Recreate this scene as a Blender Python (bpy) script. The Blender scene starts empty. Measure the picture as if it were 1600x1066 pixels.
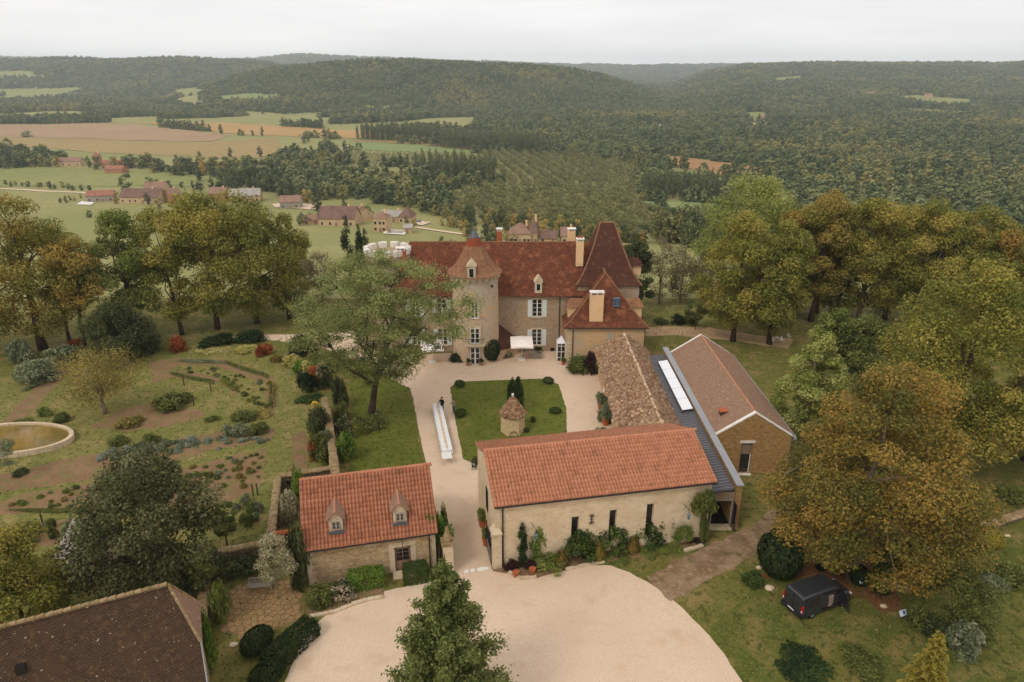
import bpy, bmesh, math, random
import numpy as np
from mathutils import Vector, Matrix
R = math.radians
SC = bpy.context.scene
COL = SC.collection

# ------------------------------------------------------------------ camera
F, HCAM = 1100.0, 36.0
PITCH = math.atan(429 / F)
CP, SP = math.cos(PITCH), math.sin(PITCH)
cam = bpy.data.cameras.new('camera'); camo = bpy.data.objects.new('camera', cam); COL.objects.link(camo)
camo.location = (0, 0, HCAM); camo.rotation_euler = (math.pi / 2 - PITCH, 0, 0)
cam.sensor_width = 36; cam.lens = F * 36 / 1600; cam.clip_start = 0.5; cam.clip_end = 30000
SC.camera = camo
SC.render.resolution_x, SC.render.resolution_y = 1024, 682

# ------------------------------------------------------------------ sky, sun, exposure
SUN_EL, SUN_AZ = R(48), R(-140)      # azimuth measured from +Y towards +X: from behind the camera, left
W = bpy.data.worlds.new('World'); SC.world = W; W.use_nodes = True
nt = W.node_tree; nt.nodes.clear()
out = nt.nodes.new('ShaderNodeOutputWorld'); mix = nt.nodes.new('ShaderNodeMixShader')
sky = nt.nodes.new('ShaderNodeTexSky'); sky.sky_type = 'NISHITA'; sky.sun_disc = False
sky.sun_elevation = SUN_EL; sky.sun_rotation = SUN_AZ; sky.air_density = 1; sky.dust_density = 3
b1 = nt.nodes.new('ShaderNodeBackground'); b1.inputs[1].default_value = 0.10
b2 = nt.nodes.new('ShaderNodeBackground'); b2.inputs[1].default_value = 1.0
tc = nt.nodes.new('ShaderNodeTexCoord'); mp = nt.nodes.new('ShaderNodeMapping'); mp.inputs['Scale'].default_value = (1.2, 1.2, 9)
nz = nt.nodes.new('ShaderNodeTexNoise'); nz.inputs['Scale'].default_value = 2.4; nz.inputs['Detail'].default_value = 5
rp = nt.nodes.new('ShaderNodeValToRGB')
rp.color_ramp.elements[0].position = .3; rp.color_ramp.elements[0].color = (.87, .855, .86, 1)
rp.color_ramp.elements[1].position = .7; rp.color_ramp.elements[1].color = (1.03, 1.005, 1.0, 1)
L = nt.links.new
L(tc.outputs['Generated'], mp.inputs[0]); L(mp.outputs[0], nz.inputs[0]); L(nz.outputs[0], rp.inputs[0]); L(rp.outputs[0], b2.inputs[0])
L(sky.outputs[0], b1.inputs[0]); mix.inputs[0].default_value = .93
L(b1.outputs[0], mix.inputs[1]); L(b2.outputs[0], mix.inputs[2]); L(mix.outputs[0], out.inputs[0])
sun = bpy.data.lights.new('sun', 'SUN'); suno = bpy.data.objects.new('sun', sun); COL.objects.link(suno)
sun.energy = 1.1; sun.angle = R(14); sun.color = (1, .95, .87)
sd = Vector((math.sin(SUN_AZ) * math.cos(SUN_EL), math.cos(SUN_AZ) * math.cos(SUN_EL), math.sin(SUN_EL)))
suno.rotation_euler = sd.to_track_quat('Z', 'Y').to_euler(); suno.location = sd * 200
vs = SC.view_settings
vs.view_transform = 'Standard'; vs.look = 'None'; vs.exposure = 0.12; vs.gamma = 1.0; vs.use_curve_mapping = False
SC.cycles.max_bounces = 6; SC.cycles.diffuse_bounces = 3; SC.cycles.glossy_bounces = 2
SC.cycles.transmission_bounces = 4; SC.cycles.transparent_max_bounces = 4; SC.cycles.volume_bounces = 2

# ------------------------------------------------------------------ terrain
def sstep(a, b, x):
    t = np.clip((x - a) / (b - a), 0, 1); return t * t * (3 - 2 * t)
_rn = np.random.RandomState(7)
_wv = [(_rn.uniform(-1, 1, 2), _rn.uniform(0, 6.28)) for _ in range(14)]
def wob(x, y, lam, k0=0, n=5):
    s = 0
    for (d, ph) in _wv[k0:k0 + n]:
        s = s + np.sin((x * d[0] + y * d[1]) / lam * 6.28 + ph)
    return s / n
def crest(pxs, ys):
    b = (np.array(pxs) - 800) / 1180.0
    ang = np.array([math.atan((104 - y) / 1180.0) for y in ys])
    return b, ang
RIDGES = [  # crest bearing table, base distance, crest distance, distance where it has sunk again, depth behind
    (crest([150, 250, 330, 420, 500, 640, 720, 800, 900, 950, 1000, 1060, 1100, 1130], [172, 155, 132, 114, 102, 99, 102, 107, 116, 124, 138, 162, 180, 190]), 1420, 2050, 2900),
    (crest([-400, 0, 100, 200, 300, 400, 480, 560, 640], [98, 98, 95, 97, 96, 99, 112, 130, 150]), 2050, 3250, 4300),
    (crest([960, 1040, 1100, 1170, 1250, 1320, 1450, 1600, 2000], [170, 140, 116, 104, 103, 102, 103, 102, 100]), 1250, 3300, 4400),
    (crest([-600, 0, 150, 250, 400, 470, 600, 700, 800, 900, 1000, 1100, 1170, 1300, 1600, 2200], [93, 93, 95, 99, 95, 89, 94, 98, 101, 104, 105, 104, 103, 101, 102, 100]), 3900, 6200, 8200),
]
def T(x, y):
    x = np.asarray(x, float); y = np.asarray(y, float)
    ax = np.maximum(np.maximum(-78 - x, x - 74), 0); ay = np.maximum(y - 114, 0)
    ay2 = np.maximum(-60 - y, 0)
    s = np.sqrt(ax * ax + ay * ay + ay2 * ay2)
    s = s * s / (s + 12)
    z = -50 * (1 - np.exp(-s / 175))
    z = z + sstep(60, 300, s) * 1.6 * wob(x, y, 260, 0) - 1.0 * sstep(30, 120, s) * wob(x, y, 90, 5)
    r = np.sqrt(x * x + y * y); b = x / np.maximum(y, 1)
    front = sstep(0, 400, y)
    h = np.zeros_like(z)
    for (bb, aa), y0, yc, y1 in RIDGES:
        ang = np.interp(b, bb, aa)
        zc = HCAM + yc * np.tan(ang) + 50
        zc = np.maximum(zc, 0)
        up = sstep(y0, yc, y + 120 * wob(x, y, 900, 3)); dn = 1 - .8 * sstep(yc, y1, y)
        hh = zc * up * dn
        hh = hh + sstep(.1, .6, up) * np.minimum(zc, 40) * .13 * (wob(x, y, 420, 6) + .6 * wob(x, y, 210, 2))
        h = np.maximum(h, hh)
    return z + h * front
def Tz(x, y): return float(T(x, y))
def ray(px, py):
    u = (px - 800) / F; v = (533 - py) / F
    return np.array((u, CP + v * SP, -SP + v * CP))
def at(px, py):
    """the place in the landscape seen at photo pixel px, py"""
    d = ray(px, py); ts = TS
    for _ in range(3):
        below = HCAM + d[2] * ts < T(d[0] * ts, d[1] * ts)
        k = int(np.argmax(below)) if below.any() else len(ts) - 1
        ts = np.linspace(ts[max(k - 1, 0)], ts[k], 40)
    p = d * ts[-1]
    return Vector((p[0], p[1], Tz(p[0], p[1])))
TS = np.geomspace(20, 12000, 400)
def g0(px, py, z=0.0):
    d = ray(px, py); t = (z - HCAM) / d[2]
    return Vector((d[0] * t, d[1] * t, z))
def zat(px, py, Y):
    d = ray(px, py); t = Y / d[1]; return HCAM + d[2] * t
def depth(p): return p[1] * CP - (p[2] - HCAM) * SP

# ------------------------------------------------------------------ materials
def S(r, g, b, k=1.0):
    f = lambda c: ((c / 255 + .055) / 1.055) ** 2.4 if c > 10 else c / 255 / 12.92
    return (f(r) * k, f(g) * k, f(b) * k, 1)
class N:
    def __init__(s, name):
        s.m = bpy.data.materials.new(name); s.m.use_nodes = True; s.t = s.m.node_tree
        s.p = s.t.nodes['Principled BSDF']; s.o = s.t.nodes['Material Output']
    def n(s, ty, **k):
        x = s.t.nodes.new('ShaderNode' + ty)
        for a, b in k.items():
            if a in x.inputs: x.inputs[a].default_value = b
            else: setattr(x, a, b)
        return x
    def l(s, a, b): s.t.links.new(a, b)
    def co(s, kind):
        if kind == 'world': return s.n('NewGeometry').outputs['Position']
        if kind == 'uv':
            return s.n('UVMap').outputs[0]
        return s.n('TexCoord').outputs['Object']
    def noise(s, co, scale, detail=4, rough=.55, dist=0):
        x = s.n('TexNoise'); x.inputs['Scale'].default_value = scale; x.inputs['Detail'].default_value = detail
        x.inputs['Roughness'].default_value = rough; x.inputs['Distortion'].default_value = dist
        s.l(co, x.inputs['Vector']); return x.outputs[0]
    def rng(s, v, lo, hi, a=0, b=1):
        x = s.n('MapRange'); x.inputs[1].default_value = lo; x.inputs[2].default_value = hi
        x.inputs[3].default_value = a; x.inputs[4].default_value = b; s.l(v, x.inputs[0]); return x.outputs[0]
    def mix(s, f, a, b, mode='MIX'):
        x = s.n('Mix', data_type='RGBA', blend_type=mode)
        for v, i in ((f, 0), (a, 6), (b, 7)):
            if isinstance(v, bpy.types.NodeSocket): s.l(v, x.inputs[i])
            else: x.inputs[i].default_value = v
        return x.outputs[2]
    def math(s, op, a, b=0.0):
        x = s.n('Math', operation=op)
        for v, i in ((a, 0), (b, 1)):
            if isinstance(v, bpy.types.NodeSocket): s.l(v, x.inputs[i])
            else: x.inputs[i].default_value = v
        return x.outputs[0]
    def bump(s, h, strength=.5, dist=.05):
        x = s.n('Bump'); x.inputs['Strength'].default_value = strength; x.inputs['Distance'].default_value = dist
        s.l(h, x.inputs['Height']); s.l(x.outputs[0], s.p.inputs['Normal'])
    def done(s, col, rough=.85, spec=.2):
        if isinstance(col, bpy.types.NodeSocket): s.l(col, s.p.inputs['Base Color'])
        else: s.p.inputs['Base Color'].default_value = col
        s.p.inputs['Roughness'].default_value = rough; s.p.inputs['Specular IOR Level'].default_value = spec
        return s.m
def plain(name, col, rough=.7, spec=.3, var=.12, scale=3.0, co='obj', metal=0):
    n = N(name); c = n.co(co)
    v = n.rng(n.noise(c, scale, 5), .3, .7, 1 - var, 1 + var)
    m = n.done(n.mix(1, col, n.mix(0, v, v), 'MULTIPLY'), rough, spec); n.p.inputs['Metallic'].default_value = metal
    return m
def layered(name, base, layers, co='world', bump=None, rough=.9, spec=.12):
    """layers: (scale, colour, lo, hi, detail)"""
    n = N(name); c = n.co(co); col = base
    for (sc, cl, lo, hi, dt) in layers:
        col = n.mix(n.rng(n.noise(c, sc, dt), lo, hi), col, cl)
    if bump: n.bump(n.noise(c, bump[0], 5, .7), bump[1], bump[2])
    return n.done(col, rough, spec)
def leafmat(name, c0, c1, c2, trans=.34, per_object=0.0, autumn=None, scale=0.004):
    """leaf colours c0..c2 picked by the leaf's own tint"""
    n = N(name)
    a = n.n('Attribute', attribute_name='tint').outputs['Fac']
    if per_object or autumn:
        oi = n.n('ObjectInfo')
        sh = n.math('MULTIPLY', n.math('SUBTRACT', oi.outputs['Random'], .5), per_object)
        a = n.math('ADD', a, sh)
    if autumn:
        a = n.math('ADD', a, n.math('MULTIPLY', n.math('SUBTRACT', n.noise(oi.outputs['Location'], .011, 2), .5), 1.7))
    r = n.n('ValToRGB'); e = r.color_ramp.elements
    e[0].position = .12; e[0].color = c0; e[1].position = .88; e[1].color = c2
    x = e.new(.5); x.color = c1
    n.l(a, r.inputs[0]); col = r.outputs[0]
    if autumn:
        ns = n.noise(oi.outputs['Location'], scale, 2)
        rnd = n.math('ADD', n.math('MULTIPLY', oi.outputs['Random'], .30), ns)
        col = n.mix(n.rng(rnd, autumn[1], autumn[2]), col, autumn[0])
    n.l(col, n.p.inputs['Base Color']); n.p.inputs['Roughness'].default_value = .65; n.p.inputs['Specular IOR Level'].default_value = .15
    tr = n.n('BsdfTranslucent'); n.l(col, tr.inputs[0])
    ms = n.n('MixShader'); ms.inputs[0].default_value = trans
    n.l(n.p.outputs[0], ms.inputs[1]); n.l(tr.outputs[0], ms.inputs[2]); n.l(ms.outputs[0], n.o.inputs[0])
    return n.m
def brickmat(name, c1, c2, mortar, w, h, msize=.02, layers=(), bump=.6, dist=.03, warp=.0, rough=.9, squash=1.0, co='uv', offset=.5):
    n = N(name); c = n.co(co)
    if warp:
        x = n.n('TexNoise'); x.inputs['Scale'].default_value = 1.7; x.inputs['Detail'].default_value = 3; n.l(c, x.inputs['Vector'])
        vm = n.n('VectorMath', operation='MULTIPLY_ADD'); vm.inputs[1].default_value = (warp, warp, warp)
        n.l(x.outputs[1], vm.inputs[0]); n.l(c, vm.inputs[2]); cc = vm.outputs[0]
    else: cc = c
    b = n.n('TexBrick'); b.inputs['Scale'].default_value = 1; b.inputs['Brick Width'].default_value = w; b.inputs['Row Height'].default_value = h
    b.inputs['Mortar Size'].default_value = msize; b.inputs['Mortar Smooth'].default_value = .3; b.inputs['Bias'].default_value = 0
    b.offset = offset; b.squash = squash
    b.inputs['Color1'].default_value = c1; b.inputs['Color2'].default_value = c2; b.inputs['Mortar'].default_value = mortar
    n.l(cc, b.inputs['Vector']); col = b.outputs['Color']
    for (sc, cl, lo, hi, dt) in layers:
        col = n.mix(n.rng(n.noise(c, sc, dt, .65), lo, hi), col, cl)
    hgt = n.math('SUBTRACT', n.noise(c, 14, 4, .7), b.outputs['Fac'])
    n.bump(hgt, bump, dist)
    return n.done(col, rough, .15)
def rubblemat(name, cols, mortar, scale=3.0, layers=(), stretch=1.9, bump=.7):
    """rough stones in mortar from voronoi cells"""
    n = N(name); c = n.co('uv')
    mpn = n.n('Mapping'); mpn.inputs['Scale'].default_value = (1, stretch, 1); n.l(c, mpn.inputs[0])
    ns = n.n('TexNoise'); ns.inputs['Scale'].default_value = 2.5; n.l(c, ns.inputs['Vector'])
    vm = n.n('VectorMath', operation='MULTIPLY_ADD'); vm.inputs[1].default_value = (.16, .16, .16)
    n.l(ns.outputs[1], vm.inputs[0]); n.l(mpn.outputs[0], vm.inputs[2])
    v = n.n('TexVoronoi', feature='F1'); v.inputs['Scale'].default_value = scale; n.l(vm.outputs[0], v.inputs['Vector'])
    e = n.n('TexVoronoi', feature='DISTANCE_TO_EDGE'); e.inputs['Scale'].default_value = scale; n.l(vm.outputs[0], e.inputs['Vector'])
    sp = n.n('SeparateColor'); n.l(v.outputs['Color'], sp.inputs[0])
    r = n.n('ValToRGB'); el = r.color_ramp.elements
    el[0].color = cols[0]; el[1].color = cols[-1]
    for i, cc in enumerate(cols[1:-1]): q = el.new((i + 1) / (len(cols) - 1)); q.color = cc
    n.l(sp.outputs[0], r.inputs[0])
    ed = n.rng(e.outputs[0], .02, .09)
    col = n.mix(ed, mortar, r.outputs[0])
    for (sc, cl, lo, hi, dt) in layers:
        col = n.mix(n.rng(n.noise(c, sc, dt, .65), lo, hi), col, cl)
    n.bump(n.math('ADD', ed, n.math('MULTIPLY', n.noise(c, 16, 4, .7), .5)), bump, .04)
    return n.done(col, .92, .1)
M = {}
# grounds
M['meadow'] = layered('meadow_grass', S(146, 140, 90), [(.035, S(160, 148, 100), .45, .62, 4), (.009, S(134, 134, 82), .4, .6, 3), (.35, S(134, 130, 78), .42, .62, 5), (2.5, S(120, 116, 66), .5, .75, 5)], bump=(6, .3, .06))
def lawnmat(name, a, b, c, d):
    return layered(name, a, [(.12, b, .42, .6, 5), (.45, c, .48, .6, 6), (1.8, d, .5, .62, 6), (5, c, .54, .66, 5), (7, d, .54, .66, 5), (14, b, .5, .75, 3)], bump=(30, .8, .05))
M['grass'] = lawnmat('park_grass', S(112, 108, 54), S(100, 102, 44), S(142, 122, 76), S(76, 78, 32))
M['lawn'] = lawnmat('courtyard_lawn', S(92, 100, 34), S(100, 106, 42), S(112, 110, 50), S(70, 80, 22))
M['garden_grass'] = lawnmat('garden_grass', S(126, 122, 66), S(112, 114, 56), S(150, 132, 84), S(92, 92, 44))
M['dark_grass'] = lawnmat('shade_tinted_grass', S(100, 100, 46), S(86, 94, 38), S(130, 114, 66), S(68, 74, 28))  # darker copy of the park grass, shade put into its colours
M['gravel'] = layered('pale_gravel', S(216, 190, 162), [(.15, S(206, 178, 150), .4, .65, 5), (9, S(192, 164, 136), .48, .7, 4), (35, S(230, 210, 186), .5, .72, 3), (1.4, S(208, 182, 154), .5, .7, 5), (60, S(160, 134, 110), .58, .75, 2), (.5, S(198, 170, 140), .56, .72, 6)], bump=(70, .6, .02))
M['track'] = layered('dirt_track', S(150, 124, 96), [(.6, S(124, 100, 72), .42, .6, 6), (2.2, S(172, 148, 118), .5, .68, 6), (1.1, S(98, 88, 50), .55, .68, 6), (12, S(116, 92, 68), .5, .7, 4)], bump=(20, .7, .04))
M['soil'] = layered('garden_soil', S(142, 112, 82), [(.5, S(126, 98, 70), .4, .62, 6), (.9, S(118, 112, 62), .52, .60, 6), (3, S(114, 108, 60), .57, .64, 6), (5, S(152, 124, 94), .5, .7, 5), (16, S(98, 76, 54), .52, .7, 4)], bump=(12, .9, .06))
M['sand'] = layered('sandy_path', S(176, 146, 110), [(.5, S(158, 128, 92), .4, .65, 5), (6, S(190, 162, 128), .5, .7, 5)], bump=(20, .5, .03))
M['leaflitter'] = layered('leaf_litter_ground', S(122, 84, 54), [(.6, S(96, 86, 46), .5, .62, 6), (4, S(92, 62, 40), .45, .65, 6), (11, S(150, 104, 66), .52, .7, 4)], bump=(14, .9, .05))
def fieldmat(name, a, b, c, ang, row):
    n = N(name); co = n.co('world')
    mpn = n.n('Mapping'); mpn.inputs['Rotation'].default_value = (0, 0, R(ang)); n.l(co, mpn.inputs[0])
    w = n.n('TexWave', wave_type='BANDS'); w.inputs['Scale'].default_value = row; w.inputs['Distortion'].default_value = 1.5; w.inputs['Detail'].default_value = 2
    n.l(mpn.outputs[0], w.inputs[0])
    col = n.mix(n.rng(n.noise(co, .012, 4), .4, .62), a, b)
    col = n.mix(n.rng(n.noise(co, .18, 4), .45, .7), col, c)
    col = n.mix(n.math('MULTIPLY', w.outputs[1], .18), col, c)
    return n.done(col, .95, .05)
M['f_maize'] = fieldmat('dry_maize_field', S(160, 126, 92), S(150, 120, 84), S(140, 112, 76), 20, .10)
M['f_pink'] = fieldmat('stubble_field', S(164, 136, 108), S(156, 128, 98), S(148, 122, 92), 15, .08)
M['f_olive'] = fieldmat('drying_crop_field', S(160, 136, 94), S(152, 132, 88), S(140, 122, 78), 15, .09)
M['f_orange'] = fieldmat('ripe_crop_field', S(178, 142, 94), S(168, 134, 86), S(156, 126, 82), 5, .08)
M['f_green'] = fieldmat('pasture_field', S(132, 134, 82), S(142, 140, 90), S(120, 122, 70), 10, .06)
M['f_fresh'] = fieldmat('fresh_green_field', S(126, 136, 86), S(134, 142, 92), S(116, 126, 76), 10, .06)
M['f_orch'] = fieldmat('orchard_ground', S(126, 124, 80), S(136, 128, 84), S(112, 110, 66), 100, .1)
M['f_brown'] = fieldmat('ploughed_field', S(162, 126, 86), S(150, 116, 78), S(142, 108, 72), 40, .08)
# building surfaces
M['tile_red'] = brickmat('old_flat_clay_tiles', S(146, 88, 60), S(118, 70, 50), S(70, 42, 32), .17, .11, .014,
    [(.35, S(112, 64, 46), .46, .60, 5), (.8, S(166, 106, 74), .52, .66, 6), (2.2, S(92, 56, 44), .52, .64, 6), (5, S(176, 128, 96), .60, .70, 4), (1.3, S(150, 84, 56), .56, .68, 5), (8, S(190, 166, 138), .67, .73, 3)], bump=1.0, dist=.05, warp=.03)
M['tile_dark'] = brickmat('weathered_dark_clay_tiles', S(110, 72, 56), S(94, 62, 50), S(54, 34, 28), .17, .11, .014,
    [(.5, S(96, 60, 48), .46, .62, 5), (1.2, S(128, 82, 60), .54, .68, 6), (3.5, S(76, 52, 44), .53, .66, 6), (8, S(166, 140, 118), .67, .73, 4)], bump=1.0, dist=.05, warp=.03)
M['tile_tower'] = brickmat('tower_clay_tiles', S(176, 126, 92), S(150, 104, 76), S(96, 64, 50), .17, .12, .014,
    [(.6, S(164, 124, 90), .46, .64, 5), (1.4, S(132, 88, 64), .52, .66, 6), (3.5, S(186, 142, 108), .55, .68, 5), (7, S(200, 172, 142), .63, .72, 4), (5, S(112, 78, 60), .6, .7, 5)], bump=1.0, dist=.05, warp=.03)
M['tile_tower_top'] = brickmat('red_lichen_tiles', S(176, 84, 52), S(150, 78, 54), S(90, 50, 38), .17, .12, .014, [(2, S(140, 96, 66), .52, .66, 6)], bump=1, dist=.05)
M['tile_brown'] = brickmat('brown_flat_tiles', S(164, 130, 106), S(146, 114, 92), S(108, 82, 66), .2, .12, .014,
    [(.6, S(150, 118, 94), .46, .64, 5), (3, S(176, 142, 116), .52, .68, 6), (7, S(124, 98, 80), .55, .7, 5)], bump=.7, dist=.04)
M['tile_black'] = brickmat('lichen_spotted_dark_tiles', S(98, 76, 58), S(80, 62, 48), S(46, 35, 28), .18, .12, .016,
    [(.7, S(84, 64, 48), .45, .62, 5), (2.5, S(106, 80, 58), .54, .68, 6), (3.4, S(170, 156, 136), .68, .71, 2), (6.5, S(150, 134, 116), .68, .72, 2), (1.6, S(112, 86, 54), .6, .72, 4)], bump=1.0, dist=.05, warp=.03)
M['stone_wall'] = rubblemat('chateau_rubble_stone', [S(164, 138, 110), S(184, 158, 126), S(144, 122, 100), S(172, 142, 104)], S(172, 150, 122), 3.4,
    [(.35, S(168, 154, 136), .45, .66, 5), (.8, S(186, 146, 102), .56, .7, 5), (1.5, S(134, 116, 98), .56, .72, 6), (.3, S(150, 136, 120), .55, .7, 4)], 2.0, .6)
M['render_grey'] = layered('old_lime_render', S(198, 172, 140), [(.25, S(182, 166, 146), .42, .62, 6), (.7, S(210, 168, 118), .54, .68, 5), (1.8, S(166, 148, 128), .52, .72, 6), (9, S(150, 132, 112), .6, .78, 5)], co='obj', bump=(9, .5, .03))
M['render_orange'] = layered('ochre_lime_render', S(208, 170, 124), [(.3, S(190, 162, 130), .45, .62, 6), (.8, S(178, 166, 148), .52, .66, 6), (2.4, S(162, 142, 118), .56, .74, 6), (10, S(148, 128, 108), .62, .8, 5)], co='obj', bump=(9, .5, .03))
M['render_cream'] = layered('cream_render', S(226, 186, 140), [(.8, S(214, 176, 132), .45, .7, 4), (5, S(232, 198, 156), .5, .75, 4)], co='obj', bump=(20, .3, .02))
M['ashlar'] = brickmat('cream_limestone_wall', S(226, 202, 168), S(206, 178, 142), S(216, 194, 162), .5, .16, .02,
    [(.6, S(228, 206, 174), .4, .65, 5), (2.2, S(200, 170, 134), .55, .70, 6), (5, S(176, 146, 112), .64, .72, 5), (11, S(160, 130, 98), .66, .74, 4), (.25, S(212, 184, 148), .5, .7, 3)], bump=.9, dist=.03, warp=.12, squash=.6)
M['cott_stone'] = rubblemat('cottage_rubble_stone', [S(196, 160, 110), S(176, 146, 108), S(206, 178, 134), S(150, 122, 88), S(186, 166, 138)], S(188, 162, 124), 4.2,
    [(.5, S(206, 184, 146), .5, .68, 4), (2.5, S(132, 104, 72), .6, .72, 5)], 2.2, .8)
M['well_stone'] = rubblemat('pale_ochre_rubble', [S(220, 190, 146), S(206, 174, 128), S(228, 204, 164), S(192, 158, 112)], S(214, 186, 146), 3.8, [(.7, S(208, 168, 110), .52, .68, 5), (.5, S(226, 206, 172), .5, .66, 4)], 2.0, .6)
M['brown_stone'] = rubblemat('golden_rubble_stone', [S(176, 136, 86), S(150, 114, 70), S(190, 150, 98), S(134, 104, 66)], S(164, 130, 86), 3.6, [(.6, S(158, 124, 80), .5, .7, 5)], 2.0, .8)
M['dry_stone'] = rubblemat('dry_stone', [S(140, 120, 94), S(116, 98, 76), S(158, 138, 110), S(98, 84, 64)], S(70, 58, 44), 4.5, [(.8, S(110, 100, 66), .52, .68, 6)], 1.9, 1.0)
M['stone_lime'] = layered('pale_cut_limestone', S(206, 186, 156), [(1.2, S(186, 162, 130), .45, .68, 6), (6, S(170, 148, 120), .55, .75, 5)], co='obj', bump=(12, .4, .03))
M['stone_white'] = layered('white_limestone', S(226, 218, 208), [(1.0, S(206, 194, 178), .48, .7, 5)], co='obj', bump=(12, .3, .02))
M['stone_mossy'] = layered('mossy_coping_stone', S(150, 124, 92), [(1.2, S(124, 108, 70), .42, .62, 6), (3, S(170, 146, 114), .5, .66, 6), (10, S(108, 92, 66), .54, .72, 4)], co='world', bump=(10, .8, .05))
M['flag'] = layered('ochre_flagstone', S(150, 120, 82), [(1.1, S(134, 108, 72), .42, .62, 5), (5, S(168, 138, 98), .5, .7, 5)], co='world', bump=(14, .5, .03))
def tilemat(name, a, b, c):
    n = N(name); at_ = n.n('Attribute', attribute_name='tint').outputs['Fac']; oi = n.n('ObjectInfo')
    f = n.math('FRACT', n.math('ADD', at_, oi.outputs['Random']))
    r = n.n('ValToRGB'); e = r.color_ramp.elements; e[0].color = a; e[1].color = c; x = e.new(.5); x.color = b
    n.l(f, r.inputs[0]); co = n.co('world')
    col = n.mix(n.rng(n.noise(co, 9, 5), .5, .75), r.outputs[0], S(158, 104, 76))
    col = n.mix(n.rng(n.noise(co, .8, 5), .5, .7), col, S(190, 128, 98))
    col = n.mix(n.rng(n.noise(co, 1.6, 6), .56, .7), col, S(150, 102, 76))
    col = n.mix(n.rng(n.noise(co, 5, 4), .66, .74), col, S(170, 146, 116))
    return n.done(col, .8, .2)
M['canal_tile'] = tilemat('terracotta_roof_tile', S(182, 122, 90), S(194, 132, 100), S(170, 112, 82))
M['canal_tile2'] = tilemat('terracotta_roof_tile_darker', S(172, 112, 82), S(184, 122, 92), S(156, 100, 74))
def slabmat():
    n = N('limestone_roof_slab'); a = n.n('Attribute', attribute_name='tint').outputs['Fac']
    r = n.n('ValToRGB'); e = r.color_ramp.elements; e[0].color = S(122, 94, 70); e[1].color = S(206, 170, 136)
    for p_, c_ in ((.3, S(158, 122, 92)), (.6, S(178, 144, 112)), (.8, S(150, 124, 102))): x = e.new(p_); x.color = c_
    n.l(a, r.inputs[0]); n.bump(n.noise(n.co('obj'), 9, 4), .6, .03)
    return n.done(r.outputs[0], .92, .1)
M['slab'] = slabmat()
M['zinc'] = plain('zinc_metal', S(150, 150, 150), .45, .5, .08, 1.5, metal=.3)
M['seam'] = plain('dark_standing_seam_metal', S(86, 84, 86), .5, .4, .1, 1.2, metal=.2)
M['seam_rib'] = plain('seam_rib_metal', S(128, 126, 128), .5, .4, .06, 1.2, metal=.2)
M['lead'] = plain('lead_sheet', S(88, 88, 94), .55, .4, .12, 2.0, metal=.2)
M['white'] = plain('white_paint', S(226, 222, 214), .6, .3, .04, 2)
M['shutter'] = plain('pale_grey_green_paint', S(206, 212, 202), .6, .3, .04, 2)
M['wood_grey'] = plain('weathered_wood', S(150, 140, 128), .85, .15, .2, 5)
M['wood_brown'] = plain('taupe_door_paint', S(142, 112, 88), .7, .2, .08, 3)
M['wood_dark'] = plain('dark_wood', S(70, 56, 46), .8, .15, .2, 5)
M['taupe'] = plain('taupe_blind', S(136, 116, 96), .7, .2, .05, 2)
M['iron'] = plain('dark_iron', S(40, 38, 38), .6, .3, .1, 5)
M['dark'] = plain('dark_interior', S(34, 28, 25), .9, .1, .2, 2)
M['terracotta'] = plain('terracotta_pot', S(166, 92, 60), .85, .15, .15, 6)
M['cloth'] = plain('white_tablecloth', S(238, 238, 240), .85, .15, .02, 4)
M['runner'] = plain('peach_table_runner', S(218, 190, 168), .85, .1, .15, 6)
M['canvas'] = plain('white_parasol_canvas', S(238, 226, 216), .85, .15, .03, 2)
M['bark'] = layered('tree_bark', S(80, 66, 50), [(2, S(62, 50, 38), .42, .62, 6), (6, S(100, 84, 66), .52, .7, 5)], co='obj', bump=(10, .9, .05))
M['bark_pale'] = layered('pale_bark', S(140, 124, 104), [(2, S(116, 102, 84), .42, .62, 6), (7, S(164, 150, 130), .54, .7, 5)], co='obj', bump=(10, .8, .04))
M['black_paint'] = plain('black_van_paint', S(46, 46, 48), .32, .6, .05, 2)
M['black_plastic'] = plain('black_plastic', S(34, 34, 36), .65, .3, .05, 4)
M['tyre'] = plain('rubber_tyre', S(28, 28, 28), .9, .1, .1, 6)
M['alloy'] = plain('alloy_rim', S(150, 150, 152), .4, .5, .05, 4, metal=.6)
M['red_lens'] = plain('red_tail_lens', S(170, 26, 22), .25, .5, .05, 4)
M['clear_lens'] = plain('pale_lens', S(226, 214, 206), .25, .5, .03, 4)
M['skin'] = plain('skin', S(206, 156, 126), .6, .3, .04, 6)
M['hair'] = plain('brown_hair', S(62, 42, 32), .7, .3, .1, 10)
M['black_cloth'] = plain('black_fabric', S(34, 33, 38), .9, .1, .1, 8)
M['grey_cloth'] = plain('grey_brown_fabric', S(142, 122, 108), .9, .1, .08, 8)
M['denim'] = plain('blue_denim', S(58, 82, 92), .9, .1, .1, 8)
M['sign_blue'] = plain('pale_blue_sign', S(196, 206, 218), .5, .3, .03, 5)
M['sign_ink'] = plain('dark_blue_ink', S(60, 84, 120), .6, .2, .03, 5)
M['yellow'] = plain('yellow_hose', S(216, 176, 60), .5, .3, .05, 5)
M['slate_blue'] = plain('blue_grey_frame_paint', S(96, 112, 130), .6, .3, .05, 5)
def glassmat(name, col, rough=.08, spec=.6):
    n = N(name); return n.done(col, rough, spec)
M['glass'] = glassmat('dark_window_glass', S(38, 36, 36))
M['glass_sky'] = glassmat('blue_rooflight_glass', S(120, 142, 170), .12)
def skyl():
    n = N('skylight_glass'); n.p.inputs['Transmission Weight'].default_value = 0
    return n.done(S(226, 226, 228), .18, .6)
M['skylight'] = skyl()
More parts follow.
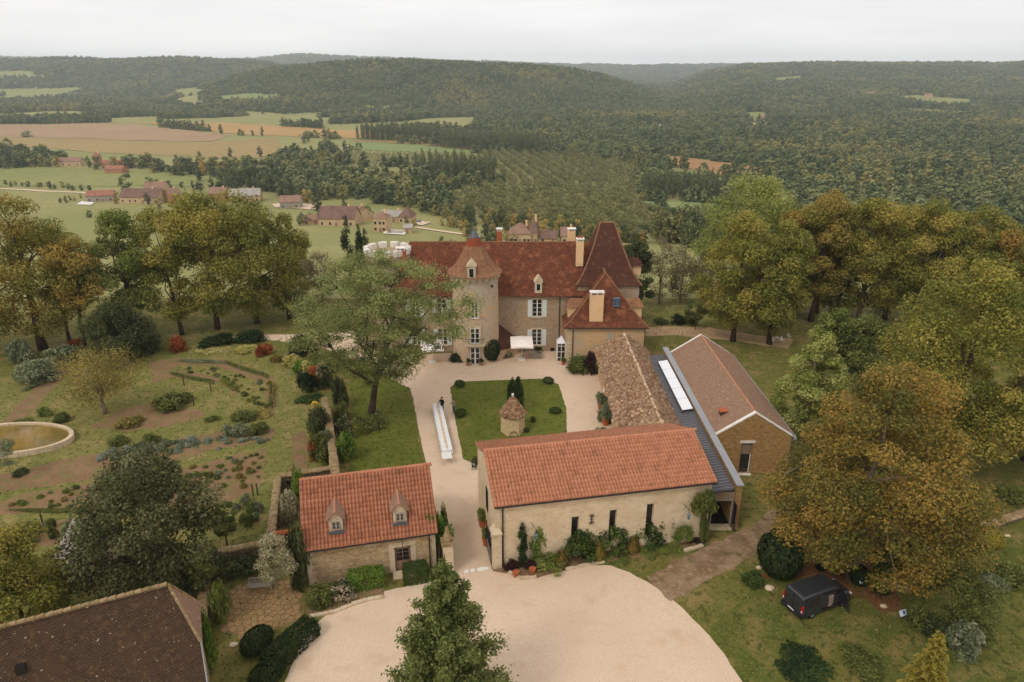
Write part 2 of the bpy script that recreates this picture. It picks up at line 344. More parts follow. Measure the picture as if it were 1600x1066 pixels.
def clearglass():
    n = N('clear_glass'); n.p.inputs['Transmission Weight'].default_value = 1; n.p.inputs['IOR'].default_value = 1.1
    return n.done((1, 1, 1, 1), .02, .5)
M['clear'] = clearglass()
def watermat():
    n = N('murky_pond_water'); c = n.co('world')
    n.bump(n.noise(c, 3, 3), .08, .02)
    return n.done(n.mix(n.rng(n.noise(c, .35, 3), .4, .65), S(140, 112, 54), S(112, 96, 48)), .06, .55)
M['water'] = watermat()
# foliage
M['l_autumn'] = leafmat('autumn_leaves', S(106, 106, 48), S(150, 136, 64), S(180, 150, 78))
M['l_olive'] = leafmat('turning_leaves', S(98, 106, 46), S(138, 136, 62), S(164, 152, 78))
M['l_russet'] = leafmat('russet_leaves', S(96, 96, 46), S(140, 124, 58), S(174, 138, 68))
M['l_goldolive'] = leafmat('gold_olive_leaves', S(104, 110, 48), S(148, 142, 62), S(176, 158, 80))
M['l_green'] = leafmat('fresh_green_leaves', S(92, 104, 46), S(124, 134, 62), S(152, 156, 84))
M['l_lime'] = leafmat('lime_green_leaves', S(122, 132, 60), S(154, 158, 80), S(186, 184, 114))
M['l_mid'] = leafmat('mid_green_leaves', S(80, 88, 42), S(106, 112, 54), S(130, 134, 72))
M['l_dark'] = leafmat('dark_green_leaves', S(62, 70, 38), S(84, 92, 52), S(114, 116, 74))
M['l_maple'] = leafmat('maple_leaves', S(66, 70, 40), S(96, 98, 58), S(130, 128, 88))
M['l_robinia'] = leafmat('feathery_leaves', S(112, 120, 66), S(138, 144, 84), S(162, 164, 98))
M['l_ginkgo'] = leafmat('glossy_green_leaves', S(76, 88, 42), S(106, 116, 58), S(138, 142, 82))
M['l_yew'] = leafmat('clipped_evergreen', S(30, 46, 22), S(48, 64, 30), S(68, 82, 40))
M['l_box'] = leafmat('box_leaves', S(48, 66, 28), S(72, 90, 38), S(98, 112, 52))
M['l_bright'] = leafmat('bright_hedge_leaves', S(70, 98, 34), S(104, 132, 48), S(146, 160, 70))
M['l_grey'] = leafmat('grey_green_leaves', S(98, 108, 78), S(130, 136, 98), S(160, 162, 128))
M['l_sage'] = leafmat('silver_leaves', S(124, 134, 112), S(154, 160, 138), S(184, 186, 166))
M['l_yellow'] = leafmat('yellow_leaves', S(142, 130, 48), S(178, 158, 64), S(196, 182, 96))
M['l_gold'] = leafmat('golden_needles', S(122, 112, 36), S(158, 142, 52), S(182, 168, 84))
M['l_red'] = leafmat('rust_red_leaves', S(128, 66, 36), S(168, 90, 46), S(194, 118, 62))
M['l_purple'] = leafmat('purple_leaves', S(48, 30, 32), S(70, 42, 42), S(92, 56, 50))
M['l_apple'] = leafmat('yellowing_apple_leaves', S(112, 104, 50), S(148, 132, 68), S(176, 156, 88))
M['l_blossom'] = leafmat('pale_fluttering_leaves', S(128, 124, 80), S(176, 166, 126), S(214, 204, 176))
M['l_bare'] = leafmat('fading_twigs', S(116, 104, 74), S(136, 122, 88), S(148, 136, 96))
M['l_flower'] = leafmat('pale_yellow_flowers', S(140, 138, 60), S(190, 176, 96), S(218, 206, 140))
M['l_rose'] = leafmat('rose_leaves', S(52, 70, 34), S(84, 96, 48), S(200, 176, 150))
AUT = (S(176, 142, 66), .64, .76)
M['v_tree'] = leafmat('valley_leaves', S(80, 90, 54), S(108, 114, 70), S(136, 136, 86), .2, .6, (S(182, 154, 84), .72, .88), .006)
M['v_wood'] = leafmat('wood_leaves', S(78, 92, 56), S(104, 114, 72), S(132, 134, 86), .2, .7, (S(166, 152, 88), .72, .92), .0042)
M['v_poplar'] = leafmat('poplar_leaves', S(84, 92, 58), S(106, 112, 72), S(128, 128, 84), .2, .3)
M['v_orchard'] = leafmat('walnut_leaves', S(104, 108, 64), S(130, 128, 78), S(152, 146, 94), .2, .5)
M['v_young'] = leafmat('young_orchard_leaves', S(116, 124, 76), S(138, 140, 90), S(156, 154, 102), .2, .4)

# ------------------------------------------------------------------ mesh helpers
MW = {}
def auto_uv(me):
    """metric uv per face: v runs up the slope, u along it"""
    uv = me.uv_layers.new(name='UVMap')
    nv = len(me.vertices); co = np.empty(nv * 3, np.float32); me.vertices.foreach_get('co', co); co = co.reshape(-1, 3)
    nl = len(me.loops); li = np.empty(nl, np.int32); me.loops.foreach_get('vertex_index', li)
    nf = len(me.polygons); nr = np.empty(nf * 3, np.float32); me.polygons.foreach_get('normal', nr); nr = nr.reshape(-1, 3)
    lt = np.empty(nf, np.int32); me.polygons.foreach_get('loop_total', lt)
    n = np.repeat(nr, lt, axis=0); p = co[li]
    flat = np.abs(n[:, 2]) > .97
    u = np.stack([-n[:, 1], n[:, 0], np.zeros(nl)], 1); ln = np.linalg.norm(u, axis=1); u[ln < 1e-6] = (1, 0, 0); u /= np.maximum(np.linalg.norm(u, axis=1), 1e-6)[:, None]
    u[flat] = (1, 0, 0)
    v = np.cross(n, u); v[flat] = (0, 1, 0)
    arr = np.stack([(p * u).sum(1), (p * v).sum(1)], 1).astype(np.float32)
    uv.data.foreach_set('uv', arr.ravel())
class MB:
    def __init__(s): s.v = []; s.f = []
    def add(s, pts, faces):
        o = len(s.v); s.v += [tuple(p) for p in pts]; s.f += [tuple(o + i for i in f) for f in faces]; return s
    def box(s, x0, x1, y0, y1, z0, z1):
        return s.add([(x0, y0, z0), (x1, y0, z0), (x1, y1, z0), (x0, y1, z0), (x0, y0, z1), (x1, y0, z1), (x1, y1, z1), (x0, y1, z1)],
                     [(0, 3, 2, 1), (4, 5, 6, 7), (0, 1, 5, 4), (1, 2, 6, 5), (2, 3, 7, 6), (3, 0, 4, 7)])
    def slab(s, q, th):
        """thick panel below polygon q (counter-clockwise seen from outside)"""
        a = [Vector(p) for p in q]; n = (a[1] - a[0]).cross(a[2] - a[0]).normalized(); k = len(a)
        lo = [p - n * th for p in a]
        return s.add(a + lo, [tuple(range(k)), tuple(range(2 * k - 1, k - 1, -1))] + [(i, k + i, k + (i + 1) % k, (i + 1) % k) for i in range(k)])
    def rings(s, rings, cap0=True, cap1=True):
        k = len(rings[0]); pts = [p for r in rings for p in r]; f = []
        for j in range(len(rings) - 1):
            for i in range(k):
                f.append((j * k + i, j * k + (i + 1) % k, (j + 1) * k + (i + 1) % k, (j + 1) * k + i))
        if cap0: f.append(tuple(range(k - 1, -1, -1)))
        if cap1: f.append(tuple((len(rings) - 1) * k + i for i in range(k)))
        return s.add(pts, f)
    def lathe(s, prof, c=(0, 0), k=24, a0=0.0, cap0=True, cap1=True):
        return s.rings([[(c[0] + r * math.cos(a0 + 6.283185 * i / k), c[1] + r * math.sin(a0 + 6.283185 * i / k), z) for i in range(k)] for r, z in prof], cap0, cap1)
    def tube(s, pts, rad, k=6):
        P = [Vector(p) for p in pts]; rs = rad if isinstance(rad, (list, tuple)) else [rad] * len(P); rr = []
        for i, p in enumerate(P):
            d = (P[min(i + 1, len(P) - 1)] - P[max(i - 1, 0)]).normalized()
            up = Vector((0, 0, 1)) if abs(d.z) < .9 else Vector((1, 0, 0))
            a = d.cross(up).normalized(); b = d.cross(a)
            rr.append([p + (a * math.cos(6.283185 * j / k) + b * math.sin(6.283185 * j / k)) * rs[i] for j in range(k)])
        return s.rings(rr)
    def build(s, name, mat, parent=None, smooth=False, loc=None, rz=0.0, world=False):
        me = bpy.data.meshes.new(name)
        v = s.v
        if world and parent is not None:
            inv = MW[parent].inverted(); v = [inv @ Vector(p) for p in v]
        me.from_pydata([tuple(p) for p in v], [], s.f)
        bm = bmesh.new(); bm.from_mesh(me); bmesh.ops.recalc_face_normals(bm, faces=bm.faces); bm.to_mesh(me); bm.free()
        auto_uv(me)
        if smooth: me.polygons.foreach_set('use_smooth', [True] * len(me.polygons))
        return link(name, me, mat, parent, loc, rz)
def link(name, me, mat, parent=None, loc=None, rz=0.0):
    o = bpy.data.objects.new(name, me); COL.objects.link(o)
    if mat and not me.materials: me.materials.append(M[mat] if isinstance(mat, str) else mat)
    if parent is not None: o.parent = parent
    if loc is not None: o.location = loc
    o.rotation_euler = (0, 0, rz)
    m = Matrix.Translation(o.location) @ Matrix.Rotation(rz, 4, 'Z')
    MW[o] = (MW[parent] @ m) if parent is not None else m
    return o
def tag(o, label=None, cat=None, group=None, kind=None):
    if label: o['label'] = label
    if cat: o['category'] = cat
    if group: o['group'] = group
    if kind: o['kind'] = kind
    return o
def thing(name, label, cat, loc=(0, 0, 0), rz=0.0, group=None):
    o = bpy.data.objects.new(name, None); COL.objects.link(o); o.empty_display_size = .3
    o.location = loc; o.rotation_euler = (0, 0, rz)
    MW[o] = Matrix.Translation(Vector(loc)) @ Matrix.Rotation(rz, 4, 'Z')
    return tag(o, label, cat, group)
def copy_tree(o, loc=None, rz=None, scale=None, label=None, group=None, parent=None):
    c = o.copy(); COL.objects.link(c)
    if parent is not None: c.parent = parent
    if loc is not None: c.location = loc
    if rz is not None: c.rotation_euler = (0, 0, rz)
    if scale is not None: c.scale = scale if hasattr(scale, '__len__') else (scale,) * 3
    if label: c['label'] = label
    if group: c['group'] = group
    for ch in list(KIDS.get(o.name, [])): copy_tree(ch, parent=c)
    return c
KIDS = {}
def quickmesh(name, verts, quads, tint=None, smooth=False, uv=False):
    me = bpy.data.meshes.new(name); nv, nf = len(verts), len(quads); k = quads.shape[1]
    me.vertices.add(nv); me.vertices.foreach_set('co', np.ascontiguousarray(verts, np.float32).ravel())
    me.loops.add(nf * k); me.loops.foreach_set('vertex_index', np.ascontiguousarray(quads, np.int32).ravel())
    me.polygons.add(nf); me.polygons.foreach_set('loop_start', np.arange(0, nf * k, k, dtype=np.int32))
    if tint is not None:
        a = me.attributes.new('tint', 'FLOAT', 'FACE'); a.data.foreach_set('value', np.ascontiguousarray(tint, np.float32))
    me.update(); me.validate()
    if uv: auto_uv(me)
    if smooth: me.polygons.foreach_set('use_smooth', [True] * nf)
    return me

# ------------------------------------------------------------------ ground
def ground():
    be = np.concatenate([np.linspace(-180, -56, 24, endpoint=False), np.linspace(-56, 56, 300), np.linspace(56, 180, 24)[1:-1]])
    rr = np.concatenate([[2.0], np.geomspace(8, 9000, 250)])
    A, Rr = np.meshgrid(np.radians(be), rr)
    X = (Rr * np.sin(A)).ravel(); Y = (Rr * np.cos(A)).ravel(); Z = T(X, Y)
    nb, nr = len(be), len(rr)
    i, j = np.meshgrid(np.arange(nr - 1), np.arange(nb), indexing='ij')
    q = np.stack([i * nb + j, i * nb + (j + 1) % nb, (i + 1) * nb + (j + 1) % nb, (i + 1) * nb + j], -1).reshape(-1, 4)
    q = q[:, ::-1]
    v = np.stack([X, Y, Z], 1)
    me = quickmesh('terrain', np.vstack([v, [[0, 0, 0]]]), q, smooth=True)
    o = link('terrain', me, 'meadow'); tag(o, 'rolling green valley and hills around the chateau', kind='structure')
    # the hub under the camera
    hub = MB(); hub.add([(2.2 * math.sin(t), 2.2 * math.cos(t), .0) for t in np.linspace(0, 6.283, 24, endpoint=False)], [tuple(range(23, -1, -1))])
    tag(hub.build('ground_patch', 'meadow', loc=(0, 0, .002)), 'grass patch of the terrace below', kind='structure')
ground()
RNG = random.Random(5)
def densify(pts, step=.6, jit=.06, seed=0):
    r = random.Random(seed); outp = []
    for i, p in enumerate(pts):
        q = pts[(i + 1) % len(pts)]; d = math.hypot(q[0] - p[0], q[1] - p[1]); k = max(1, int(d / step))
        for t in range(k):
            a = t / k; outp.append((p[0] + (q[0] - p[0]) * a + (r.uniform(-jit, jit) if t else 0), p[1] + (q[1] - p[1]) * a + (r.uniform(-jit, jit) if t else 0)))
    return outp
def sheet(name, label, pts, mat, lift, step=.6, jit=.06, drape=False, cell=25.0):
    """ground sheet over world polygon pts"""
    if not drape:
        pts = densify(pts, step, jit, len(pts) * 7 + int(abs(pts[0][0]) * 10))
        b = MB(); b.add([(x, y, lift) for x, y in pts], [tuple(range(len(pts)))])
        me = bpy.data.meshes.new(name); me.from_pydata(b.v, [], b.f); me.update()
        bm = bmesh.new(); bm.from_mesh(me)
        for f in bm.faces:
            if f.normal.z < 0: f.normal_flip()
        bmesh.ops.triangulate(bm, faces=bm.faces); bm.to_mesh(me); bm.free()
    else:
        bm = bmesh.new(); bm.faces.new([bm.verts.new((x, y, 0)) for x, y in pts])
        bmesh.ops.triangulate(bm, faces=bm.faces)
        for _ in range(9):
            lg = [e for e in bm.edges if e.calc_length() > cell]
            if not lg: break
            bmesh.ops.subdivide_edges(bm, edges=lg, cuts=1, use_grid_fill=False); bmesh.ops.triangulate(bm, faces=bm.faces)
        for v in bm.verts: v.co.z = Tz(v.co.x, v.co.y) + lift
        bm.normal_update()
        for f in bm.faces:
            if f.normal.z < 0: f.normal_flip()
        me = bpy.data.meshes.new(name); bm.to_mesh(me); bm.free()
    o = link(name, me, mat); tag(o, label, kind='structure'); return o
def P(*px): return [tuple(g0(a, b)[:2]) for a, b in px]
def PT(*px): return [tuple(at(a, b)[:2]) for a, b in px]

# plateau: park grass, garden grass, gravel court, lawns, beds
sheet('park_grass', 'worn green grass of the chateau park', [(-76, -20), (72, -20), (72, 112), (-76, 112)], 'grass', .006, 3, .2)
sheet('garden_grass', 'pale grass paths of the kitchen garden', P((-120, 860), (60, 870), (330, 850), (420, 830), (428, 760), (505, 735), (505, 600), (440, 560), (380, 528), (200, 560), (60, 585), (-150, 600)), 'garden_grass', .012, 1.2, .15)
arc = [g0(*p) for p in ((480, 985), (520, 955), (580, 930), (640, 915), (700, 900), (745, 893), (768, 890), (800, 893), (850, 893), (900, 884), (955, 884), (985, 895), (1020, 915), (1060, 945), (1100, 985), (1130, 1020), (1160, 1066))]
fore = [tuple(p[:2]) for p in arc] + [(16.5, 28), (13, 18), (0, 12), (-13, 18), (-15.5, 28), tuple(g0(445, 1066)[:2])]
sheet('gravel_forecourt', 'round pale gravel forecourt', fore, 'gravel', .018, .45, .06)
sheet('gravel_courtyard', 'pale gravel courtyard and lane before the chateau',
      P((690, 900), (768, 893), (768, 880), (757, 730), (885, 700), (965, 700), (962, 655), (945, 582), (890, 575), (884, 548), (700, 552), (640, 556), (640, 606), (645, 620), (652, 660), (668, 735), (686, 820), (694, 870)), 'gravel', .024, .5, .05)
sheet('gravel_path', 'pale gravel path leading west from the courtyard', P((652, 556), (600, 530), (560, 516), (500, 522), (440, 523), (395, 524), (350, 527), (395, 529), (435, 533), (505, 545), (560, 565), (650, 612)), 'gravel', .0235, .5, .1)
sheet('courtyard_lawn', 'clipped green lawn around the little stone well house', P((703, 606), (715, 597), (790, 594), (845, 592), (873, 601), (885, 640), (886, 692), (760, 735), (742, 726), (724, 718), (712, 660)), 'lawn', .030, .4, .05)
sheet('walled_lawn', 'green lawn under the feathery tree inside the garden wall', P((546, 735), (552, 640), (545, 580), (590, 580), (635, 605), (645, 640), (655, 700), (662, 728), (600, 742)), 'lawn', .030, .5, .08)
sheet('dirt_track', 'worn earth track from the forecourt to the side door', P((1020, 915), (1048, 940), (1072, 932), (1110, 905), (1150, 885), (1187, 862), (1215, 820), (1250, 800), (1230, 785), (1185, 815), (1150, 832), (1110, 850), (1065, 873), (1010, 900)), 'track', .024, .5, .22)
sheet('sandy_walk', 'sandy walk along the back lawn', P((1008, 512), (1040, 510), (1110, 512), (1180, 524), (1240, 530), (1230, 545), (1150, 533), (1050, 524), (1008, 526)), 'sand', .024, .8, .15)
sheet('back_lawn', 'pale open lawn behind the chateau', P((1005, 476), (1080, 477), (1160, 484), (1340, 486), (1500, 500), (1500, 520), (1340, 512), (1200, 512), (1100, 506), (1005, 505)), 'garden_grass', .018, 1.2, .15)
sheet('leaf_strewn_ground', 'brown leaf strewn earth below the orange tree', P((1185, 905), (1240, 880), (1300, 868), (1380, 860), (1420, 868), (1440, 890), (1400, 920), (1410, 955), (1380, 960), (1350, 935), (1300, 925), (1250, 905)), 'leaflitter', .018, .6, .25)
sheet('shade_tinted_rough_grass', 'rough grass with shade put into its colour on the garden side', P((1110, 985), (1190, 900), (1300, 930), (1400, 965), (1440, 900), (1500, 840), (1650, 790), (1750, 800), (1800, 1200), (1180, 1180)), 'dark_grass', .012, 1.2, .25)
beds = [((0, 785), (40, 770), (230, 745), (415, 700), (412, 745), (395, 770), (330, 790), (240, 800), (100, 795), (0, 805)),
        ((230, 712), (260, 690), (380, 668), (428, 670), (425, 690), (330, 702), (300, 715), (240, 730)),
        ((-60, 745), (10, 740), (130, 712), (215, 700), (235, 730), (140, 750), (0, 770)),
        ((235, 565), (275, 560), (345, 562), (395, 575), (430, 590), (432, 640), (425, 655), (412, 640), (415, 600), (385, 590), (340, 572), (275, 572), (262, 580), (300, 582), (345, 592), (375, 605), (370, 622), (362, 620), (360, 606), (330, 597), (270, 590), (240, 600)),
        ((140, 668), (190, 640), (270, 622), (275, 628), (240, 640), (310, 640), (320, 650), (270, 665), (200, 675)),
        ((450, 745), (460, 680), (475, 672), (485, 690), (480, 745)),
        ((20, 640), (60, 600), (95, 575), (108, 580), (80, 610), (50, 645), (20, 665), (0, 668)),
        ((-80, 830), (0, 822), (110, 812), (120, 845), (20, 862), (-80, 870))]
for i, b in enumerate(beds):
    sheet('soil_bed', 'brown soil bed of the kitchen garden', P(*b), 'soil', .018 + .0005 * i, .6, .18)

# fields on the valley floor
FIELD_POLYS = []
def field(name, label, px, mat, lift=.35):
    w = PT(*px); FIELD_POLYS.append(np.array(w)); sheet(name, label, w, mat, lift, drape=True, cell=30)
field('stubble_field', 'pinkish stubble field on the valley floor', ((-40, 196), (195, 193), (360, 212), (330, 221), (230, 220), (-40, 213)), 'f_pink')
field('crop_field', 'olive drying crop field beyond the farm', ((-40, 214), (60, 215), (235, 221), (330, 222), (435, 215), (436, 234), (405, 248), (330, 247), (180, 240), (60, 231), (-40, 228)), 'f_olive')
field('crop_field', 'orange ripe crop strip behind the stubble', ((200, 190), (330, 192), (600, 207), (602, 215), (550, 217), (445, 213), (370, 210), (250, 197)), 'f_orange')
field('pasture', 'green pasture between the two hamlets', ((-40, 264), (70, 261), (150, 266), (330, 272), (358, 283), (300, 292), (150, 293), (-40, 292)), 'f_green', .2)
field('green_field', 'green strip of field before the poplar wood', ((552, 222), (650, 226), (745, 236), (735, 240), (640, 238), (553, 234)), 'f_fresh')
field('brown_field', 'narrow brown strip beside the green field', ((553, 220), (650, 223.5), (745, 231.5), (745, 235), (650, 225.6), (553, 221.8)), 'f_brown')
field('brown_field', 'bare brown field between the yellow woods', ((985, 241), (1060, 245), (1195, 264), (1197, 278), (1130, 276), (1040, 259)), 'f_brown')
field('green_field', 'fresh green field by the farm track', ((1003, 314), (1130, 318), (1128, 333), (1012, 331)), 'f_fresh')
field('hill_meadow', 'pale green meadow on the wooded hillside', ((1385, 152), (1430, 149), (1520, 156), (1516, 168), (1450, 166)), 'f_green', .6)
field('hill_meadow', 'small pale clearing high on the wooded ridge', ((1198, 126), (1255, 117), (1252, 128), (1212, 131)), 'f_green', .6)
field('hill_meadow', 'green meadow at the foot of the far hill', ((318, 152), (440, 149), (442, 158), (350, 161)), 'f_fresh', .6)
field('hill_meadow', 'green meadow on the far hillside by white barns', ((270, 140), (310, 137), (318, 148), (285, 152)), 'f_green', .6)
field('hill_meadow', 'pale meadow beside the far village', ((-20, 139), (120, 137), (150, 143), (40, 150), (-20, 150)), 'f_green', .6)
field('hill_meadow', 'meadow on the far slope below the ridge', ((-20, 112), (40, 110), (58, 120), (-20, 124)), 'f_green', .6)
field('green_field', 'small green field among yellowing trees', ((843, 209), (880, 210), (878, 216), (846, 215)), 'f_fresh')
field('green_field', 'narrow field at the foot of the right hill', ((1150, 203), (1235, 207), (1236, 214), (1160, 210)), 'f_green')
field('pale_field', 'pale strip of field at the foot of the right woods', ((1545, 211), (1620, 214), (1620, 220), (1550, 217)), 'f_olive')
field('green_field', 'small meadow among the right valley woods', ((1285, 236), (1345, 238), (1350, 245), (1290, 243)), 'f_fresh')
field('farm_clearing', 'pale farm clearing below the right hills', ((1160, 176), (1200, 176), (1200, 190), (1165, 190)), 'f_green', .5)
ORCH = {'big': PT((690, 322), (760, 296), (850, 292), (985, 300), (1010, 322), (1018, 340), (1000, 368), (930, 366), (840, 356), (760, 344)),
        'young': PT((520, 238), (640, 240), (745, 243), (770, 252), (760, 268), (640, 258), (560, 262), (525, 250)),
        'far': PT((745, 240), (870, 242), (990, 258), (1000, 280), (990, 296), (860, 290), (775, 288), (775, 262)),
        'right': PT((1030, 336), (1120, 336), (1120, 366), (1050, 366))}
for k, w in ORCH.items():
    FIELD_POLYS.append(np.array(w)); sheet('orchard_ground', 'grassy floor of the %s walnut orchard' % k, w, 'f_orch', .2, drape=True, cell=30)
def strip(name, label, px, w, mat, lift):
    pts = [at(*p) for p in px]; b = []
    l, r = [], []
    for i, p in enumerate(pts):
        d = (pts[min(i + 1, len(pts) - 1)] - pts[max(i - 1, 0)]); d.z = 0; d.normalize(); n = Vector((-d.y, d.x, 0)) * w / 2
        l.append(tuple((p + n)[:2])); r.append(tuple((p - n)[:2]))
    sheet(name, label, l + r[::-1], mat, lift, drape=True, cell=6)
strip('farm_track', 'pale farm track between orchard and field', [(1008, 322), (1018, 340), (1030, 362), (1034, 376)], 3.5, 'sand', .35)
strip('country_lane', 'grey lane crossing the meadow below the village', [(650, 356), (690, 362), (735, 368), (790, 378)], 3, 'gravel', .3)
strip('country_lane', 'pale lane beside the hedge on the left meadow', [(-20, 296), (40, 297), (100, 300), (140, 303)], 4, 'gravel', .3)
# ------------------------------------------------------------------ building helpers
def wall_holes(b, x0, x1, z0, z1, y0, y1, holes):
    """wall panel in the xz plane (thickness y0..y1) with rectangular openings"""
    xs = sorted({x0, x1} | {h[0] for h in holes} | {h[1] for h in holes}); 
    for i in range(len(xs) - 1):
        a, c = xs[i], xs[i + 1]; m = (a + c) / 2
        cuts = sorted([(h[2], h[3]) for h in holes if h[0] < m < h[1]]); z = z0
        for (p, q) in cuts:
            if p > z + 1e-4: b.box(a, c, y0, y1, z, p)
            z = q
        if z < z1 - 1e-4: b.box(a, c, y0, y1, z, z1)
    return b
def window(parent, x, z, w, h, y, cols=2, rows=3, mat='white', fr=.07, glass='glass', dirn='-y', depth=.06, name='window', sill=True, bar=.045):
    """framed window; its outer face at y, looking along -y (or along -x / +x when dirn says so)"""
    def tr(pts):
        if dirn == '-y': return pts
        if dirn == '-x': return [(p[1], -p[0], p[2]) for p in pts]
        return [(-p[1], p[0], p[2]) for p in pts]
    f = MB(); x0, x1, z0, z1 = x - w / 2, x + w / 2, z, z + h
    f.box(x0, x0 + fr, y, y + depth, z0, z1); f.box(x1 - fr, x1, y, y + depth, z0, z1)
    f.box(x0 + fr, x1 - fr, y, y + depth, z0, z0 + fr); f.box(x0 + fr, x1 - fr, y, y + depth, z1 - fr, z1)
    for i in range(1, cols): c = x0 + w * i / cols; k = bar * (1.5 if cols == 2 else 1); f.box(c - k, c + k, y + .004, y + depth, z0 + fr, z1 - fr)
    for i in range(1, rows): c = z0 + h * i / rows; f.box(x0 + fr, x1 - fr, y + .01, y + depth, c - bar / 2, c + bar / 2)
    if sill: f.box(x0 - .05, x1 + .05, y - .06, y + depth, z0 - .07, z0 - .002)
    f.v = tr(f.v); o = f.build(name, mat, parent)
    g = MB(); g.box(x0 + fr * .6, x1 - fr * .6, y + depth * .6, y + depth + .01, z0 + fr * .6, z1 - fr * .6); g.v = tr(g.v)
    g.build('pane', glass, o); return o
def shutter(parent, x0, x1, z0, z1, y, mat='shutter'):
    b = MB(); b.box(x0, x1, y, y + .05, z0, z1)
    for t in (.12, .5, .88): zz = z0 + (z1 - z0) * t; b.box(x0 + .03, x1 - .03, y - .025, y - .002, zz - .06, zz + .06)
    return b.build('shutter', mat, parent)
def chimney(parent, x, y, z0, z1, w, d, mat='render_cream', slots=2, name='chimney'):
    b = MB(); b.box(x - w / 2, x + w / 2, y - d / 2, y + d / 2, z0, z1 - .38)
    o = b.build(name, mat, parent)
    c = MB()
    for i in range(slots + 1):
        xx = x - w / 2 + .06 + (w - .12 - .14) * i / slots; c.box(xx, xx + .14, y - d / 2 + .03, y + d / 2 - .03, z1 - .376, z1 - .12)
    c.box(x - w / 2 - .07, x + w / 2 + .07, y - d / 2 - .07, y + d / 2 + .07, z1 - .118, z1); c.build('chimney_cap', 'stone_white', o)
    fl = MB(); fl.box(x - w / 2 - .03, x + w / 2 + .03, y - d / 2 - .03, y + d / 2 + .03, z0 - .1, z0 + .14)
    return o
def dormer(parent, x, y, z, w, h, d, roof='tile_tower', wall='stone_lime', win=True, hood=.75, winframe='white', glass='glass', mat_side=None):
    """little roof window facing -y, base at z"""
    b = MB(); b.box(x - w / 2, x + w / 2, y, y + d, z, z + h); o = b.build('dormer', wall, parent)
    r = MB(); e = .12; zt = z + h + hood; zc = z + h
    r.add([(x - w / 2 - e, y - e, zc), (x + w / 2 + e, y - e, zc), (x + w / 2 + e, y + d, zc), (x - w / 2 - e, y + d, zc), (x, y - e + .02, zt), (x, y + d, zt)],
          [(0, 3, 2, 1), (0, 1, 4), (1, 2, 5, 4), (3, 0, 4, 5), (2, 3, 5)])
    r.build('dormer_roof', roof, o)
    if win:
        f = MB(); ww, wh = w * .52, h * .62; zz = z + h * .24
        f.box(x - ww / 2 - .06, x - ww / 2, y - .05, y - .004, zz - .06, zz + wh + .06); f.box(x + ww / 2, x + ww / 2 + .06, y - .05, y - .004, zz - .06, zz + wh + .06)
        f.box(x - ww / 2, x + ww / 2, y - .05, y - .004, zz - .06, zz); f.box(x - ww / 2, x + ww / 2, y - .05, y - .004, zz + wh, zz + wh + .06)
        f.build('window_frame', winframe, o); g = MB(); g.box(x - ww / 2, x + ww / 2, y - .02, y - .003, zz, zz + wh); g.build('pane', glass, o)
    return o
def quoins(parent, x, y, z0, z1, sx, sy, mat='stone_lime', step=.34, a=.55, b_=.32, seed=1, proud=.025):
    """corner stones at corner (x, y); the walls run towards sx (along x) and sy (along y)"""
    r = random.Random(seed); z = z0; i = 0
    while z < z1 - .1:
        h = min(step * r.uniform(.8, 1.2), z1 - z); la, lb = (a, b_) if i % 2 else (b_, a)
        la *= r.uniform(.85, 1.15); lb *= r.uniform(.85, 1.15)
        xs = sorted((x - sx * proud, x + sx * la)); ys = sorted((y - sy * proud, y + sy * lb))
        m = MB(); m.box(xs[0], xs[1], ys[0], ys[1], z + .008, z + h - .008); m.build('quoin', mat, parent); z += h; i += 1

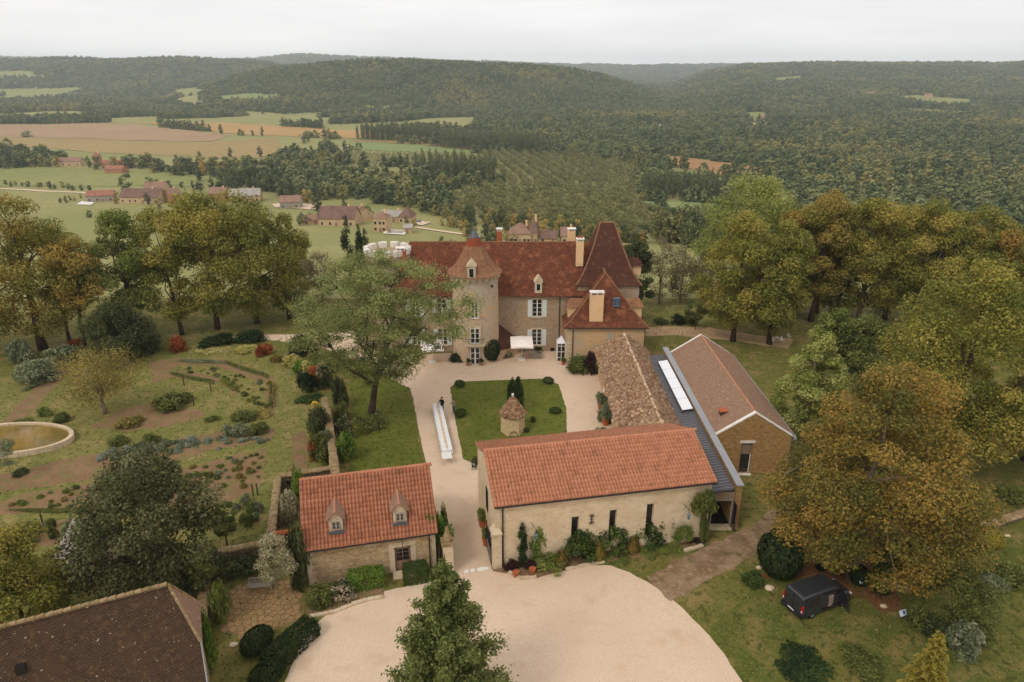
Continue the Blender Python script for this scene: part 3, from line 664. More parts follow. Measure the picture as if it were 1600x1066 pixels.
# ------------------------------------------------------------------ chateau
def chateau():
    c = thing('chateau', 'stone chateau with red tiled roofs, round tower and tall pavilion', 'chateau', (3.3, 88.5, 0))
    ox, oy = 3.3, 88.5
    X = lambda v: v - ox
    def bw(mb, name, mat, par=None, **k): return mb.build(name, mat, par or c, world=True, **k)
    # main block; facade at Y = 88.5
    wins = [(2.70, 3.98, 4.95, 7.35), (2.70, 3.98, .85, 3.15), (-9.9, -8.7, 4.95, 7.35), (-9.9, -8.7, .9, 3.2), (-13.4, -12.2, 4.95, 7.35), (-13.4, -12.2, .9, 3.2)]
    b = MB(); wall_holes(b, -15.5, 8.6, -.3, 8.0, 88.5, 89.0, wins); bw(b, 'facade_wall', 'stone_wall')
    b = MB(); b.box(-15.5, 8.6, 89.004, 98.3, -.3, 8.0); bw(b, 'wall', 'stone_wall')
    b = MB(); b.box(-15.55, 8.2, 88.3, 88.6, 7.93, 8.12); bw(b, 'cornice', 'wood_dark')
    # roof with bell-cast eaves
    zr = 13.95
    def hip(x0, x1, y0, y1, lv):  # lv: (inset_x_left, inset_x_right, inset_y, z)
        return [[(x0 + a, y0 + d, z), (x1 - e, y0 + d, z), (x1 - e, y1 - d, z), (x0 + a, y1 - d, z)] for a, e, d, z in lv]
    b = MB(); b.rings(hip(-15.9, 12, 87.95, 98.8, [(0, 0, 0, 7.95), (0, 0, 0, 8.05), (.35, 0, .9, 8.8), (.75, 0, 2.0, 10.1), (2.1, 0, 5.35, zr), ])); bw(b, 'roof', 'tile_red')
    r = MB(); x = -13.7
    while x < 9.6: r.lathe([(.17, x), (.15, x + .4)], (0, 0), 8); x += .42
    r.v = [(p[2], 93.37 + p[0], zr - .02 + p[1] * .8) for p in r.v]; bw(r, 'ridge_tiles', 'tile_tower')
    for (x0, x1, z0, z1) in wins:
        w = window(c, (x0 + x1) / 2 - ox, z0, x1 - x0, z1 - z0, .16, 2, 4, sill=False)
        m = MB(); m.box(x0 - .12, x1 + .12, 88.38, 88.62, z0 - .14, z0 - .002); bw(m, 'window_sill', 'stone_lime'); m = MB(); m.box(x0 - .14, x1 + .14, 88.465, 88.6, z1 + .002, z1 + .22); bw(m, 'lintel', 'stone_lime')
        if x0 < 5: shutter(c, x0 - .62 - ox, x0 - .03 - ox, z0, z1, -.075); shutter(c, x1 + .03 - ox, x1 + .62 - ox, z0, z1, -.075)
    b = MB(); b.box(5.2, 5.75, 88.46, 88.499, .05, .5); bw(b, 'cellar_vent', 'dark')
    dormer(c, 3.45 - ox, 88.15 - oy, 8.35, .95, 1.45, 2.4, 'stone_lime', 'stone_lime', hood=.62)
    dm = MB(); dm.lathe([(.09, 10.35), (.12, 10.5), (.05, 10.62), (.02, 10.8)], (3.45, 88.2), 8); bw(dm, 'finial', 'stone_lime')
    for (px_, py_, yy, z0, z1, w, d) in ((8.95, 0, 91.0, 11.3, 15.0, .95, .8), (8.2, 0, 95.8, 12.0, 15.3, 1.05, .8), (-1.75, 0, 96.2, 11.8, 15.2, .75, .75)):
        chimney(c, px_ - ox, yy - oy, z0, z1, w, d, 'render_cream' if px_ > 0 else 'terracotta')
    for dx in (-.2, .2):
        m = MB(); m.lathe([(.11, 15.0), (.13, 15.2), (.09, 15.35)], (8.95 + dx, 91.0), 8); bw(m, 'chimney_pot', 'terracotta')
    # round tower
    tc_ = (-4.75, 87.1)
    b = MB(); b.lathe([(3.12, -.3), (3.02, 3), (2.93, 11.2)], tc_, 40); bw(b, 'tower_wall', 'render_grey', smooth=False)
    b = MB(); b.lathe([(3.0, 11.15), (3.35, 11.5), (3.4, 11.62)], tc_, 40); bw(b, 'tower_cornice', 'stone_lime')
    for i in range(26):
        a = 6.283 * i / 26; m = MB(); m.box(-.1, .1, 2.95, 3.28, 11.02, 11.36); co_, si_ = math.cos(a), math.sin(a)
        m.v = [(tc_[0] + p[0] * co_ - p[1] * si_, tc_[1] + p[0] * si_ + p[1] * co_, p[2]) for p in m.v]; bw(m, 'corbel', 'stone_lime')
    b = MB(); b.lathe([(3.55, 11.6), (3.52, 11.68), (3.0, 12.05), (2.45, 12.65), (1.95, 13.4), (1.5, 14.25), (1.12, 15.02)], tc_, 40); bw(b, 'tower_roof', 'tile_tower')
    b = MB(); b.lathe([(1.125, 15.02), (.62, 16.05)], tc_, 32); bw(b, 'tower_roof_tip', 'tile_tower_top')
    b = MB(); b.lathe([(.66, 16.02), (.10, 17.05), (.03, 17.2)], tc_, 20); bw(b, 'lead_cap', 'lead')
    b = MB(); b.tube([(tc_[0], tc_[1], 17.1), (tc_[0], tc_[1], 18.9)], .03); b.tube([(tc_[0] - .45, tc_[1], 18.3), (tc_[0] + .45, tc_[1], 18.3)], .025); bw(b, 'weathervane', 'iron')
    dormer(c, -5.0 - ox, 83.75 - oy, 11.35, 1.05, 1.75, 2.6, 'stone_lime', 'stone_lime', hood=.75)
    for (z, h, w, dy) in ((2.95, 2.0, 1.15, 84.1), (6.3, 2.1, .85, 84.2)):
        o = window(c, -4.72 - ox, z, w, h, dy - .12 - oy, 2, 3)
        m = MB(); x0, x1 = -4.72 - w / 2, -4.72 + w / 2
        m.box(x0 - .2, x0 - .004, dy - .1, dy + .4, z - .1, z + h + .2); m.box(x1 + .004, x1 + .2, dy - .1, dy + .4, z - .1, z + h + .2); m.box(x0 - .004, x1 + .004, dy - .1, dy + .4, z + h + .004, z + h + .2)
        bw(m, 'window_surround', 'stone_lime')
    m = MB(); m.box(-6.0, -3.5, 83.45, 84.3, 2.62, 2.82); bw(m, 'balcony_slab', 'stone_lime')
    m = MB()
    for i in range(14): xx = -5.9 + i * .177; m.tube([(xx, 83.5, 2.8), (xx, 83.5, 3.65)], .018, 4)
    m.tube([(-5.95, 83.5, 3.65), (-3.55, 83.5, 3.65)], .03, 5); m.tube([(-5.95, 83.5, 3.65), (-5.95, 84.3, 3.65)], .03, 5); m.tube([(-3.55, 83.5, 3.65), (-3.55, 84.3, 3.65)], .03, 5); bw(m, 'balcony_railing', 'iron')
    window(c, -4.75 - ox, .06, 1.2, 2.3, 83.92 - oy, 2, 3, name='glazed_door', sill=False, bar=.06)
    m = MB(); m.box(-5.5, -4.0, 83.3, 84.2, -.05, .10); bw(m, 'door_step', 'stone_lime')
    m = MB(); m.box(-2.62, -2.38, 84.6, 84.75, 10.2, 10.5); bw(m, 'arrow_slit', 'dark')
    # lean-to roof between tower and facade
    m = MB(); m.slab([(-1.9, 88.45, 4.1), (-1.9, 84.9, 1.5), (1.0, 87.5, 1.25), (1.4, 88.45, 1.3)], .15); bw(m, 'lean_to_roof', 'tile_dark')
    m = MB(); m.rings([[(-1.9, 85.1, -.2), (.85, 87.55, -.2), (1.1, 88.45, -.2), (-1.9, 88.45, -.2)], [(-1.9, 85.1, 1.42), (.85, 87.55, 1.1), (1.1, 88.45, 1.12), (-1.9, 88.45, 1.5)]]); bw(m, 'lean_to_wall', 'render_grey')
    # tall pavilion
    cx, cy = 12.65, 92.95; hw, hd = 4.05, 4.4
    b = MB(); b.box(cx - hw, cx + hw, cy - hd, cy + hd, -.3, 9.38); bw(b, 'pavilion_wall', 'stone_wall')
    lv = [(1.0, 9.26), (.995, 9.36), (.88, 9.85), (.77, 10.55), (.675, 11.4), (.57, 12.5), (.44, 13.9)]
    rg = [[(cx - 4.35 * t, cy - 4.75 * t, z), (cx + 4.35 * t, cy - 4.75 * t, z), (cx + 4.35 * t, cy + 4.75 * t, z), (cx - 4.35 * t, cy + 4.75 * t, z)] for t, z in lv]
    rg.append([(cx - .95, cy - .12, 16.6), (cx + .95, cy - .12, 16.6), (cx + .95, cy + .12, 16.6), (cx - .95, cy + .12, 16.6)])
    b = MB(); b.rings(rg); bw(b, 'pavilion_roof', 'tile_dark')
    for k in range(4):
        b = MB(); pts = [Vector(r_[k]) + Vector((0, 0, .03)) for r_ in rg[1:]]; b.tube(pts, .11, 6); bw(b, 'hip_tiles', 'tile_tower')
    b = MB(); b.tube([(cx - 1.0, cy, 16.63), (cx + 1.0, cy, 16.63)], .14, 8); bw(b, 'ridge_tiles', 'tile_tower')
    m = MB(); m.box(16.3, 17.45, 92.2, 93.6, 9.7, 11.0); o = bw(m, 'side_dormer', 'render_cream')
    m = MB(); m.add([(14.6, 91.9, 11.0), (17.65, 91.9, 11.0), (17.65, 93.9, 11.0), (14.6, 93.9, 11.0), (14.6, 92.9, 12.0), (17.1, 92.9, 12.0)], [(0, 1, 5, 4), (1, 2, 5), (2, 3, 4, 5), (3, 0, 4), (0, 3, 2, 1)]); bw(m, 'dormer_roof', 'tile_dark', o)
    # front wing
    x0, x1, y0, y1 = 7.0, 17.0, 84.3, 92
    wh = [(9.0, 9.9, 2.2, 3.6)]
    b = MB(); b.box(x0, x1, y0, y1, -.3, 5.12); bw(b, 'wing_wall', 'render_orange')
    ax, ay, az = 12.05, 87.7, 11.2
    lv = [(0, 5.0), (.0, 5.1), (.16, 5.75), (.32, 6.75)]
    rg = []
    for t, z in lv:
        rg.append([(6.62 + (ax - 6.62) * t, 83.95 + (ay - 83.95) * t, z), (17.4 + (ax - 17.4) * t, 83.95 + (ay - 83.95) * t, z), (17.4 + (ax - 17.4) * t, 93.2, z), (6.62 + (ax - 6.62) * t, 93.2, z)])
    rg.append([(ax - .02, ay, az), (ax + .02, ay, az), (ax + .02, 93.2, az), (ax - .02, 93.2, az)])
    b = MB(); b.rings(rg); bw(b, 'wing_roof', 'tile_red')
    for k in (0, 1):
        b = MB(); b.tube([Vector(r_[k]) + Vector((0, 0, .03)) for r_ in rg[1:]], .11, 6); bw(b, 'hip_tiles', 'tile_tower')
    b = MB(); b.tube([(ax, ay, az), (ax, 93.0, az)], .14, 8); bw(b, 'ridge_tiles', 'tile_tower')
    chimney(c, 10.72 - ox, 84.95 - oy, 5.2, 9.6, 1.72, .9)
    b = MB(); b.box(-.45, .45, -.06, .06, 0, 1.0)
    o = window(c, 13.35 - ox, 7.5, .8, 1.0, 85.35 - oy, 2, 1, 'slate_blue', .08, 'glass_sky', name='roof_light', depth=.5)
    for sx, xx in ((-1, 7.25), (1, 16.8)):
        m = MB(); m.box(min(xx, xx - sx * 2.2), max(xx, xx - sx * 2.2), 86.3, 87.9, 5.3, 7.1); o = bw(m, 'side_dormer', 'render_cream')
        m = MB(); ex = xx + sx * .25; ix = xx - sx * 3.0
        m.add([(ix, 86.0, 7.1), (ex, 86.0, 7.1), (ex, 88.2, 7.1), (ix, 88.2, 7.1), (ix, 87.1, 8.0), (ex - sx * .5, 87.1, 8.0)], [(0, 1, 5, 4), (1, 2, 5), (2, 3, 4, 5), (3, 0, 4), (0, 3, 2, 1)]); bw(m, 'dormer_roof', 'tile_tower', o)
    quoins(c, x0 - ox, y0 - oy, -.1, 5.0, 1, 1, seed=3); 
    for xx in (8.35,): m = MB(); m.tube([(xx - .55, 84.15, 5.0), (xx - .55, 84.2, 0.1)], .06, 6); bw(m, 'downpipe', 'wood_dark')
    m = MB(); m.tube([(16.95, 84.1, 5.0), (17.08, 84.2, 0.1)], .06, 6); bw(m, 'downpipe', 'wood_dark')
    m = MB(); m.tube([(6.62, 83.9, 5.0), (17.4, 83.9, 5.0)], .08, 6); bw(m, 'gutter', 'wood_dark')
    m = MB(); m.tube([(6.3, 88.4, 8.0), (6.3, 88.42, .2)], .06, 6); bw(m, 'downpipe', 'wood_dark')
    # white glazed porch against the wing
    m = MB()
    for (xx, yy) in ((5.9, 85.1), (6.95, 85.1), (5.9, 86.3)): m.box(xx - .05, xx + .05, yy - .05, yy + .05, 0, 2.5)
    for z in (.5, 1.3, 2.1, 2.45): m.box(5.95, 6.9, 85.06, 85.14, z - .03, z + .03); m.box(5.86, 5.94, 85.15, 86.25, z - .03, z + .03)
    m.box(6.4, 6.46, 85.07, 85.13, 0, 2.5)
    o = bw(m, 'glazed_porch', 'white')
    m = MB(); m.add([(5.8, 85.0, 2.5), (7.0, 85.0, 2.5), (7.0, 86.4, 2.5), (5.8, 86.4, 2.5), (6.45, 85.7, 3.35)], [(0, 1, 4), (1, 2, 4), (2, 3, 4), (3, 0, 4), (0, 3, 2, 1)]); bw(m, 'porch_roof', 'skylight', o)
    m = MB(); m.box(5.96, 6.38, 85.09, 85.11, .03, 2.4); m.box(6.48, 6.88, 85.09, 85.11, .03, 2.4); bw(m, 'pane', 'glass', o)
    # crenellated tower behind the feathery tree
    t2 = (-16.7, 92.3)
    b = MB(); b.lathe([(2.95, -.5), (2.8, 11.4), (3.1, 12.1), (3.1, 12.8)], t2, 36); bw(b, 'battlement_tower_wall', 'stone_wall')
    for i in range(11):
        a0, a1 = 6.283 * i / 11 + .05, 6.283 * (i + .66) / 11 + .05; m = MB(); k = 5; ri, ro = 2.55, 3.17
        lo = [(ro, 12.802), (ri, 12.802), (ri, 13.55), (ro, 13.55)]
        m.rings([[(t2[0] + r_ * math.cos(a0 + (a1 - a0) * j / k), t2[1] + r_ * math.sin(a0 + (a1 - a0) * j / k), z) for r_, z in lo] for j in range(k + 1)]); bw(m, 'merlon', 'stone_white')
    chimney(c, -14.6 - ox, 90.6 - oy, 9.5, 13.9, 1.2, .9, 'terracotta')
    m = MB(); m.box(-20.2, -15.52, 89.6, 95, -.3, 6.2); bw(m, 'side_wall', 'stone_wall')
    m = MB(); m.slab([(-20.5, 89.2, 6.1), (-15.5, 89.2, 6.1), (-15.5, 92.4, 8.4), (-20.5, 92.4, 8.4)], .15); m.slab([(-15.5, 95.4, 6.1), (-20.5, 95.4, 6.1), (-20.5, 92.4, 8.4), (-15.5, 92.4, 8.4)], .15); bw(m, 'side_roof', 'tile_red')
    return c
chateau()

# ------------------------------------------------------------------ clay tile roofs, tile by tile
def tile_mesh(w, l):
    """one roman tile: a flat pan and a rounded roll, its low end standing proud; x across, y up the slope"""
    prof = [(0, -.01), (w * .26, -.015), (w * .34, .06), (w * .48, .118), (w * .66, .125), (w * .84, .09), (w * .97, .0)]
    v, f = [], []
    for (y, dz) in ((-.03, .055), (l, 0.0)):
        for (x, z) in prof: v.append((x, y, z + dz))
    k = len(prof)
    for (x, z) in prof: v.append((x, -.03, z + .055 - .055))
    for i in range(k - 1): f.append((i, i + 1, k + i + 1, k + i)); f.append((2 * k + i, 2 * k + i + 1, i + 1, i))
    return v, f
def tiled_slope(parent, x0, x1, ye, ze, yr, zr, rows, mat, label_rows_from_bottom=300, part='roof', skip=()):
    """tiles on the slope from eave (ye, ze) to ridge (yr, zr); local x along the eave; 300 nearest are parts"""
    Ls = math.hypot(yr - ye, zr - ze); n = int(round((x1 - x0) / .27)); w = (x1 - x0) / n; l = Ls / rows
    dv = Vector((0, (yr - ye) / Ls, (zr - ze) / Ls)); flip = yr < ye
    ux = Vector((-1, 0, 0)) if flip else Vector((1, 0, 0)); nn = ux.cross(dv)
    bd = MB(); q = [(x0, ye, ze), (x1, ye, ze), (x1, yr, zr), (x0, yr, zr)]
    if flip: q = q[::-1]
    bd.slab([Vector(p) - nn * .0 for p in q], .14); roof = bd.build(part, mat, parent)
    v, f = tile_mesh(w, l + .04)
    tm = bpy.data.meshes.new('tile'); tm.from_pydata(v, [], f); tm.update(); tm.materials.append(M[mat]); tm.polygons.foreach_set('use_smooth', [True] * len(tm.polygons))
    rot = Matrix((ux, dv, nn)).transposed().to_euler()
    rr = random.Random(n); V, Q, Tt = [], [], []; cnt = 0; va = np.array(v); fa = np.array(f); RM = np.array(Matrix((ux, dv, nn)).transposed())
    for r_ in range(rows):
        for i in range(n):
            o = Vector((x1 if flip else x0, ye, ze)) + ux * (i * w) + dv * (r_ * l + rr.uniform(-.012, .012)) + nn * (.012 + rr.uniform(0, .012))
            if any(s_[0] < o.x + w / 2 < s_[1] and s_[2] < r_ * l < s_[3] for s_ in skip): continue
            if cnt < label_rows_from_bottom:
                t = bpy.data.objects.new('tile', tm); COL.objects.link(t); t.parent = roof; t.location = o; t.rotation_euler = rot; cnt += 1
            else:
                V.append(va @ RM.T + np.array(o)); Q.append(fa + len(V[:-1]) * len(v)); Tt += [rr.random()] * len(f)
    if V:
        me = quickmesh('tile_field', np.vstack(V), np.vstack(Q), np.array(Tt), smooth=True)
        tag(link('tile_field', me, mat, roof), kind='stuff')
    return roof
# ------------------------------------------------------------------ gate cottage
def cottage():
    rz = math.atan2(2.2, 9.27); c = thing('gate_cottage', 'small stone cottage with terracotta roof and two dormers', 'house', (-15.05, 42.25, 0), rz)
    Lc, D = 9.45, 7.2
    door = (6.35, 7.55, 0, 2.25)
    b = MB(); wall_holes(b, 0, Lc, -.3, 3.32, 0, .45, [door]); b.box(0, Lc, D - .4, D, -.3, 3.3); b.build('wall', 'cott_stone', c)
    for xx in (0, Lc - .4):
        b = MB(); b.rings([[(xx, .45, -.3), (xx + .4, .45, -.3), (xx + .4, D - .4, -.3), (xx, D - .4, -.3)], [(xx, .45, 3.3), (xx + .4, .45, 3.3), (xx + .4, D - .4, 3.3), (xx, D - .4, 3.3)], [(xx, 3.55, 6.5), (xx + .4, 3.55, 6.5), (xx + .4, 3.65, 6.5), (xx, 3.65, 6.5)]])
        b.build('gable_wall', 'cott_stone', c)
    tiled_slope(c, -.22, Lc + .22, -.3, 3.25, 3.6, 6.85, 14, 'canal_tile2')
    tiled_slope(c, -.22, Lc + .22, 7.5, 3.25, 3.6, 6.85, 14, 'canal_tile2', 0, 'rear_roof')
    x = -.2
    while x < Lc:
        m = MB(); m.tube([(x, 3.6, 6.9), (x + .42, 3.6, 6.92)], [.13, .15], 8); m.build('ridge_tile', 'canal_tile2', c); x += .4
    # arched door with stone surround
    m = MB(); m.box(5.95, 6.35, -.03, .3, -.1, 2.2); m.box(7.55, 7.95, -.03, .3, -.1, 2.2); m.box(5.95, 7.95, -.032, .3, 2.25, 2.72); m.build('door_surround', 'stone_lime', c)
    d = MB(); d.box(6.37, 7.53, .12, .2, .05, 1.85)
    arc_ = [(6.37 + .58 + .58 * math.cos(a), 1.85 + .36 * math.sin(a)) for a in np.linspace(0, math.pi, 9)]
    d.rings([[(p[0], .12, p[1]) for p in arc_], [(p[0], .2, p[1]) for p in arc_]]); do = d.build('door', 'wood_brown', c)
    for i in range(2):
        for j in range(3):
            p = MB(); p.box(6.47 + i * .5, 6.47 + i * .5 + .44, .1, .119, .95 + j * .38, .95 + j * .38 + (.32 if j < 2 else .26)); p.build('pane', 'glass', do)
    h = MB(); h.tube([(7.42, .1, 1.0), (7.42, .05, 1.0), (7.3, .05, 1.0)], .02, 5); h.build('handle', 'iron', do)
    sp_ = MB(); sp_.box(6.35, 7.55, .35, .44, 0, 2.24); sp_.build('door_reveal', 'dark', c)
    st = MB(); st.box(6.1, 7.8, -.9, -.05, -.1, .12); st.build('door_step', 'stone_lime', c)
    pg = MB(); pg.tube([(6.95, -.03, 3.15), (6.95, -.7, 3.0)], .03, 5); pg.box(6.93, 6.97, -.7, -.1, 2.7, 3.02); pg.build('sign_bracket', 'iron', c)
    for i, (x, y) in enumerate(((2.3, .75), (6.95, .75))):
        z = 4.13; w, h, d_ = .98, 1.0, 2.6
        m = MB(); m.box(x - w / 2, x + w / 2, y - .28, y + d_ * .5, z - .25, z + h); o = m.build('dormer', 'stone_lime', c)
        r_ = MB(); e = .14; zc = z + h - .05; zt = zc + .72; yb = y + d_ + .05
        r_.slab([(x - w / 2 - e, y - .42, zc), (x, y - .46, zt), (x, yb, zt), (x - w / 2 - e, y + 1.5, zc)][::-1], .07)
        r_.slab([(x + w / 2 + e, y - .42, zc), (x + w / 2 + e, y + 1.5, zc), (x, yb, zt), (x, y - .46, zt)][::-1], .07); r_.build('dormer_roof', 'tile_brown', o)
        g = MB(); g.add([(x - w / 2, y - .28, zc), (x + w / 2, y - .28, zc), (x, y - .28, zt - .06), (x - w / 2, y + 1, zc), (x + w / 2, y + 1, zc), (x, y + 1, zt - .06)], [(0, 1, 2), (3, 5, 4), (0, 2, 5, 3), (1, 4, 5, 2)]); g.build('dormer_gable', 'stone_lime', o)
        t = MB(); t.tube([(x, y - .46, zt + .02), (x, yb, zt + .02)], .07, 6); t.build('ridge_tiles', 'canal_tile', o)
        window(o, x, z + .12, .62, .72, y - .345, 2, 2, 'wood_grey', .09, sill=False)
        l_ = MB(); l_.box(x - w / 2 - .08, x + w / 2 + .08, y - .52, y - .285, z - .14, z + .02); l_.box(x + w / 2 + .004, x + w / 2 + .06, y - .3, y + 1.0, z, z + h - .1); l_.build('lead_flashing', 'lead', o)
    quoins(c, 0, 0, -.05, 3.2, 1, 1, 'stone_lime', .3, .5, .3, 5); quoins(c, Lc, 0, -.05, 3.2, -1, 1, 'stone_lime', .36, .5, .3, 6)
    m = MB(); m.tube([(Lc - .45, -.12, 3.2), (Lc - .45, -.12, .1)], .05, 6); m.build('downpipe', 'iron', c)
    m = MB(); m.tube([(-.2, -.34, 3.2), (Lc + .2, -.34, 3.2)], .06, 6); m.build('gutter', 'iron', c)
cottage()
# ------------------------------------------------------------------ long front barn
def barn():
    rz = R(11.1); c = thing('long_barn', 'long pale limestone barn with terracotta tiled roof', 'barn', (-1.25, 44.35, 0), rz)
    Lb, D = 17.4, 9.0
    slits = [(6.25 - .3, 6.25 + .3, .55, 3.75), (9.3 - .3, 9.3 + .3, .75, 3.95), (12.35 - .3, 12.35 + .3, .85, 4.1)]
    b = MB(); wall_holes(b, 0, Lb, -.3, 5.62, 0, .5, slits); b.box(0, Lb, D - .45, D, -.3, 5.5); b.build('wall', 'ashlar', c)
    for xx in (0, Lb - .45):
        b = MB(); b.rings([[(xx, .5, -.3), (xx + .45, .5, -.3), (xx + .45, D - .45, -.3), (xx, D - .45, -.3)], [(xx, .5, 5.5), (xx + .45, .5, 5.5), (xx + .45, D - .45, 5.5), (xx, D - .45, 5.5)], [(xx, 4.4, 7.35), (xx + .45, 4.4, 7.35), (xx + .45, 4.5, 7.35), (xx, 4.5, 7.35)]])
        b.build('gable_wall', 'ashlar', c)
    tiled_slope(c, -.15, Lb + .25, -.32, 5.62, 4.5, 7.68, 13, 'canal_tile')
    tiled_slope(c, -.15, Lb + .25, 9.4, 5.62, 4.5, 7.68, 13, 'canal_tile', 0, 'rear_roof')
    x = -.15
    while x < Lb + .1:
        m = MB(); m.tube([(x, 4.5, 7.70), (x + .42, 4.5, 7.72)], [.11, .13], 8); m.build('ridge_tile', 'canal_tile', c); x += .4
    for s_ in slits:
        m = MB(); m.box(s_[0] - .01, s_[1] + .01, .36, .42, s_[2], s_[3]); o = m.build('slit_window', 'glass', c)
        m = MB(); m.box(s_[0], s_[0] + .05, .3, .36, s_[2], s_[3]); m.box(s_[1] - .05, s_[1], .3, .36, s_[2], s_[3]); m.build('frame', 'wood_dark', o)
        m = MB(); m.box(s_[0] - .16, s_[1] + .16, -.035, .12, s_[3] + .002, s_[3] + .22); m.build('lintel', 'stone_lime', c)
    # wrought iron wall anchor
    m = MB(); ax, az = 7.55, 3.35
    m.tube([(ax, -.05, az - .42), (ax, -.05, az + .42)], .03, 6); m.tube([(ax - .16, -.05, az), (ax + .16, -.05, az)], .025, 6)
    for sx in (-1, 1):
        for sz in (-1, 1):
            m.tube([(ax + sx * (.02 + .16 * math.sin(t)), -.05, az + sz * (.42 - .13 * (1 - math.cos(t)) * .8)) for t in np.linspace(0, 3.4, 8)], .025, 5)
    m.build('wall_anchor', 'iron', c)
    m = MB(); m.tube([(.55, -.12, 5.5), (.55, -.12, .1)], .06, 6); m.box(.42, .68, -.3, -.05, 5.42, 5.62); m.build('downpipe', 'iron', c)
    m = MB(); m.tube([(-.1, -.36, 5.55), (Lb + .2, -.36, 5.55)], .06, 6); m.build('gutter', 'iron', c)
    quoins(c, 0, 0, 3.3, 5.5, 1, 1, 'stone_lime', .32, .5, .35, 8)
    # corner pier that carries the gate
    z = -.05; rr = random.Random(4)
    while z < 3.1:
        h = rr.uniform(.26, .36); m = MB(); m.box(-.28 - rr.uniform(0, .02), .42, -.30 - rr.uniform(0, .02), .55, z + .006, z + h - .006); m.build('pier_stone', 'stone_lime', c); z += h
    m = MB(); m.rings([[(-.36, -.38, z), (.48, -.38, z), (.48, .6, z), (-.36, .6, z)], [(-.36, -.38, z + .14), (.48, -.38, z + .14), (.48, .6, z + .14), (-.36, .6, z + .14)], [(-.06, .1, z + .55), (.2, .1, z + .55), (.2, .5, z + .55), (-.06, .5, z + .55)]]); m.build('pier_cap', 'stone_lime', c)
    g = MB(); g.box(-.05, -.01, 3.4, 4.3, 2.6, 4.6); g.build('side_opening', 'dark', c)
    # wall lamps
    for xx, zz in ((2.75, 2.9), (15.1, 3.0)):
        l_ = thing('wall_lantern', ('dark iron wall lantern beside the cypress near the gate' if xx < 9 else 'dark iron wall lantern beside the cypress near the porch'), 'lantern', tuple(MW[c] @ Vector((xx, -.02, zz))), rz, 'wall lanterns on the barn')
        m = MB(); m.tube([(0, 0, .75), (0, -.15, .8), (.28, -.5, .45), (.3, -.52, .1)], .022, 5); m.tube([(0, 0, .2), (0, -.1, .25), (.1, -.2, .65)], .018, 5); m.build('bracket', 'iron', l_)
        m = MB(); m.lathe([(.03, .12), (.15, .0), (.13, -.04), (.10, -.36), (.04, -.42)], (.3, -.52), 6); m.build('lantern_body', 'slate_blue', l_)
barn()
# ------------------------------------------------------------------ east wing with stone slab roof
def slabroof(parent, quad_l, quad_r, name, seed, sx=.34, sy=.24, n_ind=0):
    """rough limestone slabs laid in courses; quads: eave0, eave1, ridge1, ridge0"""
    rr = np.random.RandomState(seed); V, Q, Tt = [], [], []
    cube = np.array([(-1, -1, -1), (1, -1, -1), (1, 1, -1), (-1, 1, -1), (-1, -1, 1), (1, -1, 1), (1, 1, 1), (-1, 1, 1)], float) * .5
    cf = np.array([(0, 3, 2, 1), (4, 5, 6, 7), (0, 1, 5, 4), (1, 2, 6, 5), (2, 3, 7, 6), (3, 0, 4, 7)])
    for q in (quad_l, quad_r):
        if q is None: continue
        e0, e1, r1, r0 = [np.array(p, float) for p in q]
        Le = np.linalg.norm(e1 - e0); Lsl = np.linalg.norm(r0 - e0); rows = int(Lsl / sy)
        up = (r0 - e0) / Lsl; al = (e1 - e0) / Le; nn = np.cross(al, up); nn = nn if nn[2] > 0 else -nn
        for i in range(rows + 1):
            t = i / rows; a = e0 + (r0 - e0) * t; b = e1 + (r1 - e1) * t; Lr = np.linalg.norm(b - a); x = -.1
            while x < Lr + .05:
                w = sx * rr.uniform(.6, 1.5)
                s3 = np.array((w * .97, sy * rr.uniform(1.3, 1.9), rr.uniform(.05, .11)))
                tl = rr.normal(0, .09); ya = rr.normal(0, .12); c_, s_ = math.cos(ya), math.sin(ya)
                p = cube * s3 * (1 + rr.uniform(-.12, .12, (8, 3)))
                p = np.stack([p[:, 0] * c_ - p[:, 1] * s_, p[:, 0] * s_ + p[:, 1] * c_, p[:, 2] + p[:, 1] * (-.22 + tl) + p[:, 0] * rr.normal(0, .08)], 1)
                ctr = a + al * (x + w / 2) + nn * (.07 + rr.uniform(0, .04)) + up * rr.normal(0, .04)
                V.append(ctr + p[:, :1] * al + p[:, 1:2] * up + p[:, 2:] * nn); Q.append(cf + 8 * (len(V) - 1)); Tt += [rr.rand()] * 6; x += w
    me = quickmesh(name, np.vstack(V), np.vstack(Q), np.array(Tt)); return tag(link(name, me, 'slab', parent), kind='stuff')
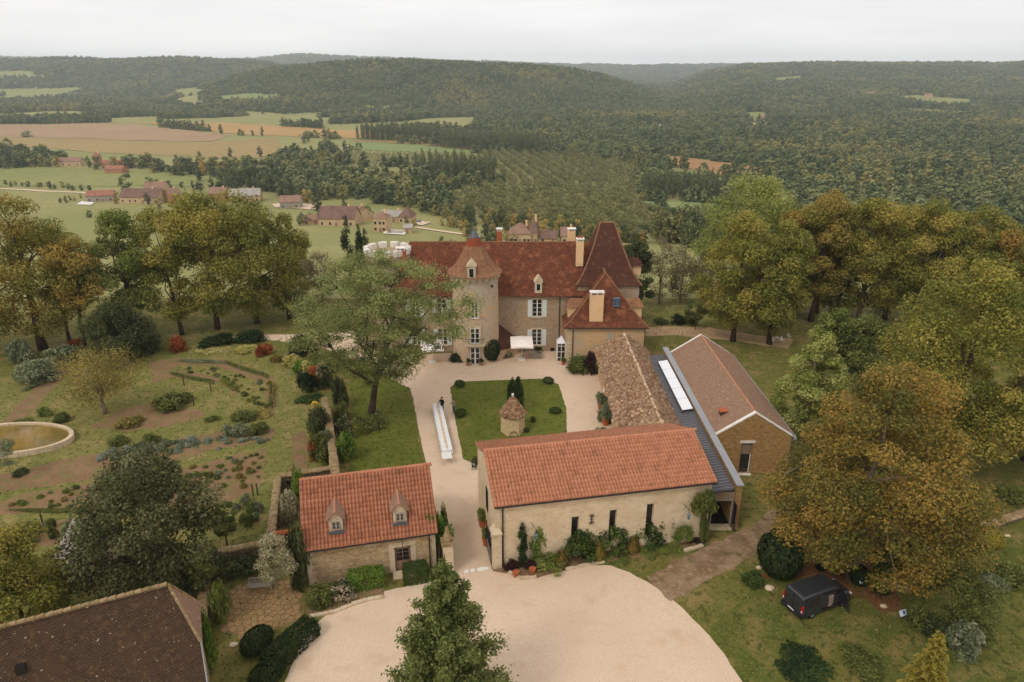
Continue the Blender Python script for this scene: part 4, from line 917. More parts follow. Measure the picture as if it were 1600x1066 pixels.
def east_wing():
    c = thing('stone_roofed_wing', 'low wing with a rough limestone slab roof', 'outbuilding', (13.5, 68, 0)); o = Vector((13.5, 68, 0))
    def w(m, n, mt, p=None): return m.build(n, mt, p or c, world=True)
    y0, y1, xl, xr, xm, ze, zr = 53.6, 81.2, 10.55, 16.6, 13.85, 3.15, 5.15
    b = MB(); b.box(xl + .15, xr, y0, y1 - .1, -.3, 3.1); w(b, 'wall', 'render_orange')
    b = MB(); b.rings([[(xl + .15, y1 - .4, 3.1), (xr, y1 - .4, 3.1), (xr, y1 - .1, 3.1), (xl + .15, y1 - .1, 3.1)], [(xm - .05, y1 - .4, zr - .1), (xm + .05, y1 - .4, zr - .1), (xm + .05, y1 - .1, zr - .1), (xm - .05, y1 - .1, zr - .1)]]); w(b, 'gable_wall', 'stone_wall')
    b = MB(); b.slab([(xl - .15, y0, ze), (xm, y0, zr), (xm, y1, zr), (xl - .15, y1, ze)][::-1], .12); b.slab([(xr + .1, y1, ze), (xm, y1, zr), (xm, y0, zr), (xr + .1, y0, ze)][::-1], .12); rf = w(b, 'roof', 'slab')
    q1 = [Vector(p) - o for p in ((xl - .15, y0, ze), (xl - .15, y1, ze), (xm, y1, zr), (xm, y0, zr))]
    q2 = [Vector(p) - o for p in ((xr + .1, y0, ze), (xr + .1, y1, ze), (xm, y1, zr), (xm, y0, zr))]
    slabroof(rf, q1, q2, 'stone_slabs', 11)
    rr = random.Random(3); y = y0
    while y < y1 - .2:
        l = rr.uniform(.5, .8); m = MB(); z = zr + .1
        m.rings([[(xm - .17, y, z - .1), (xm + .17, y, z - .1), (xm + .13, y, z + .05), (xm - .13, y, z + .05)], [(xm - .17, y + l - .03, z - .1), (xm + .17, y + l - .03, z - .1), (xm + .13, y + l - .03, z + .05 + rr.uniform(-.02, .02)), (xm - .13, y + l - .03, z + .05)]]); w(m, 'ridge_stone', 'stone_lime'); y += l
    for yy in (57, 62, 67, 74):
        window(c, -(yy) + 68, .9, .9, 1.4, xl + .10 - 13.5, 2, 3, dirn='-x')
    m = MB(); m.tube([(xl - .22, y0, ze - .05), (xl - .22, y1, ze - .05)], .07, 6); w(m, 'gutter', 'wood_dark')
    # glazed link: dark standing seam roof, skylight, parapet wall and entrance porch
    c2 = thing('glazed_link', 'narrow link with dark ribbed metal roof, skylight strip and glass entrance', 'outbuilding', (17.4, 66, 0))
    def w2(m, n, mt, p=None): return m.build(n, mt, p or c2, world=True)
    m = MB(); m.box(16.62, 18.25, 56, 77.9, -.3, 3.35); w2(m, 'wall', 'brown_stone')
    m = MB(); m.slab([(16.3, 49.2, 3.5), (18.2, 49.2, 3.85), (18.2, 78.1, 3.85), (16.3, 78.1, 3.5)], .12); rf2 = w2(m, 'roof', 'seam')
    y = 49.4
    rib = None
    while y < 78:
        m = MB(); m.slab([(16.32, y, 3.575), (18.18, y, 3.915), (18.18, y + .05, 3.915), (16.32, y + .05, 3.575)], .08)
        if rib is None or True: w2(m, 'rib', 'seam_rib', rf2)
        y += .42
    fr_ = MB(); fr_.box(17.0, 17.08, 63.0, 75.6, 3.7, 3.99); fr_.box(18.0, 18.08, 63.0, 75.6, 3.8, 4.16); sk = w2(fr_, 'skylight_frame', 'lead', rf2)
    for i in range(5):
        ya, yb = 63.05 + i * 2.5, 63.05 + (i + 1) * 2.5 - .08
        m = MB(); m.slab([(17.02, ya, 4.02), (18.06, ya, 4.2), (18.06, yb, 4.2), (17.02, yb, 4.02)], .05); w2(m, 'skylight_pane', 'skylight', c2)
    m = MB(); m.box(18.3, 18.75, 49.0, 79.0, -.3, 4.25); w2(m, 'parapet_wall', 'brown_stone')
    m = MB(); m.box(18.22, 18.85, 48.9, 79.1, 4.252, 4.36); w2(m, 'coping', 'zinc')
    # porch
    xa, xb, yf = 15.75, 18.3, 49.3
    m = MB(); m.box(xa - .6, xb, yf, yf + .25, 2.75, 3.45); w2(m, 'porch_fascia', 'taupe')
    m = MB(); m.box(xa - .4, xb, yf - .4, yf + 6.5, -.25, .08); w2(m, 'porch_floor', 'stone_lime')
    m = MB(); m.box(xa - .2, xb - .02, yf + .4, yf + 6.4, .085, .1); w2(m, 'dark_mat', 'dark')
    m = MB(); m.box(xa - .5, xa - .3, yf + .1, yf + 6, .05, 2.74); w2(m, 'porch_side_wall', 'taupe')
    m = MB(); m.box(xa + .75, xa + .85, yf, yf + .1, .08, 2.74); m.box(xb - .13, xb - .05, yf, yf + .1, .08, 2.74); m.box(xa - .35, xa - .27, yf, yf + .09, .08, 2.74); m.box(xa - .27, xb - .13, yf + .02, yf + .09, 2.62, 2.74); w2(m, 'porch_frame', 'wood_grey')
    m = MB(); m.tube([(xa + 1.5, yf + 3, .1), (xa + 1.5, yf + 2.9, 2.7)], .09, 8); m.slab([(xa + .6, yf + 2.85, 2.7), (xa + 1.25, yf + 2.85, .9), (xa + 1.45, yf + 2.85, .9), (xa + .8, yf + 2.85, 2.7)], .12); w2(m, 'white_strut', 'white')
    m = MB(); m.box(xa - .26, xa + .74, yf + .04, yf + .06, .1, 2.6); w2(m, 'pane', 'clear')
    m = MB(); m.box(xb - .02, xb + .03, yf + -.75, yf - .02, .1, 2.7); w2(m, 'glass_door_leaf', 'glass')
    m = MB(); m.box(xa - .4, xb, yf + 6.0, yf + 6.2, .1, 2.74); w2(m, 'porch_back_wall', 'render_cream')
    # brown tiled hall
    c3 = thing('brown_hall', 'golden stone hall with brown tiled gable roof and white coping', 'barn', (22.3, 67.7, 0))
    def w3(m, n, mt, p=None): return m.build(n, mt, p or c3, world=True)
    x0, x1, xm, y0, y1, ze, zr = 18.8, 26.0, 22.35, 57.7, 77.9, 3.95, 6.35
    dr = (21.45, 22.5, .05, 3.3)
    b = MB(); wall_holes(b, x0, x1, -.3, ze, y0, y0 + .4, [dr]); b.box(x0, x0 + .4, y0 + .4, y1 - .4, -.3, ze); b.box(x1 - .4, x1, y0 + .4, y1 - .4, -.3, ze); b.box(x0, x1, y1 - .4, y1, -.3, ze)
    for yy in (y0, y1 - .4): b.rings([[(x0, yy, ze), (x1, yy, ze), (x1, yy + .4, ze), (x0, yy + .4, ze)], [(xm - .04, yy, zr - .05), (xm + .04, yy, zr - .05), (xm + .04, yy + .4, zr - .05), (xm - .04, yy + .4, zr - .05)]])
    w3(b, 'wall', 'brown_stone')
    b = MB(); b.slab([(x0 - .1, y0 + .3, ze), (xm, y0 + .3, zr), (xm, y1 - .3, zr), (x0 - .1, y1 - .3, ze)][::-1], .15); b.slab([(x1 + .25, y1 - .3, ze - .12), (xm, y1 - .3, zr), (xm, y0 + .3, zr), (x1 + .25, y0 + .3, ze - .12)][::-1], .15); w3(b, 'roof', 'tile_brown')
    y = y0 + .3
    while y < y1 - .5: m = MB(); m.tube([(xm, y, zr + .01), (xm, y + .42, zr + .03)], [.12, .14], 8); w3(m, 'ridge_tile', 'canal_tile'); y += .4
    for yy in (y0 - .06, y1 - .32):
        for sx, xe in ((-1, x0 - .05), (1, x1 + .05)):
            n_ = 5
            for i in range(n_):
                t0, t1 = i / n_, (i + 1) / n_; a = (xe + (xm - xe) * t0, ze + .16 + (zr + .16 - ze - .16) * t0); b_ = (xe + (xm - xe) * t1, ze + .16 + (zr - ze) * t1)
                m = MB(); m.rings([[(a[0], yy, a[1] - .14), (a[0], yy + .4, a[1] - .14), (a[0], yy + .4, a[1]), (a[0], yy, a[1])], [(b_[0] + sx * .012, yy, b_[1] - .14), (b_[0] + sx * .012, yy + .4, b_[1] - .14), (b_[0] + sx * .012, yy + .4, b_[1]), (b_[0] + sx * .012, yy, b_[1])]]); w3(m, 'coping_stone', 'stone_white')
    m = MB(); m.box(dr[0], dr[1], y0 + .2, y0 + .3, 2.0, 3.3); w3(m, 'roller_blind', 'taupe')
    m = MB(); m.box(dr[0], dr[1], y0 + .24, y0 + .3, 0, 2.0); d = w3(m, 'glass_door', 'glass')
    m = MB(); m.box(dr[1] - .1, dr[1] - .02, y0 + .15, y0 + .23, .05, 2.0); m.box(dr[0], dr[0] + .06, y0 + .15, y0 + .23, .05, 2.0); w3(m, 'door_frame', 'white', d)
    m = MB(); m.box(dr[0] - .2, dr[1] + .2, y0 - .06, y0 + .12, 3.302, 3.55); w3(m, 'lintel', 'stone_white')
    m = MB(); m.box(dr[0] - .1, dr[1] + .1, y0 - .35, y0 - .01, -.1, .06); w3(m, 'door_step', 'stone_white')
    m = MB(); m.box(19.9, 20.45, 60.0, 60.6, 4.7, 5.3); o = w3(m, 'roof_vent', 'wood_dark')
    m = MB(); m.slab([(19.8, 59.9, 5.42), (20.55, 59.9, 5.5), (20.55, 60.7, 5.5), (19.8, 60.7, 5.42)], .1); w3(m, 'vent_cap', 'terracotta', o)
    m = MB(); m.box(x1 + .18, x1 + .5, y0, y1, ze - .35, ze - .1); w3(m, 'gutter', 'zinc')
    m = MB(); m.lathe([(.25, 0), (.3, .1), (.3, .5), (.2, .75)], (20.4, 57.0), 10); tag(m.build('water_bowl', 'iron', loc=(0, 0, 0)), 'small dark planter beside the glass door of the golden hall', 'planter')
east_wing()
# ------------------------------------------------------------------ well house
def wellhouse():
    c = thing('well_house', 'small round stone well house with conical stone slab roof', 'well house', (.08, 66.0, 0))
    k = 6; prof = [(1.28, -.1), (1.24, 2.35)]
    b = MB(); b.lathe(prof, (0, 0), k, R(0)); b.build('wall', 'well_stone', c)
    b = MB(); b.lathe([(1.38, 2.3), (.08, 4.05)], (0, 0), k, R(0)); rf = b.build('roof', 'slab', c)
    rr = np.random.RandomState(2); V, Q, Tt = [], [], []
    cube = np.array([(-1, -1, -1), (1, -1, -1), (1, 1, -1), (-1, 1, -1), (-1, -1, 1), (1, -1, 1), (1, 1, 1), (-1, 1, 1)], float) * .5
    cf = np.array([(0, 3, 2, 1), (4, 5, 6, 7), (0, 1, 5, 4), (1, 2, 6, 5), (2, 3, 7, 6), (3, 0, 4, 7)])
    for i in range(15):
        t = i / 15; r_ = 1.42 * (1 - t) + .1 * t; z = 2.32 + 1.75 * t; n = max(5, int(6.283 * r_ / .24))
        for j in range(n):
            a = 6.283 * (j + rr.rand()) / n; rh = r_ * math.cos(R(30)) / math.cos((a % R(60)) - R(30))
            s3 = np.array((.30 * rr.uniform(.7, 1.4), .34, rr.uniform(.05, .09))); p = cube * s3 * (1 + rr.uniform(-.15, .15, (8, 3)))
            ca, sa = math.cos(a + math.pi / 2), math.sin(a + math.pi / 2); px_ = p[:, 0] * ca - p[:, 1] * sa; py_ = p[:, 0] * sa + p[:, 1] * ca
            V.append(np.stack([rh * math.cos(a) + px_, rh * math.sin(a) + py_, z + p[:, 2] + p[:, 1] * .75 + rr.normal(0, .015)], 1)); Q.append(cf + 8 * (len(V) - 1)); Tt += [rr.rand() * .7] * 6
    tag(link('stone_slabs', quickmesh('stone_slabs', np.vstack(V), np.vstack(Q), np.array(Tt)), 'slab', rf), kind='stuff')
    m = MB(); m.lathe([(.1, 3.9), (.1, 4.25), (.14, 4.28), (.12, 4.4)], (0, 0), 8); m.build('finial', 'stone_white', c)
    m = MB(); m.tube([(.1 + .42 * math.cos(t), -1.14, .02 + .55 * math.sin(t)) for t in np.linspace(0, math.pi, 12)], .06, 5); m.build('low_arch', 'stone_mossy', c)
wellhouse()
# ------------------------------------------------------------------ old house with the dark roof, bottom left
def darkhouse():
    zr, zh, ze = 9.0, 6.0, 3.3
    rl = g0(0, 980, zr); rr_ = g0(262, 913, zr); d = (rr_ - rl); d.z = 0; rz = math.atan2(d.y, d.x)
    c = thing('dark_roofed_house', 'old house with lichen spotted dark brown half hipped roof', 'house', (rr_.x, rr_.y, 0), rz)
    # local: ridge runs along -x from 0; the near slope falls to -y
    x0 = -16; inv = MW[c].inverted(); Bc, Fc = inv @ g0(313, 941, zh), inv @ g0(310, 1003, zh); hb, hf = Bc.y, -Fc.y; hipx = (Bc.x + Fc.x) / 2
    kb, kf = hb * (zr - ze) / (zr - zh), hf * (zr - ze) / (zr - zh)
    b = MB(); b.rings([[(x0, -kf + .3, -.3), (hipx - .25, -kf + .3, -.3), (hipx - .25, kb - .3, -.3), (x0, kb - .3, -.3)], [(x0, -kf + .3, ze + .1), (hipx - .25, -kf + .3, ze + .1), (hipx - .25, kb - .3, ze + .1), (x0, kb - .3, ze + .1)], [(x0, -hf + .1, zh - .05), (hipx - .25, -hf + .1, zh - .05), (hipx - .25, hb - .1, zh - .05), (x0, hb - .1, zh - .05)]]); b.build('wall', 'cott_stone', c)
    def sl(q): m = MB(); m.slab(q, .18); return m
    m = sl([(x0, -kf, ze), (hipx, -kf, ze), (hipx, -hf, zh), (0, 0, zr), (x0, 0, zr)]); m.build('roof', 'tile_black', c)
    m = sl([(hipx, kb, ze), (x0, kb, ze), (x0, 0, zr), (0, 0, zr), (hipx, hb, zh)]); m.build('rear_roof', 'tile_black', c)
    m = sl([(hipx + .1, -hf, zh - .02), (hipx + .1, hb, zh - .02), (0, 0, zr)]); m.build('half_hip_roof', 'tile_brown', c)
    x = x0
    while x < -.1:
        m = MB(); m.tube([(x, 0, zr + .0), (x + .42, 0, zr + .03)], [.11, .14], 8); m.build('ridge_tile', 'stone_mossy', c); x += .42
    for sy, hd in ((-1, hf), (1, hb)):
        n_ = 10
        for i in range(n_):
            a = Vector((hipx * i / n_, sy * hd * i / n_, zr + (zh - zr) * i / n_ + .02)); b_ = Vector((hipx * (i + 1.05) / n_, sy * hd * (i + 1.05) / n_, zr + (zh - zr) * (i + 1.05) / n_ + .03))
            m = MB(); m.tube([a, b_], [.08, .1], 6); m.build('hip_tile', 'stone_mossy', c)
    m = MB(); m.tube([(hipx + .03, -kf, ze + .02), (hipx + .03, -hf, zh + .02)], .05, 5); m.build('verge', 'zinc', c)
    q = g0(32, 1040, 7.2); lp = MW[c].inverted() @ q; lp.z = zr + lp.y / hf * (zr - zh); m = MB(); m.box(lp.x - .22, lp.x + .22, lp.y - .25, lp.y + .25, lp.z - .25, lp.z + .2); m.build('roof_light', 'glass', c)
darkhouse()
# ------------------------------------------------------------------ foliage
def leaf_quads(rs, pos, nrm, size, tint, aspect=.62):
    n = len(pos); nrm = nrm / np.maximum(np.linalg.norm(nrm, axis=1), 1e-6)[:, None]
    r = rs.normal(size=(n, 3)); t = np.cross(nrm, r); t /= np.maximum(np.linalg.norm(t, axis=1), 1e-6)[:, None]; b = np.cross(nrm, t)
    s = size[:, None] * .5
    v = np.stack([pos - t * s, pos - b * s * aspect + nrm * s * .15, pos + t * s, pos + b * s * aspect + nrm * s * .15], 1).reshape(-1, 3)
    return v, np.arange(4 * n).reshape(-1, 4), tint
def puffs(rs, cl, rad, n, size, up=.5, flat=.75, shell=.55, tvar=.22, ctint=None):
    """n leaves spread through clumps with centres cl and radii rad"""
    k = len(cl); w = rad ** 2; idx = rs.choice(k, n, p=w / w.sum())
    d = rs.normal(size=(n, 3)); d /= np.linalg.norm(d, axis=1)[:, None]
    rr = (shell + (1 - shell) * rs.rand(n)) * rad[idx]; deep = rs.rand(n) < .22; rr[deep] *= rs.rand(deep.sum())
    off = d * rr[:, None]; off[:, 2] *= flat
    pos = cl[idx] + off
    nr = d * .7 + rs.normal(size=(n, 3)) * .55 + np.array((0, 0, up))
    ct = rs.normal(.48, .20, k) if ctint is None else ctint
    tint = np.clip(ct[idx] + rs.normal(0, tvar, n), 0, 1)
    return leaf_quads(rs, pos, nr, size * rs.uniform(.6, 1.35, n), tint)
def envelope(kind, t):
    """crown half width (0..1) at height fraction t of the crown"""
    if kind == 'round': return np.sqrt(np.maximum(1 - (2 * t - 1.0) ** 2, 0)) * .95 + .05
    if kind == 'egg': return np.clip(np.sin(np.pi * np.clip(t, 0, 1) ** .75), 0, 1) ** .75
    if kind == 'dome': return np.sqrt(np.maximum(1 - t ** 2.2, 0)) * np.minimum(1, .55 + 2.2 * t)
    if kind == 'cone': return np.clip((1 - t) ** .72, 0, 1) * np.minimum(1, .78 + 2.4 * t) + .02
    if kind == 'umbrella': return np.clip(np.minimum(1, .25 + 1.5 * t) * np.sqrt(np.maximum(1 - t ** 3, 0)), 0, 1)
    if kind == 'column': return np.clip(np.sin(np.pi * np.clip(.12 + .86 * t, 0, 1)) ** .6, .05, 1)
    return np.ones_like(t)
def crown_points(rs, kind, h0, h1, w, n, rmin, shellbias=.55, squash=1.0):
    """clump centres spread in the crown with a minimum spacing; returns (pos, radius)"""
    pts = []; tries = 0; ph = rs.rand(3) * 6.283
    while len(pts) < n and tries < n * 40:
        tries += 1; t = rs.rand(); a = rs.rand() * 6.283; e = float(envelope(kind, np.array(t)))
        q = (rs.rand() ** .5); q = q if rs.rand() > shellbias else .72 + .28 * rs.rand()
        lump = 1 + .20 * math.sin(2 * a + ph[0] + 2.2 * t) + .16 * math.sin(3 * a + ph[1] - 4 * t) + .12 * math.sin(5 * t + ph[2] + a)
        p = np.array((math.cos(a) * w * e * q * lump, math.sin(a) * w * e * q * squash * lump, h0 + (h1 - h0) * t))
        if all(np.sum((p - o) ** 2) > rmin ** 2 for o in pts): pts.append(p)
    return np.array(pts)
def limbs(b, rs, pts, base_h, trunk_top, r0, k=14, lean=(0, 0), bend=.25):
    """trunk, a few main limbs and thinner branches that reach the clumps"""
    tp = []
    for i in range(7):
        t = i / 6; j = r0 * .3 if 0 < i else 0
        tp.append((lean[0] * t ** 1.3 + rs.normal(0, 1) * j, lean[1] * t ** 1.3 + rs.normal(0, 1) * j, -.25 + (trunk_top + .25) * t))
    b.tube(tp, [r0 * 1.45, r0 * 1.0, r0 * .88, r0 * .72, r0 * .52, r0 * .32, r0 * .12], 8)
    nodes = [np.array(p) for p in tp[2:]]; nm = max(4, min(8, k // 4)); az = np.arctan2(pts[:, 1] - lean[1] * .5, pts[:, 0] - lean[0] * .5)
    for i in range(nm):
        a = -math.pi + 6.283 * (i + rs.uniform(-.3, .3)) / nm; sel = pts[np.abs((az - a + math.pi) % 6.283 - math.pi) < 3.4 / nm]
        if len(sel) == 0: continue
        e = sel[rs.randint(len(sel))] * .55 + sel.mean(0) * .45; z = base_h + (trunk_top - base_h) * rs.uniform(.02, .6); z = min(z, max(e[2] - .1, base_h * .7))
        f = (z / trunk_top); s_ = np.array((lean[0] * f ** 1.3, lean[1] * f ** 1.3, z)); L_ = np.linalg.norm(e - s_)
        c1 = s_ + (e - s_) * .35 + np.array((0, 0, L_ * bend * rs.uniform(-.1, .35))) + rs.normal(0, L_ * .05, 3); c2 = s_ + (e - s_) * .7 + np.array((0, 0, L_ * bend * rs.uniform(-.1, .4))) + rs.normal(0, L_ * .06, 3)
        r1 = r0 * rs.uniform(.38, .55); b.tube([s_, c1, c2, e], [r1, r1 * .72, r1 * .45, r1 * .15], 6); nodes += [s_ * .5 + c1 * .5, c1, c1 * .5 + c2 * .5, c2, e]
    nodes = np.array(nodes)
    for i in rs.permutation(len(pts))[:k]:
        e = pts[i]; dd = ((nodes - e) ** 2).sum(1) + np.where(nodes[:, 2] > e[2] + .3, 4.0, 0); s_ = nodes[np.argmin(dd)]; L_ = np.linalg.norm(e - s_)
        if L_ < .3: continue
        m = (s_ + e) / 2 + rs.normal(0, L_ * .09, 3) + np.array((0, 0, L_ * .08)); r1 = r0 * rs.uniform(.10, .18); b.tube([s_, m, e], [r1, r1 * .65, r1 * .2], 5)
def make_tree(name, label, loc, h, w, kind='round', mat='l_olive', bark='bark', seed=1, clear=.25, leaves=9000, lsize=.34, nclump=46, trunk_r=None, lean=(0, 0), group=None, density=1.0, rz=None, up=.5, crad=.30, flat=.75, limbk=16, trunk_top=.8, squash=1.0, bend=.25, shell=.55):
    rs = np.random.RandomState(seed); c = thing(name, label, 'tree', loc, 0, group)
    h0, h1 = h * clear, h * .97
    pts = crown_points(rs, kind, h0, h1, w * .80, nclump, w * .20, squash=squash)
    pts[:, 0] += lean[0] * pts[:, 2] / h; pts[:, 1] += lean[1] * pts[:, 2] / h
    rad = w * crad * rs.uniform(.5, 1.35, len(pts))
    if kind == 'cone': rad *= np.clip(1.15 - .75 * (pts[:, 2] - h0) / (h1 - h0), .3, 1)
    v, q, t = puffs(rs, pts, rad, int(leaves * density * 2.5), lsize * .92, up, flat, shell)
    v[:, 2] = np.maximum(v[:, 2], .15)
    me = quickmesh('crown', v, q, t); link('crown', me, mat, c)
    b = MB(); r0 = (trunk_r or max(.12, h * .02)) * .88; limbs(b, rs, pts, max(h0 * .85, .3), h * trunk_top, r0, limbk, lean, bend); b.build('trunk', bark, c, smooth=True)
    return c
def tree_px(name, label, bx, by, topy, wpx, topx=None, **k):
    """tree whose foot stands at pixel (bx, by), whose top is at row topy and whose crown is wpx wide"""
    p = at(bx, by); h = zat(bx, topy, p.y) - p.z; dz = depth((p.x, p.y, p.z + h * .55)); w = wpx * dz / F / 2
    if topx is not None: k['lean'] = ((topx - bx) * dz / F, 0)
    return make_tree(name, label, tuple(p), h, w, **k)
GRP_L = 'autumn trees along the west meadow'
tree_px('autumn_tree', 'autumn tree at the end of the west tree row, crown half bare', -12, 548, 318, 190, seed=11, mat='l_autumn', clear=.14, leaves=6500)
tree_px('autumn_tree', 'tall thinning brown tree with thick trunk beside two slim trunks', 68, 546, 302, 175, seed=12, mat='l_autumn', clear=.14, leaves=8500, trunk_r=.55)
tree_px('autumn_tree', 'slim straight trunked autumn tree behind the thick trunked one', 110, 537, 345, 110, seed=13, mat='l_goldolive', clear=.4, leaves=4200, trunk_r=.25)
tree_px('autumn_tree', 'autumn tree with curved dark trunk next to the evergreen bush', 132, 545, 372, 100, topx=150, seed=14, mat='l_autumn', clear=.42, leaves=4000, trunk_r=.28)
tree_px('green_tree', 'tall fresh green tree among the brown autumn trees', 213, 528, 326, 112, seed=15, kind='egg', mat='l_green', clear=.2, leaves=9000)
tree_px('autumn_tree', 'leaning slender autumn tree right of the fresh green tree', 285, 523, 318, 100, topx=272, seed=16, mat='l_goldolive', clear=.14, leaves=5500, trunk_r=.3)
tree_px('autumn_tree', 'broad golden brown tree in the west tree row', 340, 514, 300, 160, seed=17, mat='l_goldolive', clear=.14, leaves=12000, nclump=60)
tree_px('autumn_tree', 'broad dark olive tree at the end of the west tree row near the path', 402, 505, 303, 160, seed=18, mat='l_olive', clear=.12, leaves=13000, nclump=60)
tree_px('autumn_tree', 'olive and gold tree behind the broad dark olive one', 452, 498, 335, 90, seed=19, mat='l_olive', clear=.1, leaves=7000)
tree_px('evergreen_tree', 'dark spreading evergreen bush tree on the garden edge', 196, 558, 478, 122, seed=20, kind='dome', mat='l_dark', clear=.05, leaves=8000, lsize=.3, crad=.3)
tree_px('apple_tree', 'spreading yellowing apple tree with bare grey twigs', 165, 646, 548, 150, seed=21, kind='umbrella', mat='l_apple', bark='bark_pale', clear=.3, leaves=3800, lsize=.2, crad=.3, limbk=40, nclump=60, trunk_r=.24)
tree_px('maple_tree', 'big dark green maple beside the grey shed', 252, 940, 722, 232, seed=22, kind='round', mat='l_maple', clear=.1, leaves=16000, lsize=.24, nclump=85, crad=.26, shell=.5)
tree_px('autumn_tree', 'golden brown bushy tree behind the dark roofed house', 45, 1000, 832, 190, seed=23, kind='dome', mat='l_goldolive', clear=.05, leaves=12000, lsize=.2, crad=.3)
tree_px('robinia_tree', 'spreading feathery green tree on the walled lawn', 578, 655, 388, 300, topx=625, seed=24, kind='umbrella', mat='l_robinia', bark='bark', clear=.24, leaves=30000, lsize=.22, nclump=180, crad=.18, flat=.45, limbk=110, trunk_r=.42, trunk_top=.62, up=.9, bend=.1, shell=.2)
def spray_tree(name, label, bx, by, topy, wpx, mat, seed=1, nb=190, per=330, ls=.2, rise=.45):
    """conical broadleaf: rising branches, each carrying a ragged spray of leaves"""
    p = at(bx, by); h = zat(bx, topy, p.y) - p.z; w = wpx * depth((p.x, p.y, p.z + h * .45)) / F / 2; rs = np.random.RandomState(seed); c = thing(name, label, 'tree', tuple(p)); b = MB()
    b.tube([(0, 0, -.3), (0, 0, h * .4), (.08, 0, h * .96)], [.24, .15, .02], 8); P_, N_, T_ = [], [], []
    for i in range(nb):
        t = (i + rs.rand()) / nb; t = .02 + .96 * t ** 1.15; z = h * t * .93; L_ = w * min(1.0, (1 - t) / .62) * rs.choice([.62, .8, .95, 1.12, 1.22], p=[.15, .25, .3, .2, .1]) + .22; a = i * 2.39996 + rs.normal(0, .3)
        d = np.array((math.cos(a), math.sin(a), rise * rs.uniform(.6, 1.5))); d /= np.linalg.norm(d); s_ = np.array((0, 0, z)); e = s_ + d * L_; m_ = (s_ + e) / 2 - np.array((0, 0, L_ * .05)); r1 = .02 + .02 * L_
        b.tube([s_, m_, e], [r1, r1 * .6, .006], 5); n = int(per * (.35 + .75 * L_ / w)); u = rs.beta(1.7, 1.1, n)[:, None]; q = (1 - u) ** 2 * s_ + 2 * u * (1 - u) * m_ + u * u * e
        k = 5 + int(L_ * 5); tw = rs.normal(size=(k, 3)) * np.array((1, 1, .55)) * L_ * .10; ki = rs.randint(0, k, n); q = q + tw[ki] * (.35 + .65 * np.sin(np.pi * np.clip(u, 0, .97))) + rs.normal(size=(n, 3)) * (.05 + .035 * L_)
        P_.append(q); N_.append(d * .5 + rs.normal(size=(n, 3)) * .6 + np.array((0, 0, .5))); T_.append(np.clip(rs.normal(.45, .08) + .15 * u[:, 0] + rs.normal(0, .2, n), 0, 1))
    pos = np.vstack(P_); v, q, t = leaf_quads(rs, pos, np.vstack(N_), ls * rs.uniform(.6, 1.35, len(pos)), np.concatenate(T_)); v[:, 2] = np.maximum(v[:, 2], .1)
    link('crown', quickmesh('crown', v, q, t), mat, c); b.build('trunk', 'bark', c, smooth=True); return c
spray_tree('conical_tree', 'conical bright green tree standing on the gravel forecourt', 704, 1150, 852, 184, 'l_ginkgo', 25, nb=105, per=640, ls=.18)
tree_px('young_tree', 'slim thinning young tree on the flagstone terrace', 330, 965, 858, 62, seed=26, mat='l_mid', bark='bark_pale', clear=.3, leaves=1200, lsize=.14, nclump=24, trunk_r=.05)
tree_px('young_tree', 'slim young tree with pale fluttering leaves beside the terrace bench', 436, 936, 838, 70, seed=27, mat='l_blossom', bark='bark_pale', clear=.32, leaves=2200, lsize=.13, nclump=26, trunk_r=.05)
tree_px('fruit_tree', 'small round fruit tree beside the big maple', 355, 852, 786, 46, seed=28, mat='l_mid', clear=.3, leaves=2000, lsize=.18, nclump=20, trunk_r=.08)
tree_px('olive_tree', 'thin grey olive sapling beside the pond', 20, 748, 688, 46, seed=29, mat='l_grey', bark='bark_pale', clear=.35, leaves=1300, lsize=.14, nclump=18, trunk_r=.05)
tree_px('chestnut_tree', 'yellow brown tree on the back lawn next to the sandy walk', 1145, 533, 330, 150, seed=31, kind='egg', mat='l_goldolive', clear=.14, leaves=12000, nclump=60, crad=.28)
tree_px('chestnut_tree', 'yellow brown tree shading the white garden chairs', 1202, 538, 340, 115, seed=32, kind='egg', mat='l_olive', clear=.12, leaves=10000, nclump=55, crad=.28)
tree_px('lime_tree', 'tall light green tree rising behind the yellow brown trees', 1160, 476, 279, 150, seed=33, mat='l_lime', clear=.1, leaves=12000, nclump=55)
tree_px('autumn_tree', 'tall thinning brown tree with double trunk', 1266, 502, 312, 125, seed=34, mat='l_autumn', bark='bark', clear=.28, leaves=9500, trunk_r=.4)
tree_px('autumn_tree', 'golden brown tree right of the double trunked tree', 1340, 505, 312, 120, seed=35, mat='l_goldolive', clear=.24, leaves=10000)
tree_px('autumn_tree', 'orange tinted tree at the back of the east grove', 1275, 488, 300, 90, seed=41, mat='l_russet', clear=.2, leaves=6000)
tree_px('autumn_tree', 'broad golden tree in the east grove with pale bare limbs', 1425, 512, 318, 135, seed=36, mat='l_goldolive', bark='bark_pale', clear=.25, leaves=9500, limbk=34)
tree_px('autumn_tree', 'olive gold tree at the far side of the east grove', 1500, 505, 328, 135, seed=37, mat='l_olive', bark='bark_pale', clear=.2, leaves=9500)
tree_px('autumn_tree', 'orange autumn tree at the edge of the east meadow', 1555, 515, 352, 130, seed=42, mat='l_russet', clear=.15, leaves=8000)
tree_px('chestnut_tree', 'huge golden olive tree spreading behind the russet one', 1470, 730, 398, 290, seed=38, kind='egg', mat='l_goldolive', clear=.1, leaves=26000, nclump=100, crad=.22, lsize=.28, trunk_r=.5)
tree_px('chestnut_tree', 'huge russet tree beside the black van', 1332, 905, 576, 345, seed=39, kind='dome', mat='l_russet', bark='bark_pale', clear=.14, leaves=36000, nclump=120, crad=.2, lsize=.23, limbk=70, trunk_r=.45)
